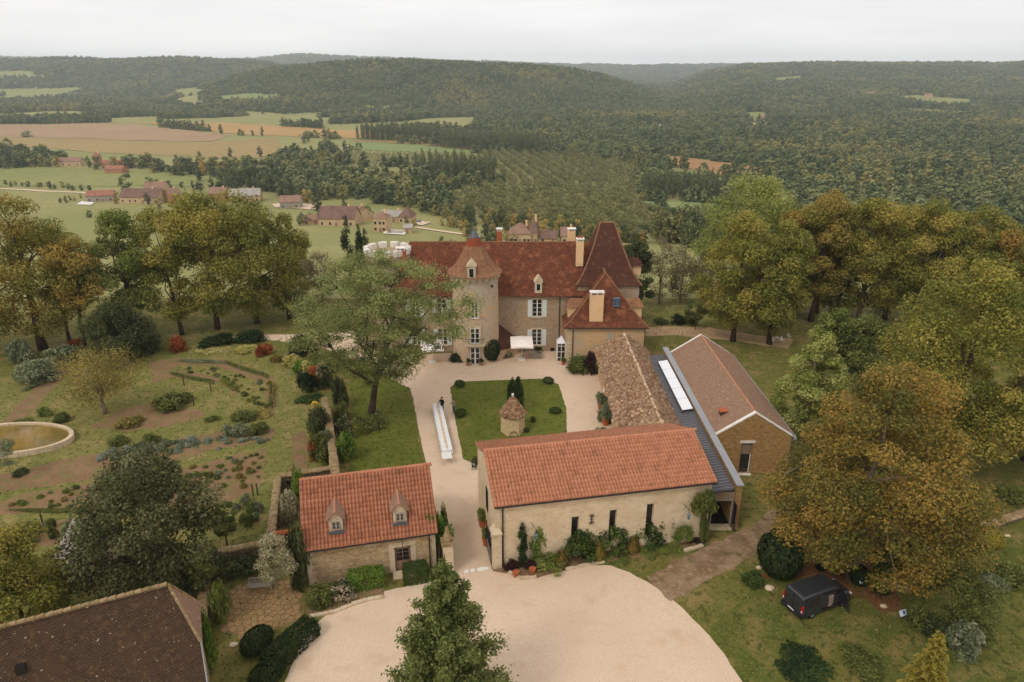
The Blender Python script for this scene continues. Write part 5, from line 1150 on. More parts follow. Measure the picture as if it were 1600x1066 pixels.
tree_px('lime_tree', 'pale lime green tree beside the brown hall', 1254, 690, 505, 104, seed=40, kind='egg', mat='l_lime', bark='bark_pale', clear=.08, leaves=11000, nclump=60, crad=.27, lsize=.26)
tree_px('autumn_tree', 'green gold tree at the edge of the east park', 1612, 560, 362, 110, seed=43, mat='l_olive', clear=.1, leaves=7000)
tree_px('autumn_tree', 'yellowing tree low behind the huge golden tree', 1600, 720, 520, 130, seed=44, mat='l_goldolive', clear=.1, leaves=8000)
tree_px('dark_tree', 'dark evergreen tree behind the right side of the chateau', 988, 492, 366, 62, seed=45, kind='egg', mat='l_dark', clear=.05, leaves=7000, lsize=.35)
tree_px('grey_tree', 'dark grey green tree below the huge golden tree', 1345, 590, 500, 110, seed=46, kind='dome', mat='l_mid', clear=.05, leaves=7000)
tree_px('green_tree', 'round mid green tree behind the pale lime tree', 1297, 570, 485, 78, seed=47, kind='dome', mat='l_green', clear=.05, leaves=5500)
tree_px('young_tree', 'small young tree on the sandy walk beside the round bushes', 1086, 515, 470, 40, seed=48, mat='l_mid', clear=.35, leaves=1500, lsize=.2, nclump=16, trunk_r=.06)
tree_px('thin_tree', 'thin airy tree with pale trunk among the lower garden shrubs', 1488, 985, 895, 115, seed=49, kind='umbrella', mat='l_mid', bark='bark_pale', clear=.3, leaves=3600, lsize=.16, nclump=40, trunk_r=.08)
for i, (bx, by, ty, wp, mt, lb) in enumerate(((1236, 488, 338, 100, 'l_goldolive', 'golden tree filling the gap left of the double trunked tree'), (1306, 492, 322, 115, 'l_olive', 'olive tree between the double trunked tree and its golden neighbour'), (1382, 500, 320, 120, 'l_goldolive', 'golden olive tree behind the pale limbed tree'), (1462, 500, 326, 120, 'l_autumn', 'brown gold tree between the pale limbed and olive gold trees'), (1535, 508, 345, 115, 'l_goldolive', 'gold tree beside the orange autumn tree of the east meadow'), (1590, 500, 370, 110, 'l_olive', 'olive tree closing the east grove'))):
    tree_px('autumn_tree', lb, bx, by, ty, wp, seed=80 + i, mat=mt, clear=.06, leaves=7500, nclump=55, lsize=.36)
# bare trees below the plateau
for i, (bx, by, ty, wp, tl) in enumerate(((1030, 474, 372, 70, 'pale leafless tree behind the dark evergreen'), (1062, 474, 385, 66, 'leafless tree between the other bare trees above the back lawn'), (1098, 472, 395, 60, 'leafless tree at the right of the bare trees'), (505, 470, 395, 70, 'grey leafless tree beyond the west path'), (470, 452, 400, 60, 'leafless tree at the foot of the olive trees'))):
    tree_px('bare_tree', tl, bx, by, ty, wp, seed=60 + i, mat='l_bare', bark='bark_pale', clear=.12, leaves=1500, lsize=.3, nclump=50, limbk=50, trunk_r=.16, crad=.28)
# columnar cypresses
def cypress(label, bx, by, topy, wpx, mat='l_yew', seed=1, twin=False, name='cypress', group=None, p=None):
    p = p if p is not None else at(bx, by); h = zat(bx, topy, p.y) - p.z; w = wpx * 1.15 * depth((p.x, p.y, p.z + h / 2)) / F / 2
    rs = np.random.RandomState(seed); c = thing(name, label, 'tree', tuple(p), 0, group)
    n = 40; t = rs.rand(n); a = rs.rand(n) * 6.283; e = np.clip(np.minimum(.62 + 1.6 * t, 1) * np.clip((1.03 - t) / .42, 0, 1) ** .6, .06, 1)
    pts = np.stack([np.cos(a) * e * w * .5, np.sin(a) * e * w * .5, h * (.03 + .93 * t)], 1); rad = w * (.5 * e + .08)
    v, q, tt = puffs(rs, pts, rad, 4200, max(.10, w * .24), .9, 1.6, .6); k = v[:, 2] < h * 1.02; v[:, 2] = np.clip(v[:, 2], .05, h * 1.03)
    link('crown', quickmesh('crown', v, q, tt), mat, c); b = MB(); b.tube([(0, 0, -.2), (0, 0, h * .8)], [w * .16, w * .04], 6); b.build('trunk', 'bark', c)
    return c
cypress('slim dark cypress against the barn near the gate', 816, 884, 814, 15, seed=1)
cypress('slim dark cypress against the barn near the porch', 1046, 846, 783, 12, seed=2)
cypress('left dark cypress of the pair behind the well house', 801, 645, 588, 17, seed=3)
cypress('right dark cypress of the pair behind the well house', 810, 644, 588, 18, seed=4)
cypress('tall dark cypress standing alone behind the feathery tree', 547, 440, 331, 17, seed=5)
cypress('dark cypress touching its twin by the battlement tower', 566, 440, 347, 15, seed=6)
cypress('slimmer twin cypress next to the battlement tower', 576, 440, 352, 13, seed=7)
cypress('small clipped cypress beside the tower door', 729, 566, 543, 7, seed=8)
# golden conifer with drooping tiers
def conifer(label, bx, by, topy, wpx, seed=3):
    p = at(bx, by); h = zat(bx, topy, p.y); w = wpx * depth((p.x, p.y, h / 2)) / F / 2; rs = np.random.RandomState(seed)
    c = thing('golden_conifer', label, 'tree', tuple(p)); P_, N_, T_ = [], [], []; b = MB(); b.tube([(0, 0, -.2), (0, 0, h)], [.14, .02], 6)
    z = h * .06; ph = 0.0
    while z < h * .985:
        ph += .7; nb_ = 7 if z < h * .8 else 5
        for j in range(nb_):
            L_ = w * (1 - z / h) ** .85 * rs.uniform(.8, 1.12) + .08; a = ph + 6.283 * (j + rs.uniform(-.15, .15)) / nb_; zz = z + rs.normal(0, .05)
            d = np.array((math.cos(a), math.sin(a), 0)); s_ = np.array((0, 0, zz)); m_ = d * L_ * .55 + np.array((0, 0, zz + L_ * .10)); e = d * L_ + np.array((0, 0, zz - L_ * .12))
            b.tube([s_, m_, e], [.03, .02, .006], 4); k = int(40 + 260 * L_); t = rs.rand(k)[:, None] ** .8; q = (1 - t) ** 2 * s_ + 2 * t * (1 - t) * m_ + t * t * e
            sd_ = np.array((-d[1], d[0], 0)); q = q + sd_ * rs.normal(size=(k, 1)) * .16 * L_ * (1.05 - t) + rs.normal(size=(k, 3)) * np.array((.03, .03, .02)); q[:, 2] -= np.abs(rs.normal(0, .10, k)) * min(1, L_); P_.append(q); N_.append(rs.normal(size=(k, 3)) * .5 + np.array((0, 0, .8))); T_.append(np.clip(.25 + .5 * t[:, 0] + rs.normal(0, .15, k), 0, 1))
        z += .17 + .38 * (1 - z / h)
    pos = np.vstack(P_); v, q, t = leaf_quads(rs, pos, np.vstack(N_), np.full(len(pos), .13) * rs.uniform(.6, 1.4, len(pos)), np.concatenate(T_), .4)
    link('crown', quickmesh('crown', v, q, t), 'l_gold', c); b.build('trunk', 'bark', c); return c
conifer('golden drooping conifer in the lower garden', 1424, 1150, 986, 118)
# ------------------------------------------------------------------ shrubs
BUSH = {}
def bush_mesh(kind, seed):
    key = (kind, seed)
    if key in BUSH: return BUSH[key]
    rs = np.random.RandomState(seed + 100)
    if kind == 'ball':        # clipped
        n = 2600; d = rs.normal(size=(n, 3)); d /= np.linalg.norm(d, axis=1)[:, None]; pos = d * (.86 + .14 * rs.rand(n))[:, None]; pos[:, 2] = (pos[:, 2] + 1) * .5
        v, q, t = leaf_quads(rs, pos, d + rs.normal(size=(n, 3)) * .4, np.full(n, .13) * rs.uniform(.6, 1.4, n), np.clip(rs.normal(.5, .22, n), 0, 1))
    elif kind == 'block':     # clipped hedge block, unit box
        n = 4200; pos = rs.uniform(-1, 1, (n, 3)); ax = rs.randint(0, 3, n); sg = np.sign(rs.uniform(-1, 1, n)); sg[ax == 2] = 1
        pos[np.arange(n), ax] = sg * (1 - .09 * rs.rand(n)); nr = np.zeros((n, 3)); nr[np.arange(n), ax] = sg
        pos += rs.normal(0, .035, (n, 3)); pos *= 1 - .05 * (np.abs(pos).sum(1) > 2.3)[:, None]
        pos[:, 2] = (pos[:, 2] + 1) * .5
        v, q, t = leaf_quads(rs, pos, nr + rs.normal(size=(n, 3)) * .5, np.full(n, .12) * rs.uniform(.6, 1.4, n), np.clip(rs.normal(.5, .22, n), 0, 1))
    elif kind == 'tuft':      # upright grass-like or strappy plant
        n = 700; a = rs.rand(n) * 6.283; r_ = rs.rand(n) ** .5; pos = np.stack([np.cos(a) * r_ * .9, np.sin(a) * r_ * .9, (1 - .5 * r_ ** 2) * rs.rand(n)], 1)
        nr = np.stack([np.cos(a), np.sin(a), rs.uniform(-.2, .5, n)], 1); v, q, t = leaf_quads(rs, pos, nr, np.full(n, .3) * rs.uniform(.5, 1.4, n), np.clip(rs.normal(.5, .25, n), 0, 1), .35)
    elif kind == 'spread':    # low spreading cover
        cl = np.stack([rs.uniform(-.75, .75, 26), rs.uniform(-.75, .75, 26), rs.uniform(.2, .6, 26)], 1); v, q, t = puffs(rs, cl, rs.uniform(.2, .38, 26), 2200, .13, .8, .9)
    else:                     # loose natural shrub
        cl = crown_points(rs, 'dome', .12, .85, .72, 24, .2); v, q, t = puffs(rs, cl, rs.uniform(.2, .36, len(cl)), 2400, .13, .5, .85)
    v[:, :2] /= np.percentile(np.abs(v[:, :2]), 98.5); v[:, 2] /= np.percentile(v[:, 2], 99); v[:, 2] = np.maximum(v[:, 2], 0)
    BUSH[key] = quickmesh('shrub_' + kind, v, q, t); return BUSH[key]
SEED = [0]
def shrub(label, x, y, w, h, mat, kind='loose', d=None, name='shrub', group=None, cat='shrub', z=None, rz=None):
    SEED[0] += 1; me = bush_mesh(kind, SEED[0] % 3)
    o = bpy.data.objects.new(name, me); COL.objects.link(o)
    if not me.materials: me.materials.append(None)
    o.material_slots[0].link = 'OBJECT'; o.material_slots[0].material = M[mat]
    o.location = (x, y, (Tz(x, y) if z is None else z) - .03); o.scale = (w / 2, (d or w) / 2, h); o.rotation_euler = (0, 0, RNG.uniform(0, 6.28) if rz is None else rz)
    return tag(o, label, cat, group)
def shrub_px(label, bx, by, wpx, hpx, mat, kind='loose', d=None, **k):
    """shrub whose foot (front edge) is at pixel (bx, by), wpx wide and hpx tall in the picture"""
    wpx *= 1.06; hpx *= 1.12; p = g0(bx, by); dz = depth(p); w = wpx * dz / F; dd = (d or w * .85); p.y += dd / 2 * .8; dz = depth(p)
    # picture height = height seen + depth seen
    dep = math.atan2(HCAM, p.y); h = max(.25, (hpx * dz / F - dd * .75 * math.sin(dep)) / math.cos(dep)); return shrub(label, p.x, p.y, w, h, mat, kind, dd, **k)
GB = 'shrubs along the barn wall'
for (bx, by, w, h, mt, kd, lb) in (
    (800, 894, 22, 18, 'l_purple', 'loose', 'dark purple plant at the corner of the barn bed'),
    (838, 880, 34, 60, 'l_bright', 'loose', 'light green climber below the barn lantern near the gate'),
    (832, 893, 26, 16, 'l_purple', 'loose', 'reddish purple plant before the barn climber'),
    (857, 898, 44, 30, 'l_green', 'spread', 'low bright green mound spilling onto the gravel'),
    (877, 890, 25, 29, 'l_russet', 'tuft', 'rusty brown tuft between the low mound and a dark shrub'),
    (905, 882, 62, 56, 'l_box', 'loose', 'big dark green shrub under the first slit window'),
    (937, 879, 20, 28, 'l_russet', 'tuft', 'rusty brown tuft between two big dark shrubs'),
    (957, 872, 60, 54, 'l_box', 'loose', 'big dark green shrub between the second and third slit windows'),
    (962, 881, 46, 18, 'l_green', 'spread', 'low green mound in front of the middle dark shrub'),
    (990, 867, 22, 27, 'l_russet', 'tuft', 'rusty brown tuft left of the tallest shrub'),
    (1016, 858, 60, 56, 'l_box', 'loose', 'tallest dark green shrub under the right of the barn'),
    (1018, 870, 32, 16, 'l_green', 'spread', 'low green mound below the tallest shrub'),
    (1047, 864, 40, 19, 'l_green', 'spread', 'low green mound next to the purple bush'),
    (1085, 848, 40, 20, 'l_purple', 'loose', 'dark purple bush at the end of the barn bed')):
    shrub_px(lb, bx, by, w, h, mt, kd)
# vine on the barn near the porch
shrub('dark leafy vine clump climbing the barn beside the porch', 15.15, 47.0, 2.3, 2.2, 'l_mid', 'loose', .9, name='climbing_vine', cat='vine', z=2.9, rz=R(11)); shrub('vine stem covered in leaves at the barn corner', 15.35, 47.1, .7, 3.2, 'l_mid', 'loose', .5, name='climbing_vine', cat='vine', z=.1, rz=R(11)); shrub('loose low vine branch spreading left along the barn wall', 13.7, 46.7, 1.9, 1.5, 'l_green', 'loose', .4, name='climbing_vine', cat='vine', z=.6, rz=R(11))
# cottage front
q = g0(573, 915); shrub('bright green clipped hedge block left of the cottage door', q.x, q.y, 2.75, 1.35, 'l_bright', 'block', 1.3, rz=R(13)); q = g0(650, 906); shrub('dark green clipped hedge block right of the cottage door', q.x, q.y, 1.9, 1.4, 'l_box', 'block', 1.3, rz=R(13))
shrub_px('reddish flowering shrub left of the cottage hedge', 530, 945, 50, 36, 'l_rose', 'loose'); shrub_px('dark loose shrub at the cottage corner', 497, 955, 40, 40, 'l_mid', 'loose')
shrub_px('lime green climber on the cottage corner by the gate', 682, 880, 45, 52, 'l_bright', 'loose', 1.2, z=1.3)
shrub('yellow green climber along the cottage gable', -5.3, 46.6, .6, 3.6, 'l_bright', 'loose', 4.4, rz=R(13), name='climbing_vine', cat='vine')
# terrace, hedges bottom left
q = g0(403, 1012); shrub('dark clipped hedge mound beside the stepping stones', q.x, q.y, 2.5, 1.25, 'l_yew', 'ball', 1.9); q = g0(456, 1018); shrub('long dark clipped hedge along the gravel edge', q.x, q.y, 1.5, 1.3, 'l_yew', 'block', 4.2, rz=R(-28)); q = g0(420, 1062); shrub('dark rounded hedge end at the gravel edge', q.x, q.y, 1.8, 1.25, 'l_yew', 'ball', 2.6, rz=R(-28))
shrub_px('leafy ground shrub below the terrace wall', 345, 980, 30, 60, 'l_green', 'loose'); shrub_px('pale green shrub at the corner of the dark roofed house', 326, 1050, 30, 80, 'l_bright', 'loose')
for (bx, by, w, h, lb) in ((470, 925, 36, 90, 'dark tall shrub in the corner by the cottage'), (372, 905, 60, 40, 'dark shrub behind the terrace bench'), (335, 915, 30, 50, 'dark shrub in the shaded terrace corner')): shrub_px(lb, bx, by, w, h, 'l_dark')
shrub_px('white flowering shrub beside the cottage gable wall', 452, 822, 32, 50, 'l_blossom'); shrub_px('yellow green shrub next to the cottage gable', 468, 800, 24, 60, 'l_bright')
# garden wall border, both sides
for (bx, by, w, h, mt, lb) in (
    (478, 617, 30, 36, 'l_yew', 'dark round yew in the border below the rust plant'), (470, 585, 26, 22, 'l_bright', 'light green mound in the garden border'), (492, 598, 34, 26, 'l_red', 'rust orange foliage plant in the border'),
    (478, 632, 40, 16, 'l_box', 'low box edging by the hose reel'), (505, 610, 30, 40, 'l_rose', 'rose bush over the wall pier'), (497, 692, 36, 52, 'l_dark', 'dark shrub against the garden wall'), (500, 725, 40, 44, 'l_mid', 'green shrub at the lower end of the garden wall'), (488, 722, 16, 34, 'l_red', 'narrow rust coloured plant beside the soil strip'),
    (512, 715, 22, 40, 'l_grey', 'grey leaved climber against the garden wall'), (536, 690, 32, 40, 'l_rose', 'rose bush on the lawn side of the wall'), (534, 660, 24, 30, 'l_mid', 'green rose on the lawn side of the wall'), (540, 725, 30, 46, 'l_bright', 'light green feathery shrub on the lawn side of the wall'), (530, 640, 30, 46, 'l_dark', 'dark shrub behind the wall pier'),
    (470, 560, 44, 36, 'l_yew', 'dark clipped mass by the west path'), (500, 585, 50, 36, 'l_mid', 'grey green shrub below the west path'), (455, 575, 36, 20, 'l_flower', 'pale yellow flower clump below the dark mass'), (478, 588, 34, 24, 'l_flower', 'yellow flower clump beside the grey green shrub'),
    (415, 556, 20, 18, 'l_red', 'small rust plant at the border corner'), (430, 568, 20, 14, 'l_russet', 'small brown plant at the bed end'), (275, 552, 26, 26, 'l_red', 'rust orange shrub right of the evergreen tree'), (385, 540, 46, 24, 'l_yew', 'dark hedge mass along the west garden edge'), (330, 545, 60, 22, 'l_yew', 'long dark hedge at the top of the garden'), (318, 552, 60, 12, 'l_flower', 'row of yellow flowers below the dark hedge'), (380, 553, 36, 14, 'l_flower', 'yellow flowers beside the rust plants'), (405, 560, 10, 20, 'l_red', 'slim rust plant in the flower border')):
    shrub_px(lb, bx, by, w, h, mt)
shrub_px('green ground ring of ivy around the feathery tree', 578, 670, 56, 24, 'l_mid', 'spread', 3.0, name='ivy_ring')
# courtyard topiary
for (bx, by, w, h, lb) in ((718, 606, 17, 12, 'clipped box ball at the upper lawn corner by the lane'), (857, 601, 18, 12, 'clipped box ring at the upper lawn corner by the east wing'), (868, 648, 18, 12, 'clipped box ring on the lawn edge by the east wing'), (833, 660, 8, 9, 'tiny box ball on the lawn right of the well house'), (823, 677, 8, 9, 'small dark ball against the well house'), (719, 653, 20, 14, 'low box cushion beside the standing people'), (748, 727, 20, 14, 'low shrub at the lawn corner by the barn')):
    shrub_px(lb, bx, by, w, h, 'l_box', 'ball')
# chateau foot
shrub_px('large clipped dark shrub right of the tower door', 765, 568, 30, 38, 'l_yew', 'ball', 2.4)
for (bx, by, w, h, mt, lb) in ((714, 567, 24, 16, 'l_yew', 'low dark hedge left of the tower door'), (790, 560, 22, 14, 'l_rose', 'flower clump under the lean to roof'), (842, 552, 14, 11, 'l_box', 'box bush under the ground floor window'), (905, 586, 36, 30, 'l_mid', 'green shrub at the foot of the front wing'), (925, 586, 26, 34, 'l_purple', 'reddish shrub at the foot of the front wing'), (935, 588, 22, 30, 'l_dark', 'dark shrub where the wing meets the stone roof'),
        (945, 662, 22, 30, 'l_grey', 'grey green oleander by the stone roofed wing'), (940, 690, 26, 22, 'l_grey', 'grey green bush close to the barn roof')): shrub_px(lb, bx, by, w, h, mt)
# back lawn
for (bx, by, w, h, mt, lb) in ((1033, 508, 22, 12, 'l_mid', 'clipped ring bush on the back lawn'), (1060, 508, 24, 17, 'l_yew', 'dark round bush beside the sandy walk'), (1080, 508, 22, 20, 'l_mid', 'green bush next to the dark round bush')): shrub_px(lb, bx, by, w, h, mt)
# lower right garden
shrub_px('big dark clipped dome beside the van', 1224, 912, 76, 76, 'l_yew', 'ball', 3.2); shrub_px('oval light green clipped bush near the white boxes', 1382, 935, 36, 50, 'l_box', 'ball', 1.6); shrub_px('dark oval bush beside the oval light green one', 1345, 920, 28, 34, 'l_yew', 'ball'); shrub_px('dark rounded bush under the russet tree', 1420, 908, 42, 40, 'l_yew', 'ball')
shrub_px('yellow green ball bush below the low terrace bank', 1550, 860, 42, 34, 'l_gold', 'ball')
for (bx, by, w, h, mt, lb) in ((1180, 920, 34, 26, 'l_box', 'low green plant left of the dark dome'), (1318, 900, 22, 26, 'l_yew', 'small dark bush behind the van'), (1285, 893, 18, 16, 'l_yew', 'little dark bush in the leaf litter'), (1473, 912, 8, 18, 'l_bright', 'tiny yellow green sapling on the lawn'),
    (1470, 1010, 44, 40, 'l_dark', 'dark grey shrub next to the golden conifer'), (1515, 1035, 50, 56, 'l_grey', 'grey green shrub on the bare patch'), (1530, 1010, 60, 46, 'l_mid', 'loose green shrub right of the thin tree'), (1440, 990, 34, 44, 'l_mid', 'green shrub behind the golden conifer'), (1585, 920, 60, 40, 'l_mid', 'loose green shrub at the right garden edge'), (1560, 930, 40, 30, 'l_grey', 'greyish shrub at the right garden edge'),
    (1360, 1062, 70, 40, 'l_mid', 'dark green low shrubs at the garden corner'), (1270, 1072, 90, 34, 'l_yew', 'long dark low hedge at the garden foot'), (1590, 790, 50, 30, 'l_mid', 'low plants on the terrace bank'), (1555, 800, 44, 18, 'l_russet', 'brown withered plants on the terrace bank')): shrub_px(lb, bx, by, w, h, mt)
# kitchen garden plants
for (ax, ay, bx, by, w_, h_, mt, lb) in ((268, 585, 340, 600, .7, .4, 'l_mid', 'low hedge along the inner curved path of the garden'), (345, 594, 372, 612, .6, .4, 'l_olive', 'short low hedge at the corner of the curved path'), (280, 566, 350, 568, .6, .45, 'l_grey', 'low grey hedge along the upper garden bed'), (352, 568, 425, 592, .6, .5, 'l_mid', 'low hedge following the outer curved bed'), (425, 600, 424, 640, .6, .6, 'l_olive', 'low hedge along the east side of the curved bed'), (320, 660, 345, 655, .8, .5, 'l_mid', 'short low hedge before the lavender'), (40, 612, 95, 583, .8, .5, 'l_grey', 'low grey hedge beside the left garden path'), (160, 768, 330, 740, .5, .35, 'l_green', 'low green vegetable row across the broad bed'), (20, 800, 225, 800, .5, .35, 'l_mid', 'low leafy row at the lower edge of the broad bed')):
    A_, B_ = g0(ax, ay), g0(bx, by); D_ = B_ - A_; shrub(lb, (A_.x + B_.x) / 2, (A_.y + B_.y) / 2, D_.length, h_, mt, 'spread', w_, name='low_hedge', cat='hedge', rz=math.atan2(D_.y, D_.x))
for (bx, by, w, h, mt, lb) in ((380, 660, 40, 20, 'l_mid', 'dark green lavender clump in the upper bed'), (372, 684, 30, 22, 'l_grey', 'grey lavender bush in the lower bed'), (400, 682, 34, 22, 'l_mid', 'green lavender bush beside the grey one'), (353, 684, 22, 20, 'l_grey', 'grey lavender bush at the bed end'), (181, 700, 30, 20, 'l_mid', 'round green herb bush in the long bed'), (232, 695, 26, 18, 'l_mid', 'round green herb bush above the silver leaves'), (92, 662, 24, 18, 'l_mid', 'green mound by the apple tree'), (28, 668, 30, 14, 'l_mid', 'low green mound above the pond'), (65, 652, 24, 16, 'l_green', 'low yellow green plant near the apple tree'), (27, 745, 24, 14, 'l_dark', 'dark low bush below the olive sapling'),
    (45, 605, 60, 42, 'l_grey', 'grey green shrub row at the left of the garden'), (25, 570, 44, 36, 'l_grey', 'grey green bush behind the shrub row'), (85, 575, 50, 34, 'l_grey', 'loose grey shrub in front of the dark evergreen'), (260, 645, 50, 30, 'l_mid', 'loose green plant in the middle bed'), (195, 672, 40, 22, 'l_apple', 'yellowing low plant below the apple tree'), (285, 632, 24, 18, 'l_mid', 'small green shrub in the middle bed'), (400, 655, 40, 14, 'l_apple', 'yellowing plants behind the lavender'), (112, 545, 24, 16, 'l_red', 'rust shrub between the tree trunks')):
    shrub_px(lb, bx, by, w, h, mt)
rk = random.Random(77)
def scatter(label, name, cat, group, poly, n, mats, w, h, kinds=('loose', 'tuft')):
    xs = [p[0] for p in poly]; ys = [p[1] for p in poly]; k = 0
    while k < n:
        px_, py_ = rk.uniform(min(xs), max(xs)), rk.uniform(min(ys), max(ys)); ins = False; j = len(poly) - 1
        for i in range(len(poly)):
            if (poly[i][1] > py_) != (poly[j][1] > py_) and px_ < (poly[j][0] - poly[i][0]) * (py_ - poly[i][1]) / (poly[j][1] - poly[i][1]) + poly[i][0]: ins = not ins
            j = i
        if not ins: continue
        p = g0(px_, py_); s = rk.uniform(.7, 1.35); shrub(label, p.x, p.y, w * s, h * s * rk.uniform(.8, 1.2), rk.choice(mats), rk.choice(kinds), name=name, cat=cat, group=group); k += 1
scatter('silver leaved vegetable in the thick silver row of the kitchen garden', 'vegetable_plant', 'plant', 'silver leaved vegetables', [(152, 716), (175, 702), (260, 690), (310, 688), (308, 704), (225, 712), (160, 722)], 46, ['l_sage', 'l_grey'], .8, .45)
scatter('pale leafy vegetable sprawling on the brown soil bed', 'vegetable_plant', 'plant', 'vegetables sprawling on the soil beds', [(280, 706), (300, 690), (420, 672), (425, 690), (350, 702)], 16, ['l_grey', 'l_sage'], .7, .3)
scatter('sparse seedling on the broad soil bed', 'vegetable_plant', 'plant', 'sparse seedlings', [(10, 790), (60, 770), (230, 745), (410, 705), (410, 750), (330, 785), (120, 795)], 110, ['l_mid', 'l_grey', 'l_apple', 'l_green'], .5, .3)
scatter('small leafy clump in the curved garden beds', 'vegetable_plant', 'plant', 'clumps in the curved beds', [(265, 575), (340, 575), (425, 600), (425, 640), (370, 625), (345, 590), (300, 585)], 46, ['l_mid', 'l_grey', 'l_olive'], .55, .35)
scatter('young staked shrub in the lower garden rows', 'vegetable_plant', 'plant', 'staked shrubs in rows', [(0, 835), (110, 820), (125, 845), (20, 865)], 14, ['l_mid', 'l_grey'], .8, 1.0, ('loose',))
scatter('small bush by the garden path near the cottage wall', 'vegetable_plant', 'plant', 'bushes near the cottage wall', [(340, 810), (400, 770), (415, 780), (405, 830), (350, 835)], 12, ['l_mid', 'l_grey'], .8, .9, ('loose',))
# ------------------------------------------------------------------ valley trees
def inpoly(x, y, poly):
    n = len(poly); ins = np.zeros(x.shape, bool); j = n - 1
    for i in range(n):
        xi, yi = poly[i]; xj, yj = poly[j]
        c = ((yi > y) != (yj > y)) & (x < (xj - xi) * (y - yi) / (yj - yi + 1e-12) + xi); ins ^= c; j = i
    return ins
def proto(name, mat, kind, w, h, clear, n, ls, seed, ncl=22, crad=.34, flat=.8):
    """a valley tree of unit height scale: returns its crown and trunk meshes"""
    rs = np.random.RandomState(seed); pts = crown_points(rs, kind, h * clear, h * .95, w * .72, ncl, w * .22)
    rad = w * crad * rs.uniform(.7, 1.25, len(pts)); v, q, t = puffs(rs, pts, rad, n, ls, .6, flat, .55, .16); v[:, 2] = np.maximum(v[:, 2], .05)
    cm = quickmesh('crown', v, q, t); cm.materials.append(M[mat])
    b = MB(); b.tube([(0, 0, -.6), (0, 0, h * .7)], [h * .022, h * .008], 5); tm = bpy.data.meshes.new('trunk'); tm.from_pydata([tuple(p) for p in b.v], [], b.f); tm.update(); tm.materials.append(M['bark'])
    return cm, tm
PR = {'tree': [proto('tree', 'v_tree', k, w, h, c, 620, 1.15, s) for k, w, h, c, s in (('round', 5.0, 11, .08, 1), ('dome', 5.6, 10, .05, 2), ('egg', 4.4, 13, .1, 3), ('round', 4.0, 9, .1, 4))],
      'poplar': [proto('poplar', 'v_poplar', 'column', 3.3, 25, .12, 800, 1.1, s, 34, .45, 1.6) for s in (5, 6)],
      'walnut': [proto('walnut', 'v_orchard', 'round', 3.6, 6.6, .15, 420, .8, s) for s in (7, 8)],
      'young': [proto('young', 'v_young', 'round', 1.7, 3.6, .15, 160, .6, s, 12) for s in (9,)]}
VCOUNT = {}
def vtree(kind, name, label, group, x, y, s, rs):
    c = thing(name, label, 'tree', (x, y, Tz(x, y)), rs.rand() * 6.283, group); c.scale = (s * rs.uniform(.85, 1.15), s * rs.uniform(.85, 1.15), s * rs.uniform(.85, 1.2))
    cm, tm = PR[kind][rs.randint(len(PR[kind]))]
    for nm, me in (('crown', cm), ('trunk', tm)):
        o = bpy.data.objects.new(nm, me); COL.objects.link(o); o.parent = c
        if nm == 'crown': VCOUNT.setdefault(kind, []).append(o)
    return c
def grid_in(poly, sx, sy, ang, rs, jit=.3):
    poly = np.array(poly); c = poly.mean(0); ca, sa = math.cos(ang), math.sin(ang); r_ = np.abs(poly - c).max() * 1.6
    gx, gy = np.meshgrid(np.arange(-r_, r_, sx), np.arange(-r_, r_, sy)); gx = gx.ravel() + rs.normal(0, jit, gx.size); gy = gy.ravel() + rs.normal(0, jit, gy.size)
    x = c[0] + gx * ca - gy * sa; y = c[1] + gx * sa + gy * ca; k = inpoly(x, y, poly); return np.stack([x[k], y[k]], 1)
VR = np.random.RandomState(31)
STUFF = {'tree': [], 'wood': [], 'poplar': [], 'walnut': [], 'young': []}   # (x, y, scale)
def plant(kind, name, label, group, pts, lo, hi, budget):
    pts = pts[np.argsort(np.hypot(pts[:, 0], pts[:, 1]))]
    for i, (x, y) in enumerate(pts):
        s = VR.uniform(lo, hi)
        if i < budget: vtree(kind, name, label, group, x, y, s, VR)
        else: STUFF[kind].append((x, y, s))
plant('walnut', 'walnut_tree', 'round walnut tree in the rows of the big orchard', 'walnut trees of the big orchard', grid_in(ORCH['big'], 9.5, 8.5, R(12), VR, .5), .85, 1.15, 300)
plant('walnut', 'orchard_tree', 'dark round tree in the small orchard beside the farm track', 'trees of the small orchard', grid_in(ORCH['right'], 9, 8, R(12), VR, .5), .8, 1.05, 60)
plant('young', 'young_walnut', 'tiny young tree in the young orchard rows', 'young orchard trees', grid_in(ORCH['young'], 9, 9, R(-20), VR, .3), .8, 1.2, 100)
plant('walnut', 'walnut_tree', 'walnut tree in the far orchard rows', 'walnut trees of the far orchard', grid_in(ORCH['far'], 10, 9, R(8), VR, .5), .75, 1.05, 0)
for lb, px, n in (('tall poplar in the dark square poplar block', ((645, 284), (772, 292), (774, 276), (650, 270)), 160), ('tall poplar in the poplar wood behind the green strip', ((555, 218), (685, 224), (685, 213), (580, 211)), 70), ('tall poplar in the long poplar wood by the orchard', ((685, 232), (850, 244), (850, 232), (690, 222)), 80), ('poplar in the row behind the green field', ((1000, 312), (1150, 318), (1150, 306), (1005, 300)), 60)):
    w = PT(*px); FIELD_POLYS.append(np.array(w)); plant('poplar', 'poplar_tree', lb, lb.replace('tall ', '') + ' group', grid_in(w, 6.2, 6.2, R(10), VR, .8), *((.55, .68) if 'row' in lb else (.62, .8)), n)
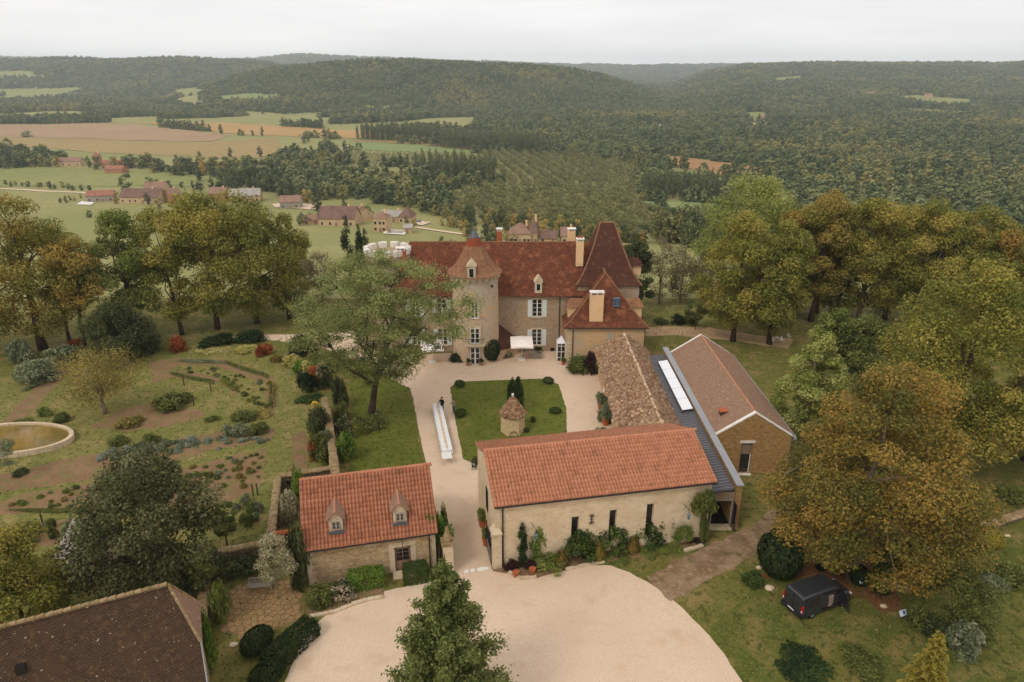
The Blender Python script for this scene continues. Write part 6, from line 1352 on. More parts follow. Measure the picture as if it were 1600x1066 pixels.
# hedgerow and village trees one by one
HG = 'trees and bushes around the hamlets'
hedge = []; HLAB = 'bushy green tree or hedge plant around the hamlet meadows'
def line_px(a, b, n, lo, hi, jit=2.5, lab=None):
    A, B = at(*a), at(*b)
    for i in range(n):
        t = (i + VR.uniform(-.3, .3)) / max(n - 1, 1); hedge.append((A.x + (B.x - A.x) * t + VR.normal(0, jit), A.y + (B.y - A.y) * t + VR.normal(0, jit), VR.uniform(lo, hi), lab))
line_px((-30, 238), (95, 256), 46, .8, 1.3, 9, 'tree in the dense belt left of the pink walled farmhouse'); line_px((195, 262), (345, 276), 40, .7, 1.2, 8, 'tree in the belt between orange barn and olive crop field'); line_px((345, 276), (420, 296), 26, .8, 1.2, 9, 'tree in the wood corner above the brick farm building'); line_px((0, 290), (145, 297), 22, .28, .42, lab='hedge bush along the lane on the left meadow'); line_px((100, 318), (128, 310), 8, .2, .3); line_px((230, 290), (350, 298), 14, .35, .55); line_px((330, 298), (420, 300), 12, .5, .8)
line_px((660, 330), (760, 352), 22, .5, .8, lab='tree on the orchard edge above the hip roofed barn'); line_px((760, 352), (880, 372), 26, .45, .75, lab='tree on the orchard edge above the manor'); line_px((880, 372), (1010, 380), 24, .4, .7, lab='tree on the orchard edge behind the chateau pavilion'); line_px((430, 302), (480, 318), 8, .8, 1.1); line_px((690, 352), (725, 360), 8, .3, .45); line_px((735, 368), (790, 380), 12, .35, .6)
line_px((470, 352), (500, 345), 8, .35, .5, lab='hedge bush in front of the low red roofed shed'); line_px((700, 395), (770, 380), 10, .3, .5)
for (px_, py_, s) in ((495, 330, .9), (360, 246, .8), (407, 246, .9), (180, 268, 1.0), (140, 262, .8), (152, 265, .9), (170, 312, .5), (183, 318, .55), (232, 320, .55), (250, 325, .5), (140, 340, .4), (200, 300, 1.0), (520, 300, 1.2), (545, 305, 1.1), (590, 318, 1.3), (662, 322, 1.1), (612, 310, 1.0), (430, 290, 1.3), (460, 285, 1.3), (400, 290, 1.2), (505, 260, 1.2), (380, 212, .8), (395, 213, .8), (410, 213, .9), (285, 203, .6), (300, 204, .6), (315, 205, .6), (635, 352, .3), (648, 352, .3), (540, 327, .6), (575, 335, .5), (815, 374, .5), (850, 378, .5), (735, 385, .5), (690, 385, .4), (940, 385, .5), (1100, 385, .7), (1125, 392, .8), (1150, 400, .9), (1090, 372, .8), (1115, 372, .9), (1145, 372, 1.0)):
    p = at(px_, py_); hedge.append((p.x, p.y, s, None))
for (x, y, s, lab) in hedge: vtree('tree', 'hedgerow_tree', lab or HLAB, lab.replace('tree in', 'trees of') if lab else HG, x, y, s, VR)
# woods: everywhere on the valley floor and hills that is not field, meadow or hamlet
MEADOW = [np.array(PT((-300, 262), (330, 270), (362, 283), (420, 300), (500, 316), (560, 308), (640, 325), (700, 338), (780, 358), (900, 374), (1000, 381), (1075, 384), (1080, 470), (-300, 470)))]
HAM = [np.array(PT((150, 268), (230, 268), (232, 250), (90, 250), (90, 268)))]
def forest_points():
    out_ = []; rs = np.random.RandomState(8); y = 175.0
    while y < 7600:
        r_ = y; sp = max(7.5, r_ * .0052); dy = sp * (.95 if y < 1300 else 1.0)
        xs = np.arange(-1.25 * y - 60, 1.25 * y + 60, sp); xs = xs + rs.uniform(-.42, .42, len(xs)) * sp; ys = y + rs.uniform(-.5, .5, len(xs)) * dy
        out_.append(np.stack([xs, ys, np.full(len(xs), sp)], 1)); y += dy
    p = np.vstack(out_); x, y = p[:, 0], p[:, 1]
    ok = np.ones(len(p), bool)
    for poly in FIELD_POLYS + MEADOW + HAM: ok &= ~inpoly(x, y, poly)
    # plateau and its near slope stay open except the east side woods
    ok &= ~((y < 330) & (x < 55)); ok &= ~((y < 240) & (x < 100))
    z_ = T(x, y); kk = (HCAM - z_) / np.maximum(HCAM - z_ - 13, 1); rr_ = rs.rand(len(x)) < .96
    for poly in FIELD_POLYS: ok &= ~((y < 2200) & (z_ < -30) & rr_ & inpoly(x * kk, y * kk, poly))
    # looser cover on the flat valley floor: meadows between copses
    z = T(x, y); flat = (z < -40)
    n1 = wob(x, y, 420, 1, 6) + .6 * wob(x, y, 170, 4, 6)
    b = x / np.maximum(y, 1); left = b < -.05
    thr = np.where(left & flat, -.02, -.6); ok &= ~(flat & (n1 < thr) & (y < 3000))
    ok &= ~((~flat) & (n1 < -.50) & (left) & (y > 2000))
    # drop what the ridges hide
    p = p[ok]; x, y, z = p[:, 0], p[:, 1], T(p[:, 0], p[:, 1])
    vis = np.ones(len(p), bool); ang = (z + 14 - HCAM) / y
    for f in (.35, .5, .62, .72, .8, .87, .92, .96):
        a2 = (T(x * f, y * f) + 4 - HCAM) / (y * f); vis &= ang > a2 - .002
    return p[vis]
FP = forest_points()
d = np.hypot(FP[:, 0], FP[:, 1]); FP = FP[np.argsort(d)]
near = FP[:300]
for (x, y, sp) in near: vtree('tree', 'wood_tree', 'broad tree at the near edge of the valley woods', 'trees at the near edge of the woods', x, y, VR.uniform(.75, 1.25), VR)
for (x, y, sp) in FP[300:]:
    STUFF['wood'].append((x, y, sp / 7.6 * VR.choice([.65, .85, 1.0, 1.2, 1.55]) * (1.0 if y < 1300 else .98)))
# instancer for the uncountable woods
PR['wood'] = []
for i, (k, w, h, c, s) in enumerate((('round', 5.0, 10, .0, 41), ('dome', 6.4, 8, .0, 42), ('egg', 3.8, 13, .0, 43))): PR['wood'].append(proto('wood', 'v_wood', k, w, h, c, 300, 1.7, s, 16))
def scatter_gn(name, label, pts, sources):
    """one stuff object: real crown meshes instanced on the points"""
    pts = np.array(pts); n = len(pts); rs = np.random.RandomState(n); me = bpy.data.meshes.new(name)
    z = T(pts[:, 0], pts[:, 1]) - .3; me.vertices.add(n); me.vertices.foreach_set('co', np.stack([pts[:, 0], pts[:, 1], z], 1).astype(np.float32).ravel())
    for nm, ty, val in (('scl', 'FLOAT', pts[:, 2]), ('sclz', 'FLOAT', np.minimum(pts[:, 2], 1.0) + .18 * np.maximum(pts[:, 2] - 1.0, 0)), ('rot', 'FLOAT', rs.rand(n) * 6.283), ('idx', 'INT', rs.randint(0, len(sources), n))):
        a = me.attributes.new(nm, ty, 'POINT'); a.data.foreach_set('value', np.ascontiguousarray(val, np.int32 if ty == 'INT' else np.float32))
    me.update(); o = bpy.data.objects.new(name, me); COL.objects.link(o); tag(o, label, kind='stuff')
    g = bpy.data.node_groups.new(name + '_nodes', 'GeometryNodeTree'); g.interface.new_socket('Geometry', in_out='INPUT', socket_type='NodeSocketGeometry'); g.interface.new_socket('Geometry', in_out='OUTPUT', socket_type='NodeSocketGeometry')
    nn = g.nodes.new; gi, go = nn('NodeGroupInput'), nn('NodeGroupOutput'); ip = nn('GeometryNodeInstanceOnPoints'); jn = nn('GeometryNodeJoinGeometry'); l_ = g.links.new
    for s in reversed(sources):
        oi = nn('GeometryNodeObjectInfo'); oi.inputs['Object'].default_value = s; oi.inputs['As Instance'].default_value = True; oi.transform_space = 'ORIGINAL'; l_(oi.outputs['Geometry'], jn.inputs[0])
    def attr(nm, ty):
        a = nn('GeometryNodeInputNamedAttribute'); a.data_type = ty; a.inputs['Name'].default_value = nm; return a.outputs['Attribute']
    cx = nn('ShaderNodeCombineXYZ'); l_(attr('rot', 'FLOAT'), cx.inputs[2]); e2 = nn('FunctionNodeEulerToRotation'); l_(cx.outputs[0], e2.inputs[0])
    ip.inputs['Pick Instance'].default_value = True; l_(gi.outputs[0], ip.inputs['Points']); l_(jn.outputs[0], ip.inputs['Instance']); l_(attr('idx', 'INT'), ip.inputs['Instance Index']); l_(e2.outputs[0], ip.inputs['Rotation']); sx_ = nn('ShaderNodeCombineXYZ'); sa_ = attr('scl', 'FLOAT'); l_(sa_, sx_.inputs[0]); l_(sa_, sx_.inputs[1]); l_(attr('sclz', 'FLOAT'), sx_.inputs[2]); l_(sx_.outputs[0], ip.inputs['Scale']); l_(ip.outputs[0], go.inputs[0])
    md = o.modifiers.new('scatter', 'NODES'); md.node_group = g; return o
# wood crowns need real trees as their source: three stand at the wood's edge
SRC = []
for i in range(3):
    x, y, sp = FP[300 + i]; c = thing('wood_tree', 'broad tree at the near edge of the valley woods', 'tree', (x, y, Tz(x, y)), 0, 'trees at the near edge of the woods')
    for nm, me in zip(('crown', 'trunk'), PR['wood'][i]):
        o = bpy.data.objects.new(nm, me); COL.objects.link(o); o.parent = c
        if nm == 'crown': SRC.append(o)
scatter_gn('woods', 'distant woods covering the valley and hills', STUFF['wood'][3:], SRC)
if STUFF['walnut']: scatter_gn('orchard_trees', 'further rows of the walnut orchards', STUFF['walnut'], VCOUNT['walnut'][:2])
if STUFF['poplar']: scatter_gn('poplar_wood', 'further poplars of the poplar woods', STUFF['poplar'], VCOUNT['poplar'][:2])
if STUFF['young']: scatter_gn('young_orchard', 'further rows of the young orchard', STUFF['young'], VCOUNT['young'][:1])
print('FOREST', len(STUFF['wood']), {k: len(v) for k, v in STUFF.items()})
# ------------------------------------------------------------------ hamlet houses
def house(label, bx, by, wpx, dm, he, hr, rot=0, wall='render_orange', roof='v_roof', hip=False, win=3, floors=1, chim=True, name='farmhouse', cat='house', door=True):
    p = at(bx, by); dz = depth(p); L_ = wpx * dz / F; c = thing(name, label, cat, tuple(p), R(rot)); hx = L_ / 2; p_y = dm / 2
    b = MB(); b.box(-hx, hx, -p_y, p_y, -2.5, he)
    if not hip:
        for xx in (-hx, hx - .25): b.rings([[(xx, -p_y, he), (xx + .25, -p_y, he), (xx + .25, p_y, he), (xx, p_y, he)], [(xx, -.05, he + hr - .15), (xx + .25, -.05, he + hr - .15), (xx + .25, .05, he + hr - .15), (xx, .05, he + hr - .15)]])
    b.build('wall', wall, c); r_ = MB(); o = .35
    if hip:
        k = min(p_y, hx * .95); r_.add([(-hx - o, -p_y - o, he - .1), (hx + o, -p_y - o, he - .1), (hx + o, p_y + o, he - .1), (-hx - o, p_y + o, he - .1), (-hx + k, 0, he + hr), (hx - k, 0, he + hr)], [(0, 1, 5, 4), (1, 2, 5), (2, 3, 4, 5), (3, 0, 4), (0, 3, 2, 1)])
    else:
        r_.slab([(-hx - o, -p_y - o, he - .2), (hx + o, -p_y - o, he - .2), (hx + o, 0, he + hr), (-hx - o, 0, he + hr)], .22); r_.slab([(hx + o, p_y + o, he - .2), (-hx - o, p_y + o, he - .2), (-hx - o, 0, he + hr), (hx + o, 0, he + hr)], .22)
    rf = r_.build('roof', roof, c)
    if chim: m = MB(); m.box(hx * .55 - .4, hx * .55 + .4, -.3, .4, he + hr * .6, he + hr + .9); m.build('chimney', 'render_cream', rf)
    for f in range(floors):
        for i in range(win):
            x = -hx + L_ * (i + .5 + (.08 if i % 2 else -.06)) / win; z = .95 + 2.7 * f; isd = door and f == 0 and i == win // 2
            fr_ = MB(); ww, hh = (.62, 2.1) if isd else (.5, 1.25); z = .05 if isd else z
            fr_.box(x - ww - .1, x + ww + .1, -p_y - .06, -p_y - .003, z - .08, z + hh + .1); wo = fr_.build('door' if isd else 'window', 'stone_lime', c)
            g_ = MB(); g_.box(x - ww, x + ww, -p_y - .10, -p_y - .062, z, z + hh); g_.build('door_leaf' if isd else 'pane', 'wood_brown' if isd else 'glass', wo)
    return c
M['v_roof'] = layered('hamlet_roof_tiles', S(142, 112, 94), [(.5, S(126, 98, 82), .45, .62, 4), (2, S(156, 126, 106), .5, .7, 5)], co='obj', bump=(5, .4, .05))
M['v_roof_red'] = layered('hamlet_red_tiles', S(152, 102, 82), [(.5, S(136, 90, 72), .45, .62, 4), (2, S(166, 118, 96), .5, .7, 5)], co='obj', bump=(5, .4, .05))
M['v_roof_dark'] = layered('hamlet_dark_tiles', S(118, 92, 80), [(.5, S(104, 80, 70), .45, .62, 4), (2, S(136, 108, 94), .5, .7, 5)], co='obj', bump=(5, .4, .05))
M['v_roof_grey'] = layered('hamlet_grey_roof', S(164, 156, 146), [(.5, S(148, 140, 130), .45, .62, 4)], co='obj')
M['v_wall'] = layered('hamlet_ochre_wall', S(196, 168, 132), [(.4, S(178, 150, 116), .45, .65, 4)], co='obj')
M['v_brick'] = layered('hamlet_brick_wall', S(172, 122, 92), [(.4, S(158, 112, 84), .45, .65, 4)], co='obj')
for a in (('open fronted barn with red roof on the left of the hamlet', 160, 314, 38, 9, 4.2, 2.6, 14, 'wood_grey', 'v_roof_red', False, 4, 1, False, 'village_barn', 'barn'),
          ('long farmhouse with dark red roof and pale gable', 226, 316, 62, 11, 4.0, 4.5, -6, 'v_wall', 'v_roof_dark', False, 6),
          ('small brick house with steep gable at the end of the long farmhouse', 271, 315, 20, 9, 4.6, 3.6, 60, 'v_brick', 'v_roof', False, 2),
          ('pale roofed house behind the long farmhouse', 246, 300, 32, 9, 3.6, 3.4, 5, 'v_wall', 'v_roof', False, 4),
          ('orange walled barn with white door on the pasture', 183, 270, 30, 9, 3.6, 2.6, -10, 'v_brick', 'v_roof_red', False, 2, 1, False, 'village_barn', 'barn'),
          ('long red roofed farm building behind the orange barn', 180, 263, 34, 9, 4.2, 3, 4, 'v_wall', 'v_roof_red', False, 4),
          ('pink walled farmhouse among trees above the pasture', 108, 259, 42, 9, 4.2, 3.2, 6, 'v_wall', 'v_roof', False, 4),
          ('small tower like house beside the round dark tree', 154, 259, 9, 6, 8.5, 3.5, 0, 'v_brick', 'v_roof_red', True, 1, 2),
          ('large farmhouse with long brown roof below the orchard', 532, 351, 56, 11, 4.0, 5.0, -4, 'v_wall', 'v_roof_dark', False, 5),
          ('gabled ochre wing right of the large farmhouse', 566, 346, 13, 11, 4.5, 3.4, -60, 'v_wall', 'v_roof', False, 2),
          ('low red roofed shed beside the hedge and large farmhouse', 483, 350, 25, 7, 2.4, 2.2, 28, 'v_wall', 'v_roof', False, 2, 1, False, 'village_shed', 'shed'),
          ('open barn with pinkish roof above the gravel yard', 456, 324, 30, 10, 4.0, 3.0, 6, 'wood_grey', 'v_roof', False, 3, 1, False, 'village_barn', 'barn'),
          ('tall ochre house with hipped roof beside the pool', 598, 361, 20, 7, 6.4, 2.4, -8, 'v_wall', 'v_roof', True, 3, 2),
          ('long low grey roofed house behind the tall ochre house', 614, 346, 34, 7, 3.2, 2.4, -4, 'v_wall', 'v_roof_grey', False, 4),
          ('hip roofed barn at the end of the long low house', 637, 347, 20, 9, 3.2, 4.4, -10, 'v_wall', 'v_roof_dark', True, 2, 1, False, 'village_barn', 'barn'),
          ('small grey roofed hut beside the pool', 639, 363, 13, 5, 2.6, 1.2, -6, 'v_wall', 'v_roof_grey', False, 1, 1, False, 'pool_hut', 'shed'),
          ('brownish manor with hipped roof behind the chateau roof', 813, 378, 34, 9, 4.2, 3.4, -3, 'v_wall', 'v_roof', True, 5),
          ('pointed pavilion at the right end of the manor', 833, 378, 13, 8, 4.6, 5.2, -3, 'v_wall', 'v_roof_dark', True, 2),
          ('dark roofed shed right of the manor pavilion', 856, 378, 28, 8, 2.4, 2.4, -3, 'v_wall', 'v_roof_dark', False, 2, 1, False, 'village_shed', 'shed'),
          ('small pink house near the chateau chimneys', 886, 379, 20, 8, 3.6, 2.6, 0, 'v_wall', 'v_roof', False, 2),
          ('long low grey metal shed beyond the back lawn', 1067, 377, 30, 8, 2.8, 1.0, 2, 'wood_grey', 'v_roof_grey', False, 4, 1, False, 'metal_shed', 'shed'),
          ('grey roofed building hidden behind the golden trees', 385, 314, 46, 11, 4.4, 3.6, 10, 'v_wall', 'v_roof_grey', False, 4),
          ('brick farm building behind the golden trees', 345, 312, 26, 9, 4.6, 3.4, -8, 'v_brick', 'v_roof', False, 3),
          ('long white hall in the far village', 68, 163, 38, 22, 7, 3, 4, 'white', 'v_roof_grey', False, 4, 1, False),
          ('white house in the far village', 98, 165, 20, 14, 6, 3, -5, 'white', 'v_roof', False, 3),
          ('pale house on the edge of the far village', 124, 168, 16, 12, 6, 3, 8, 'v_wall', 'v_roof', False, 3),
          ('white farm with orange roof on the far slope', 275, 153, 22, 14, 6, 4, 0, 'white', 'v_roof_red', False, 3),
          ('pale concrete bridge by the river trees, shaped as a house', 1022, 204, 28, 14, 7, 1.5, 0, 'white', 'v_roof_grey', False, 4, 1, False),  # bridge, stood in for by a plain house box
          ('farmhouse in the clearing below the right hills', 1194, 190, 16, 12, 6, 4, 10, 'v_wall', 'v_roof', False, 3),
          ('white house high on the wooded right hill', 1150, 139, 10, 12, 7, 4, 0, 'white', 'v_roof', False, 2),
          ('pale manor above the hillside meadow', 1358, 152, 13, 14, 9, 4, 0, 'white', 'v_roof', False, 3),
          ('brown roofed farm beside the hillside meadow', 1450, 153, 9, 12, 6, 4, 0, 'v_wall', 'v_roof', False, 3),
          ('pale house in the hilltop village', 1497, 134, 12, 14, 7, 4, 0, 'v_wall', 'v_roof', False, 2),
          ('ochre house at the left of the hilltop village', 1480, 133, 9, 13, 7, 4, 20, 'v_wall', 'v_roof_red', False, 2),
          ('white house at the right of the hilltop village', 1528, 132, 11, 13, 7, 4, -15, 'white', 'v_roof', False, 2)):
    house(*a)
for nm, lb, px, mt in (('gravel_yard', 'pale gravel yard by the barn', ((425, 320), (440, 318), (500, 321), (545, 326), (560, 330), (520, 330), (470, 327), (430, 325)), 'gravel'), ('gravel_yard', 'pale gravel yard by the hip roofed barn', ((648, 352), (655, 347), (675, 348), (660, 353)), 'gravel'), ('pool_terrace', 'white pool terrace in the hamlet', ((598, 366), (606, 359), (637, 361), (632, 368)), 'stone_white'), ('white_terrace', 'white terrace beside the open fronted barn', ((119, 320), (128, 315), (148, 317), (142, 321)), 'stone_white')):
    sheet(nm, lb, PT(*px), mt, .35, drape=True, cell=5)
sheet('pool_water', 'green pool water', PT((604, 365), (609, 361), (632, 362), (629, 366)), 'water', .45, drape=True, cell=5)
c = thing('parked_car', 'white car parked in the hamlet yard', 'car', tuple(at(655, 349)), R(8))
b = MB(); b.rings([[(-2.1, -.85, .3), (2.1, -.85, .3), (2.1, .85, .3), (-2.1, .85, .3)], [(-2.15, -.88, .85), (2.15, -.88, .75), (2.15, .88, .75), (-2.15, .88, .85)]]); b.build('body', 'white', c)
b = MB(); b.rings([[(-1.9, -.8, .86), (1.1, -.8, .86), (1.1, .8, .86), (-1.9, .8, .86)], [(-1.5, -.68, 1.42), (.4, -.68, 1.42), (.4, .68, 1.42), (-1.5, .68, 1.42)]]); b.build('cabin', 'glass', c)
for wx in (-1.3, 1.3):
    for wy in (-.8, .8): b = MB(); b.lathe([(.3, -.1), (.32, 0), (.3, .1)], (0, 0), 12); b.v = [(wx + p[0], wy + p[2], .3 + p[1]) for p in b.v]; b.build('wheel', 'tyre', c)

# ------------------------------------------------------------------ walls, terrace, pond
def stone_wall(name, label, pts, h, th, mat='dry_stone', cop='stone_mossy', copstep=.6, z=0, seed=1, copw=.12):
    """wall along world points with single coping stones"""
    c = thing(name, label, 'wall', (pts[0][0], pts[0][1], z)); rr = random.Random(seed); k = 0
    for i in range(len(pts) - 1):
        a, b_ = Vector((*pts[i][:2], 0)), Vector((*pts[i + 1][:2], 0)); d = (b_ - a); L_ = d.length; d.normalize(); n = Vector((-d.y, d.x, 0)) * th / 2
        m = MB(); m.rings([[a - n, b_ - n, b_ + n, a + n], [p_ + Vector((0, 0, h)) for p_ in (a - n, b_ - n, b_ + n, a + n)]]); m.v = [Vector(p_) + Vector((0, 0, z - .2)) for p_ in m.v]; m.build('wall_section', mat, c, world=True)
        t = 0; nw = Vector((-d.y, d.x, 0)) * (th / 2 + copw)
        while t < L_ - .05:
            l = min(copstep * rr.uniform(.7, 1.3), L_ - t); q0, q1 = a + d * (t + .01), a + d * (t + l - .01); zz = z + h - .198; hh = .1 + rr.uniform(0, .05); w = nw * rr.uniform(.9, 1.1); t2 = nw * rr.uniform(.55, .8)
            m = MB(); m.rings([[q0 - w, q1 - w, q1 + w, q0 + w], [q0 - w + Vector((0, 0, hh)), q1 - w + Vector((0, 0, hh)), q1 + w + Vector((0, 0, hh)), q0 + w + Vector((0, 0, hh))], [q0 - t2 + Vector((0, 0, hh + .08)), q1 - t2 + Vector((0, 0, hh + .08)), q1 + t2 + Vector((0, 0, hh + .08)), q0 + t2 + Vector((0, 0, hh + .08))]])
            m.v = [Vector(p_) + Vector((0, 0, zz)) for p_ in m.v]; m.build('coping_stone', cop, c, world=True); t += l
    return c
G = lambda a, b, z=0: tuple(g0(a, b, z)[:2])
stone_wall('garden_wall', 'long garden wall with rounded mossy coping between garden and lawn', [G(508, 622, 1.8), G(515, 665, 1.8), G(524, 742, 1.8)], 1.9, .55, copstep=.8, seed=2)
stone_wall('garden_wall', 'stone wall with two small openings behind the cottage', [G(522, 730, 1.5), G(436, 743, 1.5)], 1.6, .4, seed=3)
stone_wall('garden_wall', 'narrow stone wall running down beside the cottage yard', [G(434, 745, 1.5), G(424, 830, 1.5)], 1.6, .4, seed=4)
stone_wall('garden_wall', 'short tile capped wall between yard wall and cottage', [G(424, 834, 1.3), G(472, 828, 1.3)], 1.4, .3, cop='terracotta', copstep=.25, seed=5)
stone_wall('terrace_wall', 'shaded stone wall above the flagstone terrace', [G(424, 848, 1.6), G(345, 862, 1.6), G(318, 878, 1.6)], 1.8, .4, seed=6)
stone_wall('terrace_wall', 'thick stone wall end beside the dark roofed house', [G(322, 898, 1.6), G(312, 990, 1.6)], 1.8, .5, seed=7)
p = MW  # openings in the wall behind the cottage
for k, (a, b_) in enumerate(((452, 752), (464, 750))):
    q = g0(a, b_, .9); m = MB(); m.box(-.18, .18, -.24, -.19, -.18, .18); tag(m.build('wall_opening', 'dark', loc=tuple(q), rz=R(-4)), ('left' if k == 0 else 'right') + ' dark square opening in the wall behind the cottage', 'opening')
# pier at the head of the garden wall
c = thing('garden_pier', 'stone pier with urn at the head of the garden wall', 'pillar', (*G(509, 604, 0), 0))
m = MB(); m.box(-.42, .42, -.42, .42, -.1, 2.1); m.build('shaft', 'stone_mossy', c); m = MB(); m.box(-.52, .52, -.52, .52, 2.1, 2.3); m.build('cap', 'stone_mossy', c)
m = MB(); m.lathe([(.2, 2.3), (.12, 2.5), (.3, 2.8), (.34, 3.0), (.2, 3.1), (.1, 3.3)], (0, 0), 12); m.build('urn', 'stone_mossy', c)
# flagstone terrace
def terrace():
    c = thing('flagstone_terrace', 'ochre crazy paved terrace below the stone wall', 'terrace', (*G(410, 950), 0)); rs = np.random.RandomState(3)
    poly = np.array([G(348, 990), G(352, 930), G(372, 915), (G(455, 905)), G(472, 935), G(468, 962), G(430, 985), G(390, 992)])
    m = MB(); m.add([(x, y, .02) for x, y in densify([tuple(q) for q in poly], .5, .05, 3)], []); n = len(m.v); m.f = [tuple(range(n))]; m.build('bedding', 'soil', c, world=True)
    x0, y0 = poly.min(0); x1, y1 = poly.max(0); s = .52; pts = []
    for i in range(int((x1 - x0) / s) + 2):
        for j in range(int((y1 - y0) / s) + 2): pts.append((x0 + (i + (.5 if j % 2 else 0) + rs.uniform(-.3, .3)) * s, y0 + (j + rs.uniform(-.3, .3)) * s))
    pts = np.array(pts)
    for k, q in enumerate(pts):
        if not inpoly(np.array([q[0]]), np.array([q[1]]), poly)[0]: continue
        cell = [Vector((q[0] + .6 * math.cos(a), q[1] + .6 * math.sin(a), 0)) for a in np.linspace(0, 6.283, 12, endpoint=False)]
        for o in pts[np.argsort(((pts - q) ** 2).sum(1))[1:11]]:
            d = Vector((o[0] - q[0], o[1] - q[1], 0)); L_ = d.length; d.normalize(); lim = L_ / 2 - .035; new = []
            for i in range(len(cell)):
                a, b_ = cell[i], cell[(i + 1) % len(cell)]; da = (a - Vector((q[0], q[1], 0))).dot(d) - lim; db = (b_ - Vector((q[0], q[1], 0))).dot(d) - lim
                if da <= 0: new.append(a)
                if (da < 0) != (db < 0): new.append(a + (b_ - a) * (da / (da - db)))
            cell = new
            if len(cell) < 3: break
        if len(cell) < 3: continue
        zt = .045 + rs.uniform(0, .02); m = MB(); m.rings([[(p_.x, p_.y, .015) for p_ in cell], [(p_.x, p_.y, zt) for p_ in cell]]); m.build('flagstone', 'flag', c, world=True)
terrace()
for k, (a, b_, lb) in enumerate(((365, 1008, 'stepping stone nearest the terrace'), (381, 1006, 'stepping stone beside the dark hedge mound'), (478, 986, 'stepping stone at the gravel edge'), (487, 980, 'second stepping stone by the cottage bed'))):
    q = g0(a, b_); m = MB(); rr = random.Random(k); m.rings([[(.26 * rr.uniform(.8, 1.2) * math.cos(t), .2 * rr.uniform(.8, 1.2) * math.sin(t), 0) for t in np.linspace(0, 6.28, 8, endpoint=False)]] ); 
    m = MB(); rad = [rr.uniform(.8, 1.2) for _ in range(8)]; m.rings([[(.27 * rad[i] * math.cos(i * .785), .2 * rad[i] * math.sin(i * .785), zz) for i in range(8)] for zz in (0, .05)]); tag(m.build('stepping_stone', 'stone_lime', loc=(q.x, q.y, .02)), 'pale ' + lb, 'stone')
# stone edging of the planting beds
def edging(label, px, seed):
    c = thing('stone_edging', label, 'edging', (*G(*px[0]), 0)); rr = random.Random(seed); P3 = [g0(*q) for q in px]
    for i in range(len(P3) - 1):
        d = P3[i + 1] - P3[i]; L_ = d.length; d.normalize(); n = Vector((-d.y, d.x, 0)) * .14; t = 0
        while t < L_:
            l = rr.uniform(.35, .7); a, b_ = P3[i] + d * t, P3[i] + d * min(t + l - .02, L_); h = rr.uniform(.12, .2); m = MB()
            m.rings([[q + Vector((0, 0, zz)) for q in (a - n, b_ - n, b_ + n, a + n)] for zz in (-.02, h)]); m.build('edge_stone', 'stone_lime', c, world=True); t += l
edging('low stone edging of the bed at the gate end of the barn', [(795, 896), (815, 905), (838, 903)], 1); edging('low stone edging under the middle barn shrubs', [(884, 892), (930, 881), (945, 879)], 2); edging('low stone edging by the purple bush', [(1068, 862), (1098, 853)], 3); edging('curved stone edging of the cottage flower bed', [(484, 964), (520, 958), (550, 946), (575, 938), (600, 934)], 4)
for nm, px in (('planting_bed', ((770, 893), (795, 897), (838, 904), (880, 893), (945, 881), (1000, 872), (1098, 855), (1098, 838), (770, 880))), ('planting_bed', ((480, 962), (520, 956), (550, 944), (600, 932), (600, 905), (480, 920)))): sheet(nm, 'dark soil bed along the wall', P(*px), 'soil', .032, .5, .05)
# gate threshold stones
for k, (a, b_) in enumerate(((729, 894), (739, 892.5), (755, 890))):
    q = g0(a, b_); w = .2 if k < 2 else .5; rr = random.Random(k + 40); rad = [rr.uniform(.85, 1.15) for _ in range(8)]; m = MB(); m.rings([[(w * rad[i] * math.cos(i * .785), .24 * rad[i] * math.sin(i * .785), zz) for i in range(8)] for zz in (0, .05 + .007 * k)]); tag(m.build('threshold_stone', 'stone_white', loc=(q.x, q.y, .025), rz=R(8)), ('broad pale threshold stone at the gate', 'narrow threshold stone at the gate', 'small outer threshold stone at the gate')[2 - k], 'stone')
# gate pier, finial and leaves
c = thing('gate_pier', 'stone gate pier beside the cottage with scrolled iron finial', 'pillar', (*G(701, 893), 0), R(11))
z = 0; rr = random.Random(8)
while z < 2.5: h = rr.uniform(.28, .4); m = MB(); m.box(-.38, .38, -.38, .38, z + .005, z + h - .005); m.build('pier_stone', 'stone_lime', c); z += h
m = MB(); m.box(-.5, .5, -.5, .5, z, z + .16); m.build('cap', 'stone_mossy', c)
m = MB(); m.lathe([(.32, z + .16), (.36, z + .5), (.2, z + .9), (.12, z + 1.3), (.05, z + 1.5)], (0, 0), 10); m.build('finial', 'stone_mossy', c)
m = MB(); m.tube([(0, 0, z + 1.4), (0, 0, z + 2.5)], [.04, .012], 6); m.build('spike', 'iron', c)
c = thing('iron_gate', 'dark iron gate leaf folded back along the barn', 'gate', (*G(768, 884), 0), R(101))
m = MB(); m.box(0, 2.3, -.03, .03, .1, .18); m.box(0, 2.3, -.03, .03, 1.2, 1.28); m.box(0, 2.3, -.03, .03, 2.2, 2.28); m.box(0, .08, -.04, .04, .05, 2.6); m.box(2.22, 2.3, -.04, .04, .05, 2.6); m.build('frame', 'iron', c)
for i in range(15): m = MB(); m.tube([(.15 + i * .145, 0, .14), (.15 + i * .145, 0, 2.45)], .016, 5); m.build('bar', 'iron', c)
m = MB(); m.box(.09, 2.21, -.01, .01, .19, 1.19); m.build('lower_panel', 'wood_grey', c)
c = thing('wooden_gate', 'brown boarded gate between cottage and gate pier', 'gate', (*G(688, 897), 0), R(95))
for i in range(7): m = MB(); m.box(.02 + i * .2, .2 + i * .2, -.03, .03, .05, 2.0 + .03 * (i % 2)); m.build('board', 'wood_dark', c)
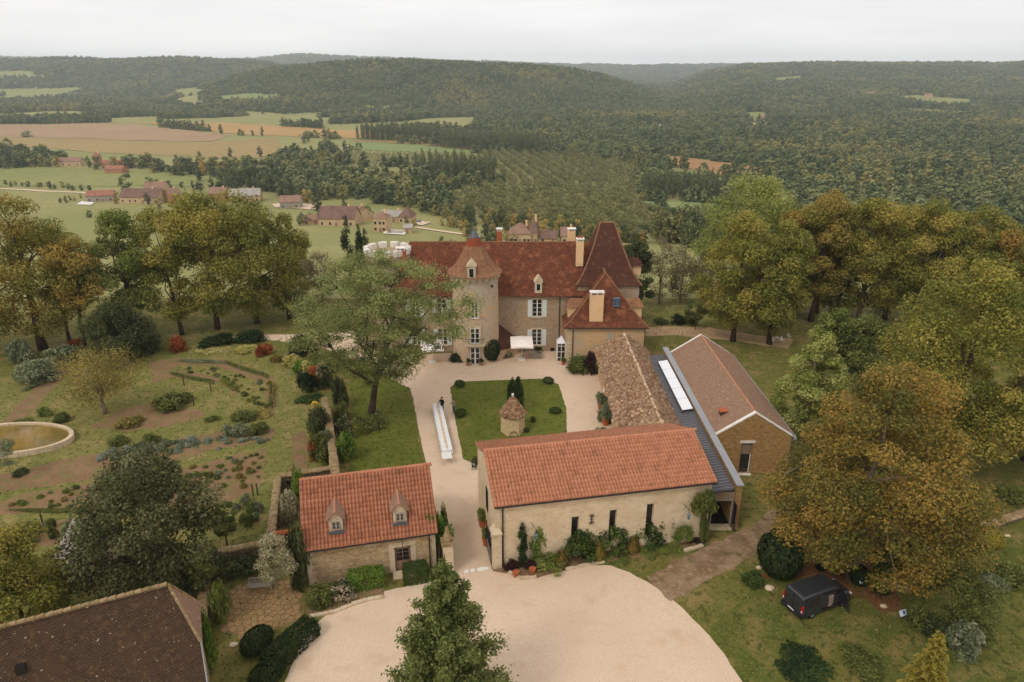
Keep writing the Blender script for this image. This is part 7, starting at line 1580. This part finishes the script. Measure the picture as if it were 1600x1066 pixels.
m = MB(); m.box(0, 1.42, -.07, -.035, .4, .52); m.build('rail', 'wood_dark', c)
# pond
def pond():
    cx, cy = g0(15, 691)[:2]; rx = 98 * depth((0, cy, 0)) / F; ry = (g0(15, 667).y - g0(15, 718).y) / 2
    c = thing('garden_pond', 'oval stone rimmed pond with murky ochre water', 'pond', (cx, cy, 0)); n = 40
    for i in range(n):
        a0, a1 = 6.283 * i / n, 6.283 * (i + .97) / n; m = MB(); rr = []
        for a in (a0, (a0 + a1) / 2, a1): rr.append([(math.cos(a) * rx * k, math.sin(a) * ry * k2, z) for k, k2, z in ((1, 1, -.1), (1, 1, .58), (.93, .91, .58), (.93, .91, -.1))])
        m.rings(rr); m.build('rim_stone', 'stone_lime', c)
    m = MB(); m.add([(math.cos(a) * rx * .94, math.sin(a) * ry * .92, .36) for a in np.linspace(0, 6.283, 48, endpoint=False)], [tuple(range(48))]); m.build('water', 'water', c)
pond()
# grey boarded shed by the maple
def shed():
    a = g0(112, 812, 2.6); b_ = g0(165, 808, 2.6); d = b_ - a; rz = math.atan2(d.y, d.x); c = thing('garden_shed', 'low shed with grey weathered plank roof beside the maple', 'shed', (a.x, a.y, 0), rz)
    L_ = 3.6; D_ = 3.6; n = 14
    m = MB(); m.box(0, L_, -D_, 0, -.1, .25); m.build('floor', 'stone_lime', c)
    for i in range(n):
        x0 = L_ * i / n; m = MB(); m.slab([(x0 + .01, -D_ - .2, 1.75), (x0 + L_ / n - .012, -D_ - .2, 1.75), (x0 + L_ / n - .012, .1, 2.6), (x0 + .01, .1, 2.6)], .04); m.build('roof_board', 'wood_grey', c)
    for x0 in (.05, L_ / 2, L_ - .05):
        for y0 in (-D_ + .1, -.1): m = MB(); m.box(x0 - .06, x0 + .06, y0 - .06, y0 + .06, 0, 1.7 if y0 < -1 else 2.45); m.build('post', 'wood_dark', c)
    m = MB(); m.box(0, L_, -D_ + .04, -D_ + .16, .9, 1.0); m.build('rail', 'wood_dark', c)
    m = MB(); m.slab([(1.1, -D_ - .1, 1.85), (1.32, -D_ - .1, 1.86), (1.72, -1.6, 2.26), (1.5, -1.6, 2.25)], .05); m.build('loose_plank', 'stone_lime', c)
shed()
# low stone bank on the right
stone_wall('retaining_bank', 'low rough stone bank curving through the lower garden', [G(1440, 872), G(1480, 856), G(1520, 836), G(1560, 820), G(1640, 795)], .55, .6, copstep=.7, seed=12)

# ------------------------------------------------------------------ courtyard furniture
def wavy_cloth(c, L_, w, h, name, mat, seed):
    rs = np.random.RandomState(seed); n = 160; ring = []
    per = 2 * (L_ + w); top, bot = [], []
    for i in range(n):
        t = per * i / n
        if t < L_: p_, nr = (-w / 2, t), (-1, 0)
        elif t < L_ + w: p_, nr = (-w / 2 + t - L_, L_), (0, 1)
        elif t < 2 * L_ + w: p_, nr = (w / 2, L_ - (t - L_ - w)), (1, 0)
        else: p_, nr = (w / 2 - (t - 2 * L_ - w), 0), (0, -1)
        k = .05 + .045 * math.sin(t * 6.5 + rs.rand() * .6); top.append((p_[0], p_[1], .765)); bot.append((p_[0] + nr[0] * k, p_[1] + nr[1] * k, .765 - h * (1 + .10 * math.sin(t * 2.1 + 1))))
    m = MB(); m.rings([bot, top], False, True); return m.build(name, mat, c, smooth=False)
ta, tb = g0(699, 703, .76), g0(683, 631, .76); d = tb - ta; rzt = math.atan2(d.y, d.x) - math.pi / 2; LT = d.length
c = thing('banquet_table', 'very long banquet table on the lane', 'table', (ta.x, ta.y, .024), rzt); 
m = MB(); m.box(-.45, .45, .05, LT - .05, .70, .745); m.build('tabletop', 'wood_grey', c)
for i in range(14):
    for sx in (-.38, .38): m = MB(); m.tube([(sx, .2 + i * (LT - .4) / 13, 0), (sx, .2 + i * (LT - .4) / 13, .70)], .02, 5); m.build('leg', 'iron', c)
c = thing('tablecloth', 'white cloth draped over the very long banquet table', 'tablecloth', (ta.x, ta.y, .024), rzt); wavy_cloth(c, LT, .98, .5, 'cloth', 'cloth', 3)
c = thing('table_runner', 'thin peach runner with settings along the long table', 'table runner', (ta.x, ta.y, .024), rzt); m = MB(); m.box(-.14, .14, .1, LT - .1, .768, .776); m.build('runner_cloth', 'runner', c)
PLN = 22
for i in range(PLN):
    for sx in (-1, 1):
        y = .4 + i * (LT - .8) / (PLN - 1); q = MW[c] @ Vector((sx * .32, y, .768)); m = MB(); m.lathe([(.09, 0), (.135, .018), (.13, .022), (.08, .008)], (0, 0), 12); tag(m.build('plate', 'white', loc=tuple(q)), 'white plate on the long table beside the peach runner', 'plate', 'plates on the long table')
    if i % 2 == 0:
        q = MW[c] @ Vector((.04 * (-1) ** (i // 2), .55 + i * (LT - 1.2) / (PLN - 1), .777)); m = MB(); m.lathe([(.05, 0), (.06, .1), (.03, .2), (.035, .24)], (0, 0), 8); tag(m.build('vase', 'runner', loc=tuple(q)), 'small peach coloured vase on the peach runner', 'vase', 'vases along the runner')
q = g0(698, 712, .74); c = thing('folding_table', 'bare white folding table at the near end of the banquet table', 'table', (q.x, q.y, .024), rzt)
m = MB(); m.box(-.48, .48, -.6, .6, .70, .745); m.build('tabletop', 'white', c)
for sx in (-.4, .4):
    for sy in (-.5, .5): m = MB(); m.tube([(sx, sy, 0), (sx, sy * .9, .7)], .018, 5); m.build('leg', 'zinc', c)
def parasol(label, px_, py_, w, h, tilt, rz):
    q = g0(px_, py_); c = thing('parasol', label, 'parasol', (q.x, q.y, .024), rz)
    m = MB(); m.box(-.42, .42, -.42, .42, 0, .1); m.build('base', 'white', c); m = MB(); m.tube([(0, 0, .1), (0, 0, h)], .035, 8); m.build('pole', 'white', c)
    ct, st = math.cos(tilt), math.sin(tilt); f = lambda x, y, z: (x, y * ct - z * st, h - .1 + y * st + z * ct); k = w / 2
    m = MB(); e = [(-k, -k), (0, -k), (k, -k), (k, 0), (k, k), (0, k), (-k, k), (-k, 0)]; top = [f(x, y, .02 if abs(x) == abs(y) else .1) for x, y in e]; val = [f(x * 1.005, y * 1.005, -.16 if abs(x) == abs(y) else -.08) for x, y in e]
    m.add(top + [f(0, 0, .42)], [(i, (i + 1) % 8, 8) for i in range(8)]); m.add(top + val, [(i, 8 + i, 8 + (i + 1) % 8, (i + 1) % 8) for i in range(8)]); m.build('canopy', 'canvas', c)
    for (x, y) in e[::2]: m = MB(); m.tube([f(x * .97, y * .97, 0), f(0, 0, .36)], .014, 4); m.build('rib', 'white', c)
parasol('square white parasol standing before the chateau facade', 815, 562, 2.9, 2.55, R(9), R(2)); parasol('white parasol half hidden behind the feathery tree', 676, 566, 2.8, 2.4, R(8), R(10))
def bench(label, px_, py_, L_, mat, rz):
    q = g0(px_, py_); c = thing('garden_bench', label, 'bench', (q.x, q.y, .024), rz)
    for i in range(4): m = MB(); m.box(-L_ / 2, L_ / 2, -.22 + i * .12, -.12 + i * .12, .42, .45); m.build('seat_slat', mat, c)
    m = MB(); m.box(-L_ / 2, L_ / 2, .25, .29, .86, .94); m.build('top_rail', mat, c)
    for i in range(int(L_ / .14)): x = -L_ / 2 + .08 + i * .14; m = MB(); m.box(x - .03, x + .03, .255, .285, .46, .86); m.build('back_slat', mat, c)
    for sx in (-1, 1):
        x = sx * (L_ / 2 - .05)
        for y, h in ((-.2, .62), (.27, .93)): m = MB(); m.box(x - .035, x + .035, y - .03, y + .03, 0, h); m.build('leg', mat, c)
        m = MB(); m.box(x - .04, x + .04, -.24, .24, .62, .66); m.build('armrest', mat, c)
bench('pale wooden bench below the ground floor window', 836, 560, 1.9, 'wood_grey', R(-3)); bench('old grey bench on the flagstone terrace', 408, 922, 1.7, 'wood_grey', R(8))
def pot(label, px_, py_, r_, h, plant_mat=None, ph=.8, pw=1.0, shape='round', mat='terracotta', z=.02):
    q = g0(px_, py_); c = thing('plant_pot', label, 'plant pot', (q.x, q.y, z))
    m = MB()
    if shape == 'round': m.lathe([(r_ * .7, 0), (r_ * .98, h * .85), (r_ * 1.08, h * .86), (r_ * 1.08, h), (r_ * .9, h), (r_ * .88, h * .92)], (0, 0), 14)
    else: m.rings([[(-r_, -r_, 0), (r_, -r_, 0), (r_, r_, 0), (-r_, r_, 0)], [(-r_ * 1.05, -r_ * 1.05, h), (r_ * 1.05, -r_ * 1.05, h), (r_ * 1.05, r_ * 1.05, h), (-r_ * 1.05, r_ * 1.05, h)]])
    m.build('pot', mat, c)
    if plant_mat:
        me = bush_mesh('loose', 1); o = bpy.data.objects.new('plant', me); COL.objects.link(o); o.parent = c
        if not me.materials: me.materials.append(None)
        o.material_slots[0].link = 'OBJECT'; o.material_slots[0].material = M[plant_mat]; o.location = (0, 0, h * .9); o.scale = (pw / 2, pw / 2, ph)
for a in (('terracotta pot with leafy plant beside the barn gable', 754, 823, .36, .75, 'l_green', 1.0, 1.1), ('tall terracotta pot with bush behind the iron gate', 759, 852, .3, .8, 'l_green', .9, .8), ('terracotta pot with red flowers at the well house', 795, 674, .34, .6, 'l_rose', .7, .8), ('big terracotta pot with oleander by the stone roofed wing', 939, 640, .42, .8, 'l_grey', 1.3, 1.5), ('big terracotta pot with grey shrub below the stone roofed wing', 946, 664, .42, .8, 'l_grey', 1.3, 1.5),
          ('terracotta pot by the white glazed porch', 880, 570, .28, .5, 'l_mid', .6, .7), ('terracotta pot among the plants at the barn corner', 806, 901, .24, .45, None), ('second terracotta pot among the purple plants at the barn corner', 832, 896, .26, .45, None)): pot(*a)
for a in (('square planter left of the tower door', 732, 571, .26, .5, 'l_box', .5, .6), ('square planter right of the tower door', 752, 571, .26, .5, 'l_box', .5, .6)): pot(*a, shape='square', mat='wood_brown')
q = g0(741, 733); c = thing('floor_lantern', 'black metal floor lantern at the corner of the lawn', 'lantern', (q.x, q.y, .024))
m = MB(); m.box(-.22, .22, -.22, .22, .3, .34); m.box(-.22, .22, -.22, .22, .74, .78)
for sx in (-.2, .2):
    for sy in (-.2, .2): m.box(sx - .02, sx + .02, sy - .02, sy + .02, 0, .74)
m.rings([[(-.22, -.22, .78), (.22, -.22, .78), (.22, .22, .78), (-.22, .22, .78)], [(-.06, -.06, 1.0), (.06, -.06, 1.0), (.06, .06, 1.0), (-.06, .06, 1.0)]]); m.build('frame', 'iron', c); m = MB(); m.lathe([(.06, .34), (.06, .58)], (0, 0), 8); m.build('candle', 'white', c)
q = g0(493, 640); c = thing('hose_reel', 'yellow garden hose coiled on a stand', 'hose', (q.x, q.y, .02)); m = MB()
for k in range(4): m.tube([((.3 + .04 * k) * math.cos(t), -.05 + .05 * k, .55 + (.3 + .04 * k) * math.sin(t)) for t in np.linspace(0, 6.28, 20)], .03, 5)
m.build('hose', 'yellow', c); m = MB(); m.tube([(-.3, .2, 0), (0, .1, .6), (.3, .2, 0)], .02, 5); m.build('stand', 'iron', c)
for (a, b_, rz, lb) in ((1345, 920, 20, 'small white and blue sign board beside the dark oval bush'), (1408, 972, 20, 'small white and blue sign board on the open grass')):
    q = g0(a, b_); c = thing('sign_board', lb, 'sign', (q.x, q.y, .0), R(rz)); m = MB(); m.tube([(0, 0, 0), (0, 0, .7)], .025, 5); m.build('post', 'wood_dark', c)
    m = MB(); m.slab([(-.3, -.1, .62), (.3, -.1, .62), (.3, .12, .95), (-.3, .12, .95)], .03); bo = m.build('board', 'sign_blue', c); m = MB(); m.slab([(-.02, -.055, .706), (.16, -.055, .706), (.16, .075, .902), (-.02, .075, .902)], .012); m.build('panel_print', 'sign_ink', bo)
q = g0(1376, 905); c = thing('white_garden_table', 'dark legged stand with two white slabs on top', 'table', (q.x, q.y, 0), R(20))
for sx in (-.5, .5):
    for sy in (-.25, .25): m = MB(); m.box(sx - .05, sx + .05, sy - .05, sy + .05, 0, 1.0); m.build('leg', 'wood_dark', c)
m = MB(); m.box(-.62, -.06, -.36, .36, 1.0, 1.12); m.build('white_slab', 'stone_white', c); m = MB(); m.box(-.02, .6, -.34, .38, 1.0, 1.2); m.build('white_slab', 'stone_white', c)
q = g0(1412, 919); m = MB(); m.box(-.5, .5, -.22, .22, 0, .06); m.box(-.42, .42, -.16, .16, .06, .1); tag(m.build('ground_hatch', 'slate_blue', loc=(q.x, q.y, .015), rz=R(-20)), 'flat green grey hatch lying in the grass', 'hatch')
for (a, b_, s_, lb) in ((1160 + 42, 920, .35, 'pale rock at the foot of the dark clipped dome'), (1187, 888, .25, 'small pale rock on the track side of the dark dome'), (1380, 948, .25, 'small pale rock near the oval bush'), (1328, 906, .2, 'little pale rock in the leaf litter'), (1574, 838, .2, 'pale stone next to the yellow ball bush'), (736, 632, .0, '')):
    if s_ == 0: continue
    q = g0(a, b_); rs = np.random.RandomState(int(a)); m = MB(); k = 9; m.rings([[(s_ * w_ * rs.uniform(.8, 1.2) * math.cos(i * 6.283 / k), s_ * .75 * w_ * rs.uniform(.8, 1.2) * math.sin(i * 6.283 / k), z_ * s_) for i in range(k)] for w_, z_ in ((1, -.1), (1.1, .25), (.8, .55), (.35, .7))]); tag(m.build('rock', 'stone_lime', loc=(q.x, q.y, 0)), lb, 'rock')
for k, (a, b_) in enumerate(((1207, 537), (1222, 536), (1214, 532), (1232, 530))):
    q = g0(a, b_); c = thing('garden_chair', 'white garden chair under the yellow brown tree', 'chair', (q.x, q.y, .02), R(40 * k), 'white garden chairs'); m = MB(); m.box(-.22, .22, -.22, .22, .42, .46); m.build('seat', 'white', c); m = MB(); m.box(-.22, .22, .2, .24, .46, .9); m.build('backrest', 'white', c)
    for sx in (-.2, .2):
        for sy in (-.2, .2): m = MB(); m.tube([(sx, sy, 0), (sx, sy, .42)], .02, 4); m.build('leg', 'white', c)
for k, (a, b_) in enumerate(((68, 822), (158, 822), (260, 830), (0, 772), (48, 836), (132, 833), (340, 792), (396, 775), (403, 774), (303, 633), (288, 603), (330, 612))):
    q = g0(a, b_); m = MB(); m.box(-.045, .045, -.045, .045, -.1, 1.2); m.box(-.03, .03, -.03, .03, 1.2, 1.26); tag(m.build('garden_stake', 'wood_dark', loc=(q.x, q.y, 0)), 'dark wooden stake in the kitchen garden', 'stake', 'stakes of the kitchen garden')
# ------------------------------------------------------------------ people
def person(label, px_, py_, rz, top, legs, pose):
    q = g0(px_, py_); c = thing('person', label, 'person', (q.x, q.y, .024), rz)
    V = dict(pel=(0, 0, .95), wa=(0, 0, 1.1), ch=(0, .0, 1.32), ne=(0, 0, 1.47), hd=(0, -.02, 1.56), ht=(0, -.02, 1.68))
    for s, n in ((-1, 'l'), (1, 'r')):
        V['hp' + n] = (.1 * s, 0, .9); V['kn' + n] = (.11 * s, -.03 * s, .5); V['an' + n] = (.11 * s, .02 + .03 * s, .09); V['to' + n] = (.12 * s, -.14 + .03 * s, .04)
        V['sh' + n] = (.19 * s, 0, 1.40)
    V.update(pose); rad = dict(pel=.22, wa=.19, ch=.23, ne=.075, hd=.115, ht=.10)
    for n in 'lr': rad.update({'hp' + n: .125, 'kn' + n: .085, 'an' + n: .055, 'to' + n: .045, 'sh' + n: .09, 'el' + n: .06, 'wr' + n: .032, 'ha' + n: .036, 'f1' + n: .012, 'f2' + n: .012, 'f3' + n: .012, 'f4' + n: .011, 'th' + n: .013})
    for n in 'lr':
        w_, h_ = Vector(V['wr' + n]), Vector(V['ha' + n]); dd = (h_ - w_).normalized(); sd_ = dd.cross(Vector((0, 0, 1))); sd_ = sd_.normalized() if sd_.length > .1 else Vector((1, 0, 0))
        for i in range(4): V['f%d' % (i + 1) + n] = tuple(h_ + dd * (.08 - .012 * abs(i - 1)) + sd_ * (-.03 + .02 * i))
        V['th' + n] = tuple(w_ + dd * .07 + sd_ * .055)
    ed = [('pel', 'wa'), ('wa', 'ch'), ('ch', 'ne'), ('ne', 'hd'), ('hd', 'ht')]
    for n in 'lr': ed += [('pel', 'hp' + n), ('hp' + n, 'kn' + n), ('kn' + n, 'an' + n), ('an' + n, 'to' + n), ('ch', 'sh' + n), ('sh' + n, 'el' + n), ('el' + n, 'wr' + n), ('wr' + n, 'ha' + n)] + [('ha' + n, 'f%d' % i + n) for i in range(1, 5)] + [('wr' + n, 'th' + n)]
    names = list(V); idx = {k: i for i, k in enumerate(names)}; me = bpy.data.meshes.new('body'); me.from_pydata([V[k] for k in names], [(idx[a], idx[b]) for a, b in ed], []); o = bpy.data.objects.new('body', me); COL.objects.link(o); o.parent = c
    md = o.modifiers.new('skin', 'SKIN'); md.use_smooth_shade = True
    for k in names:
        sv = me.skin_vertices[0].data[idx[k]]; sv.radius = (rad[k], rad[k] * (.75 if k in ('pel', 'wa', 'ch') else 1)); sv.use_root = k == 'pel'
    sb = o.modifiers.new('sub', 'SUBSURF'); sb.levels = sb.render_levels = 1
    # clothing as colour zones of the one body: skin above the collar and on the hands
    n = N('person_colours_' + top); co = n.co('obj'); sp = n.n('SeparateXYZ'); n.l(co, sp.inputs[0]); z = sp.outputs[2]
    leg = n.math('LESS_THAN', z, .93); hd = n.math('GREATER_THAN', z, 1.47); shoe = n.math('LESS_THAN', z, .07)
    col = n.mix(leg, M[top].node_tree.nodes['Principled BSDF'].inputs['Base Color'].default_value, (0, 0, 0, 1))
    C = {'black_cloth': S(34, 33, 38), 'grey_cloth': S(150, 130, 116), 'denim': S(58, 84, 96)}
    col = n.mix(leg, C[top], C[legs]); col = n.mix(hd, col, S(206, 156, 126)); col = n.mix(shoe, col, S(226, 220, 212)); me.materials.append(n.done(col, .85, .15))
    h = MB(); h.lathe([(.02, 1.50), (.10, 1.55), (.122, 1.64), (.108, 1.74), (.03, 1.79)], (0, .02), 12); h.v = [(p_[0], p_[1] if p_[1] > -.045 else -.045, p_[2]) for p_ in h.v]; h.build('hair', 'hair', c, smooth=True)
    f_ = MB(); f_.lathe([(.012, 1.57), (.016, 1.585), (.004, 1.62)], (0, -.13), 6); f_.build('nose', 'skin', c)
    for sx in (-.105, .105): e_ = MB(); e_.lathe([(.012, 1.57), (.02, 1.59), (.012, 1.62)], (sx, -.01), 6); e_.build('ear', 'skin', c)
    return c
person('person in black clothes standing at the end of the long table', 691, 643, R(-25), 'black_cloth', 'black_cloth', dict(ell=(-.3, -.08, 1.16), wrl=(-.26, -.28, 1.02), hal=(-.24, -.36, 1.0), elr=(.27, .02, 1.13), wrr=(.25, -.14, .93), har=(.24, -.2, .88)))
person('person in grey top and jeans facing the one in black', 709, 646, R(-50), 'grey_cloth', 'denim', dict(ell=(-.27, -.1, 1.16), wrl=(-.2, -.32, 1.16), hal=(-.17, -.4, 1.18), elr=(.27, .0, 1.14), wrr=(.28, -.06, .9), har=(.28, -.08, .83)))
# ------------------------------------------------------------------ van
def van():
    rl, rr_, fr_ = g0(1219, 947), g0(1253, 971), g0(1313, 948); d = fr_ - rr_; rz = math.atan2(d.y, d.x); ctr = (rl + rr_) / 2
    c = thing('van', 'black minivan with open sliding door and front door on the grass', 'van', (ctr.x, ctr.y, 0), rz)
    W_ = .95; ln = 4.75
    def sec(x, zb, zs, zt, k=1.0, kt=.86): return [(x, -W_ * k, zb), (x, -W_ * k * 1.01, zs), (x, -W_ * kt * k, zt - .12), (x, -W_ * kt * k * .86, zt), (x, W_ * kt * k * .86, zt), (x, W_ * kt * k, zt - .12), (x, W_ * k * 1.01, zs), (x, W_ * k, zb)]
    m = MB(); m.rings([sec(.0, .32, 1.0, 1.86, .95), sec(.10, .28, 1.05, 1.95), sec(1.2, .28, 1.05, 1.98), sec(2.9, .28, 1.05, 1.95), sec(3.35, .28, 1.05, 1.78, 1, .84), sec(4.0, .28, 1.0, 1.12, 1, .8), sec(4.55, .28, .85, .98, .95, .82), sec(4.75, .34, .7, .84, .86, .84)]); m.build('body', 'black_paint', c)
    for sy in (-1, 1):
        m = MB(); m.slab([(-.012 + .0, sy * .44 - .32, 1.12), (-.012, sy * .44 + .32, 1.12), (.07, sy * .42 + .27, 1.72), (.07, sy * .42 - .27, 1.72)][::-1], .02); m.build('rear_window', 'glass', c)
        m = MB(); m.box(-.03, .12, sy * .86 - .07, sy * .86 + .07, .72, 1.3); m.build('tail_light', 'red_lens', c); m = MB(); m.box(-.034, .05, sy * .86 - .05, sy * .86 + .05, .76, .92); m.build('reversing_light', 'clear_lens', c)
        for x in (.95, 3.85):
            m = MB(); m.lathe([(.30, -.11), (.33, -.06), (.33, .06), (.30, .11)], (0, 0), 20); m.v = [(x + p_[0], sy * .88 + p_[2], .33 + p_[1]) for p_ in m.v]; w_ = m.build('wheel', 'tyre', c)
            m = MB(); m.lathe([(.05, sy * .118), (.2, sy * .112), (.2, sy * .09)], (0, 0), 14); m.v = [(x + p_[0], sy * .88 + p_[2], .33 + p_[1]) for p_ in m.v]; m.build('rim', 'alloy', w_)
        m = MB(); m.box(4.5, 4.74, sy * .7 - .14, sy * .7 + .14, .66, .84); m.build('headlight', 'clear_lens', c)
        m = MB(); m.box(3.35, 3.5, sy * 1.12 - .1, sy * 1.12 + .1, 1.08, 1.32); m.build('mirror', 'black_plastic', c)
    m = MB(); m.box(-.12, .1, -.92, .92, .3, .58); m.build('rear_bumper', 'black_plastic', c); m = MB(); m.box(-.125, -.118, -.28, .28, .5, .6); m.build('number_plate', 'white', c)
    m = MB(); m.box(-.03, .06, -.02, .02, .6, 1.8); m.build('door_seam', 'black_plastic', c)
    # openings on the camera side (local -y)
    m = MB(); m.slab([(1.75, -.975, .42), (2.75, -.975, .42), (2.75, -.835, 1.80), (1.75, -.835, 1.80)], .03); m.build('sliding_door_opening', 'dark', c)
    m = MB(); m.box(2.35, 2.75, -.97, -.86, .55, 1.45); m.build('front_seat', 'grey_cloth', c)
    m = MB(); m.slab([(.55, -.985, 1.12), (1.6, -.985, 1.12), (1.6, -.865, 1.72), (.55, -.865, 1.72)], .02); m.build('side_window', 'glass', c)
    m = MB(); m.slab([(.25, -1.03, .42), (1.55, -1.03, .42), (1.55, -.93, 1.80), (.25, -.93, 1.80)], .05); sdr = m.build('sliding_door', 'black_paint', c); m = MB(); m.slab([(.45, -1.0, 1.16), (1.4, -1.0, 1.16), (1.4, -.957, 1.70), (.45, -.957, 1.70)], .03); m.build('pane', 'glass', sdr)
    m = MB(); m.slab([(2.9, -.972, .45), (3.6, -.972, .45), (3.45, -.85, 1.68), (2.9, -.84, 1.78)], .03); m.build('front_door_opening', 'dark', c)
    m = MB(); m.slab([(3.65, -.98, .42), (3.35, -1.85, .42), (3.28, -1.8, 1.05), (3.58, -.96, 1.05)], .07); fd = m.build('front_door', 'black_paint', c); m = MB(); m.slab([(3.58, -.955, 1.06), (3.28, -1.79, 1.06), (3.2, -1.6, 1.66), (3.45, -.9, 1.72)], .03); m.build('pane', 'glass', fd)
    m = MB(); m.slab([(3.42, -.62, 1.76), (3.98, -.70, 1.14), (3.98, .70, 1.14), (3.42, .62, 1.76)], .02); m.v = [(p_[0] + .015, p_[1], p_[2] + .015) for p_ in m.v]; m.build('windscreen', 'glass', c)
    for i in range(6): y = -.55 + i * .22; m = MB(); m.slab([(.35, y - .025, 1.985), (2.8, y - .025, 1.985), (2.8, y + .025, 1.985), (.35, y + .025, 1.985)], .02); m.v = [(p_[0], p_[1], p_[2] + .012) for p_ in m.v]; m.build('roof_rib', 'black_plastic', c)
    m = MB(); m.box(.4, 1.6, W_ - .0, W_ + .012, 1.12, 1.6); m.build('far_window', 'glass', c)
van()
# ------------------------------------------------------------------ leaf litter and grass tufts
def litter():
    rs = np.random.RandomState(5); P_ = []
    for (a, b_, sx, sy, n) in ((1300, 900, 150, 45, 900), (1420, 900, 130, 70, 500), (1250, 960, 110, 60, 90), (1480, 780, 110, 40, 500), (1200, 560, 130, 20, 500), (1480, 980, 120, 70, 500), (180, 640, 70, 18, 350), (320, 520, 120, 12, 400), (600, 680, 60, 40, 90)):
        for _ in range(n):
            px_, py_ = rs.normal(a, sx * .6), rs.normal(b_, sy * .6); q = g0(px_, py_)
            if q.y < 112: P_.append((q.x, q.y, .04))
    P_ = np.array(P_); n = len(P_); v, q, t = leaf_quads(rs, P_, rs.normal(size=(n, 3)) * .25 + np.array((0, 0, 1)), rs.uniform(.05, .11, n), rs.rand(n)); tag(link('fallen_leaves', quickmesh('fallen_leaves', v, q, t), 'l_fallen'), 'fallen yellow and brown leaves on the grass', kind='stuff')
M['l_fallen'] = leafmat('fallen_leaves', S(136, 92, 50), S(168, 130, 70), S(184, 160, 92), .1)
litter()
def tufts():
    rs = np.random.RandomState(9); n = 42000; x = rs.uniform(-60, 62, n); y = rs.uniform(30, 111, n)
    keep = (np.abs(x) < y * .8 + 12)
    bad = [np.array(fore), np.array(P((690, 900), (768, 893), (757, 730), (885, 700), (965, 700), (945, 582), (884, 548), (640, 556), (640, 606), (668, 735))), np.array(P((1020, 915), (1072, 932), (1187, 862), (1250, 800), (1185, 815), (1010, 900))), np.array(P((638, 556), (560, 516), (425, 524), (425, 533), (560, 565), (638, 606))), np.array([(-16, 42), (-5, 44), (-7, 51), (-18, 49)]), np.array([(-1.5, 44), (19, 48), (27, 57), (27, 79), (18, 92), (-16, 95), (-16, 88), (10, 83), (10, 54), (-3, 53)])]
    bad += [np.array(P(*b_)) for b_ in beds]
    for q in bad: keep &= ~inpoly(x, y, q)
    x, y = x[keep], y[keep]; n = len(x); h = rs.uniform(.05, .16, n) * rs.choice([1, 1, 1, 1.8], n); a = rs.rand(n) * 6.283; w = rs.uniform(.03, .09, n)
    ln = rs.normal(0, .05, (n, 2)); z = np.full(n, .0)
    v = np.stack([np.stack([x - np.cos(a) * w, y - np.sin(a) * w, z], 1), np.stack([x + np.cos(a) * w, y + np.sin(a) * w, z], 1), np.stack([x + ln[:, 0] + np.cos(a) * w * .3, y + ln[:, 1], z + h], 1), np.stack([x + ln[:, 0] - np.cos(a) * w * .5, y + ln[:, 1], z + h * .8], 1)], 1).reshape(-1, 3)
    tag(link('grass_tufts', quickmesh('grass_tufts', v, np.arange(4 * n).reshape(-1, 4), rs.rand(n)), 'l_tuft'), 'rough grass tufts of the park', kind='stuff')
M['l_tuft'] = leafmat('grass_blades', S(100, 100, 48), S(122, 116, 58), S(146, 134, 78), .2)
tufts()
# ------------------------------------------------------------------ air
hz = bpy.data.materials.new('haze_air'); hz.use_nodes = True; hz.node_tree.nodes.remove(hz.node_tree.nodes['Principled BSDF'])
pv = hz.node_tree.nodes.new('ShaderNodeVolumePrincipled'); pv.inputs['Density'].default_value = 1.05e-4; pv.inputs['Color'].default_value = (.84, .93, 1, 1)
hz.node_tree.links.new(pv.outputs[0], hz.node_tree.nodes['Material Output'].inputs['Volume'])
m = MB(); m.box(-9200, 9200, -9200, 9200, -75, 150); hb = m.build('haze', None); hb.data.materials.append(hz); tag(hb, 'thin autumn haze over the valley', kind='stuff')
#@@NEXT
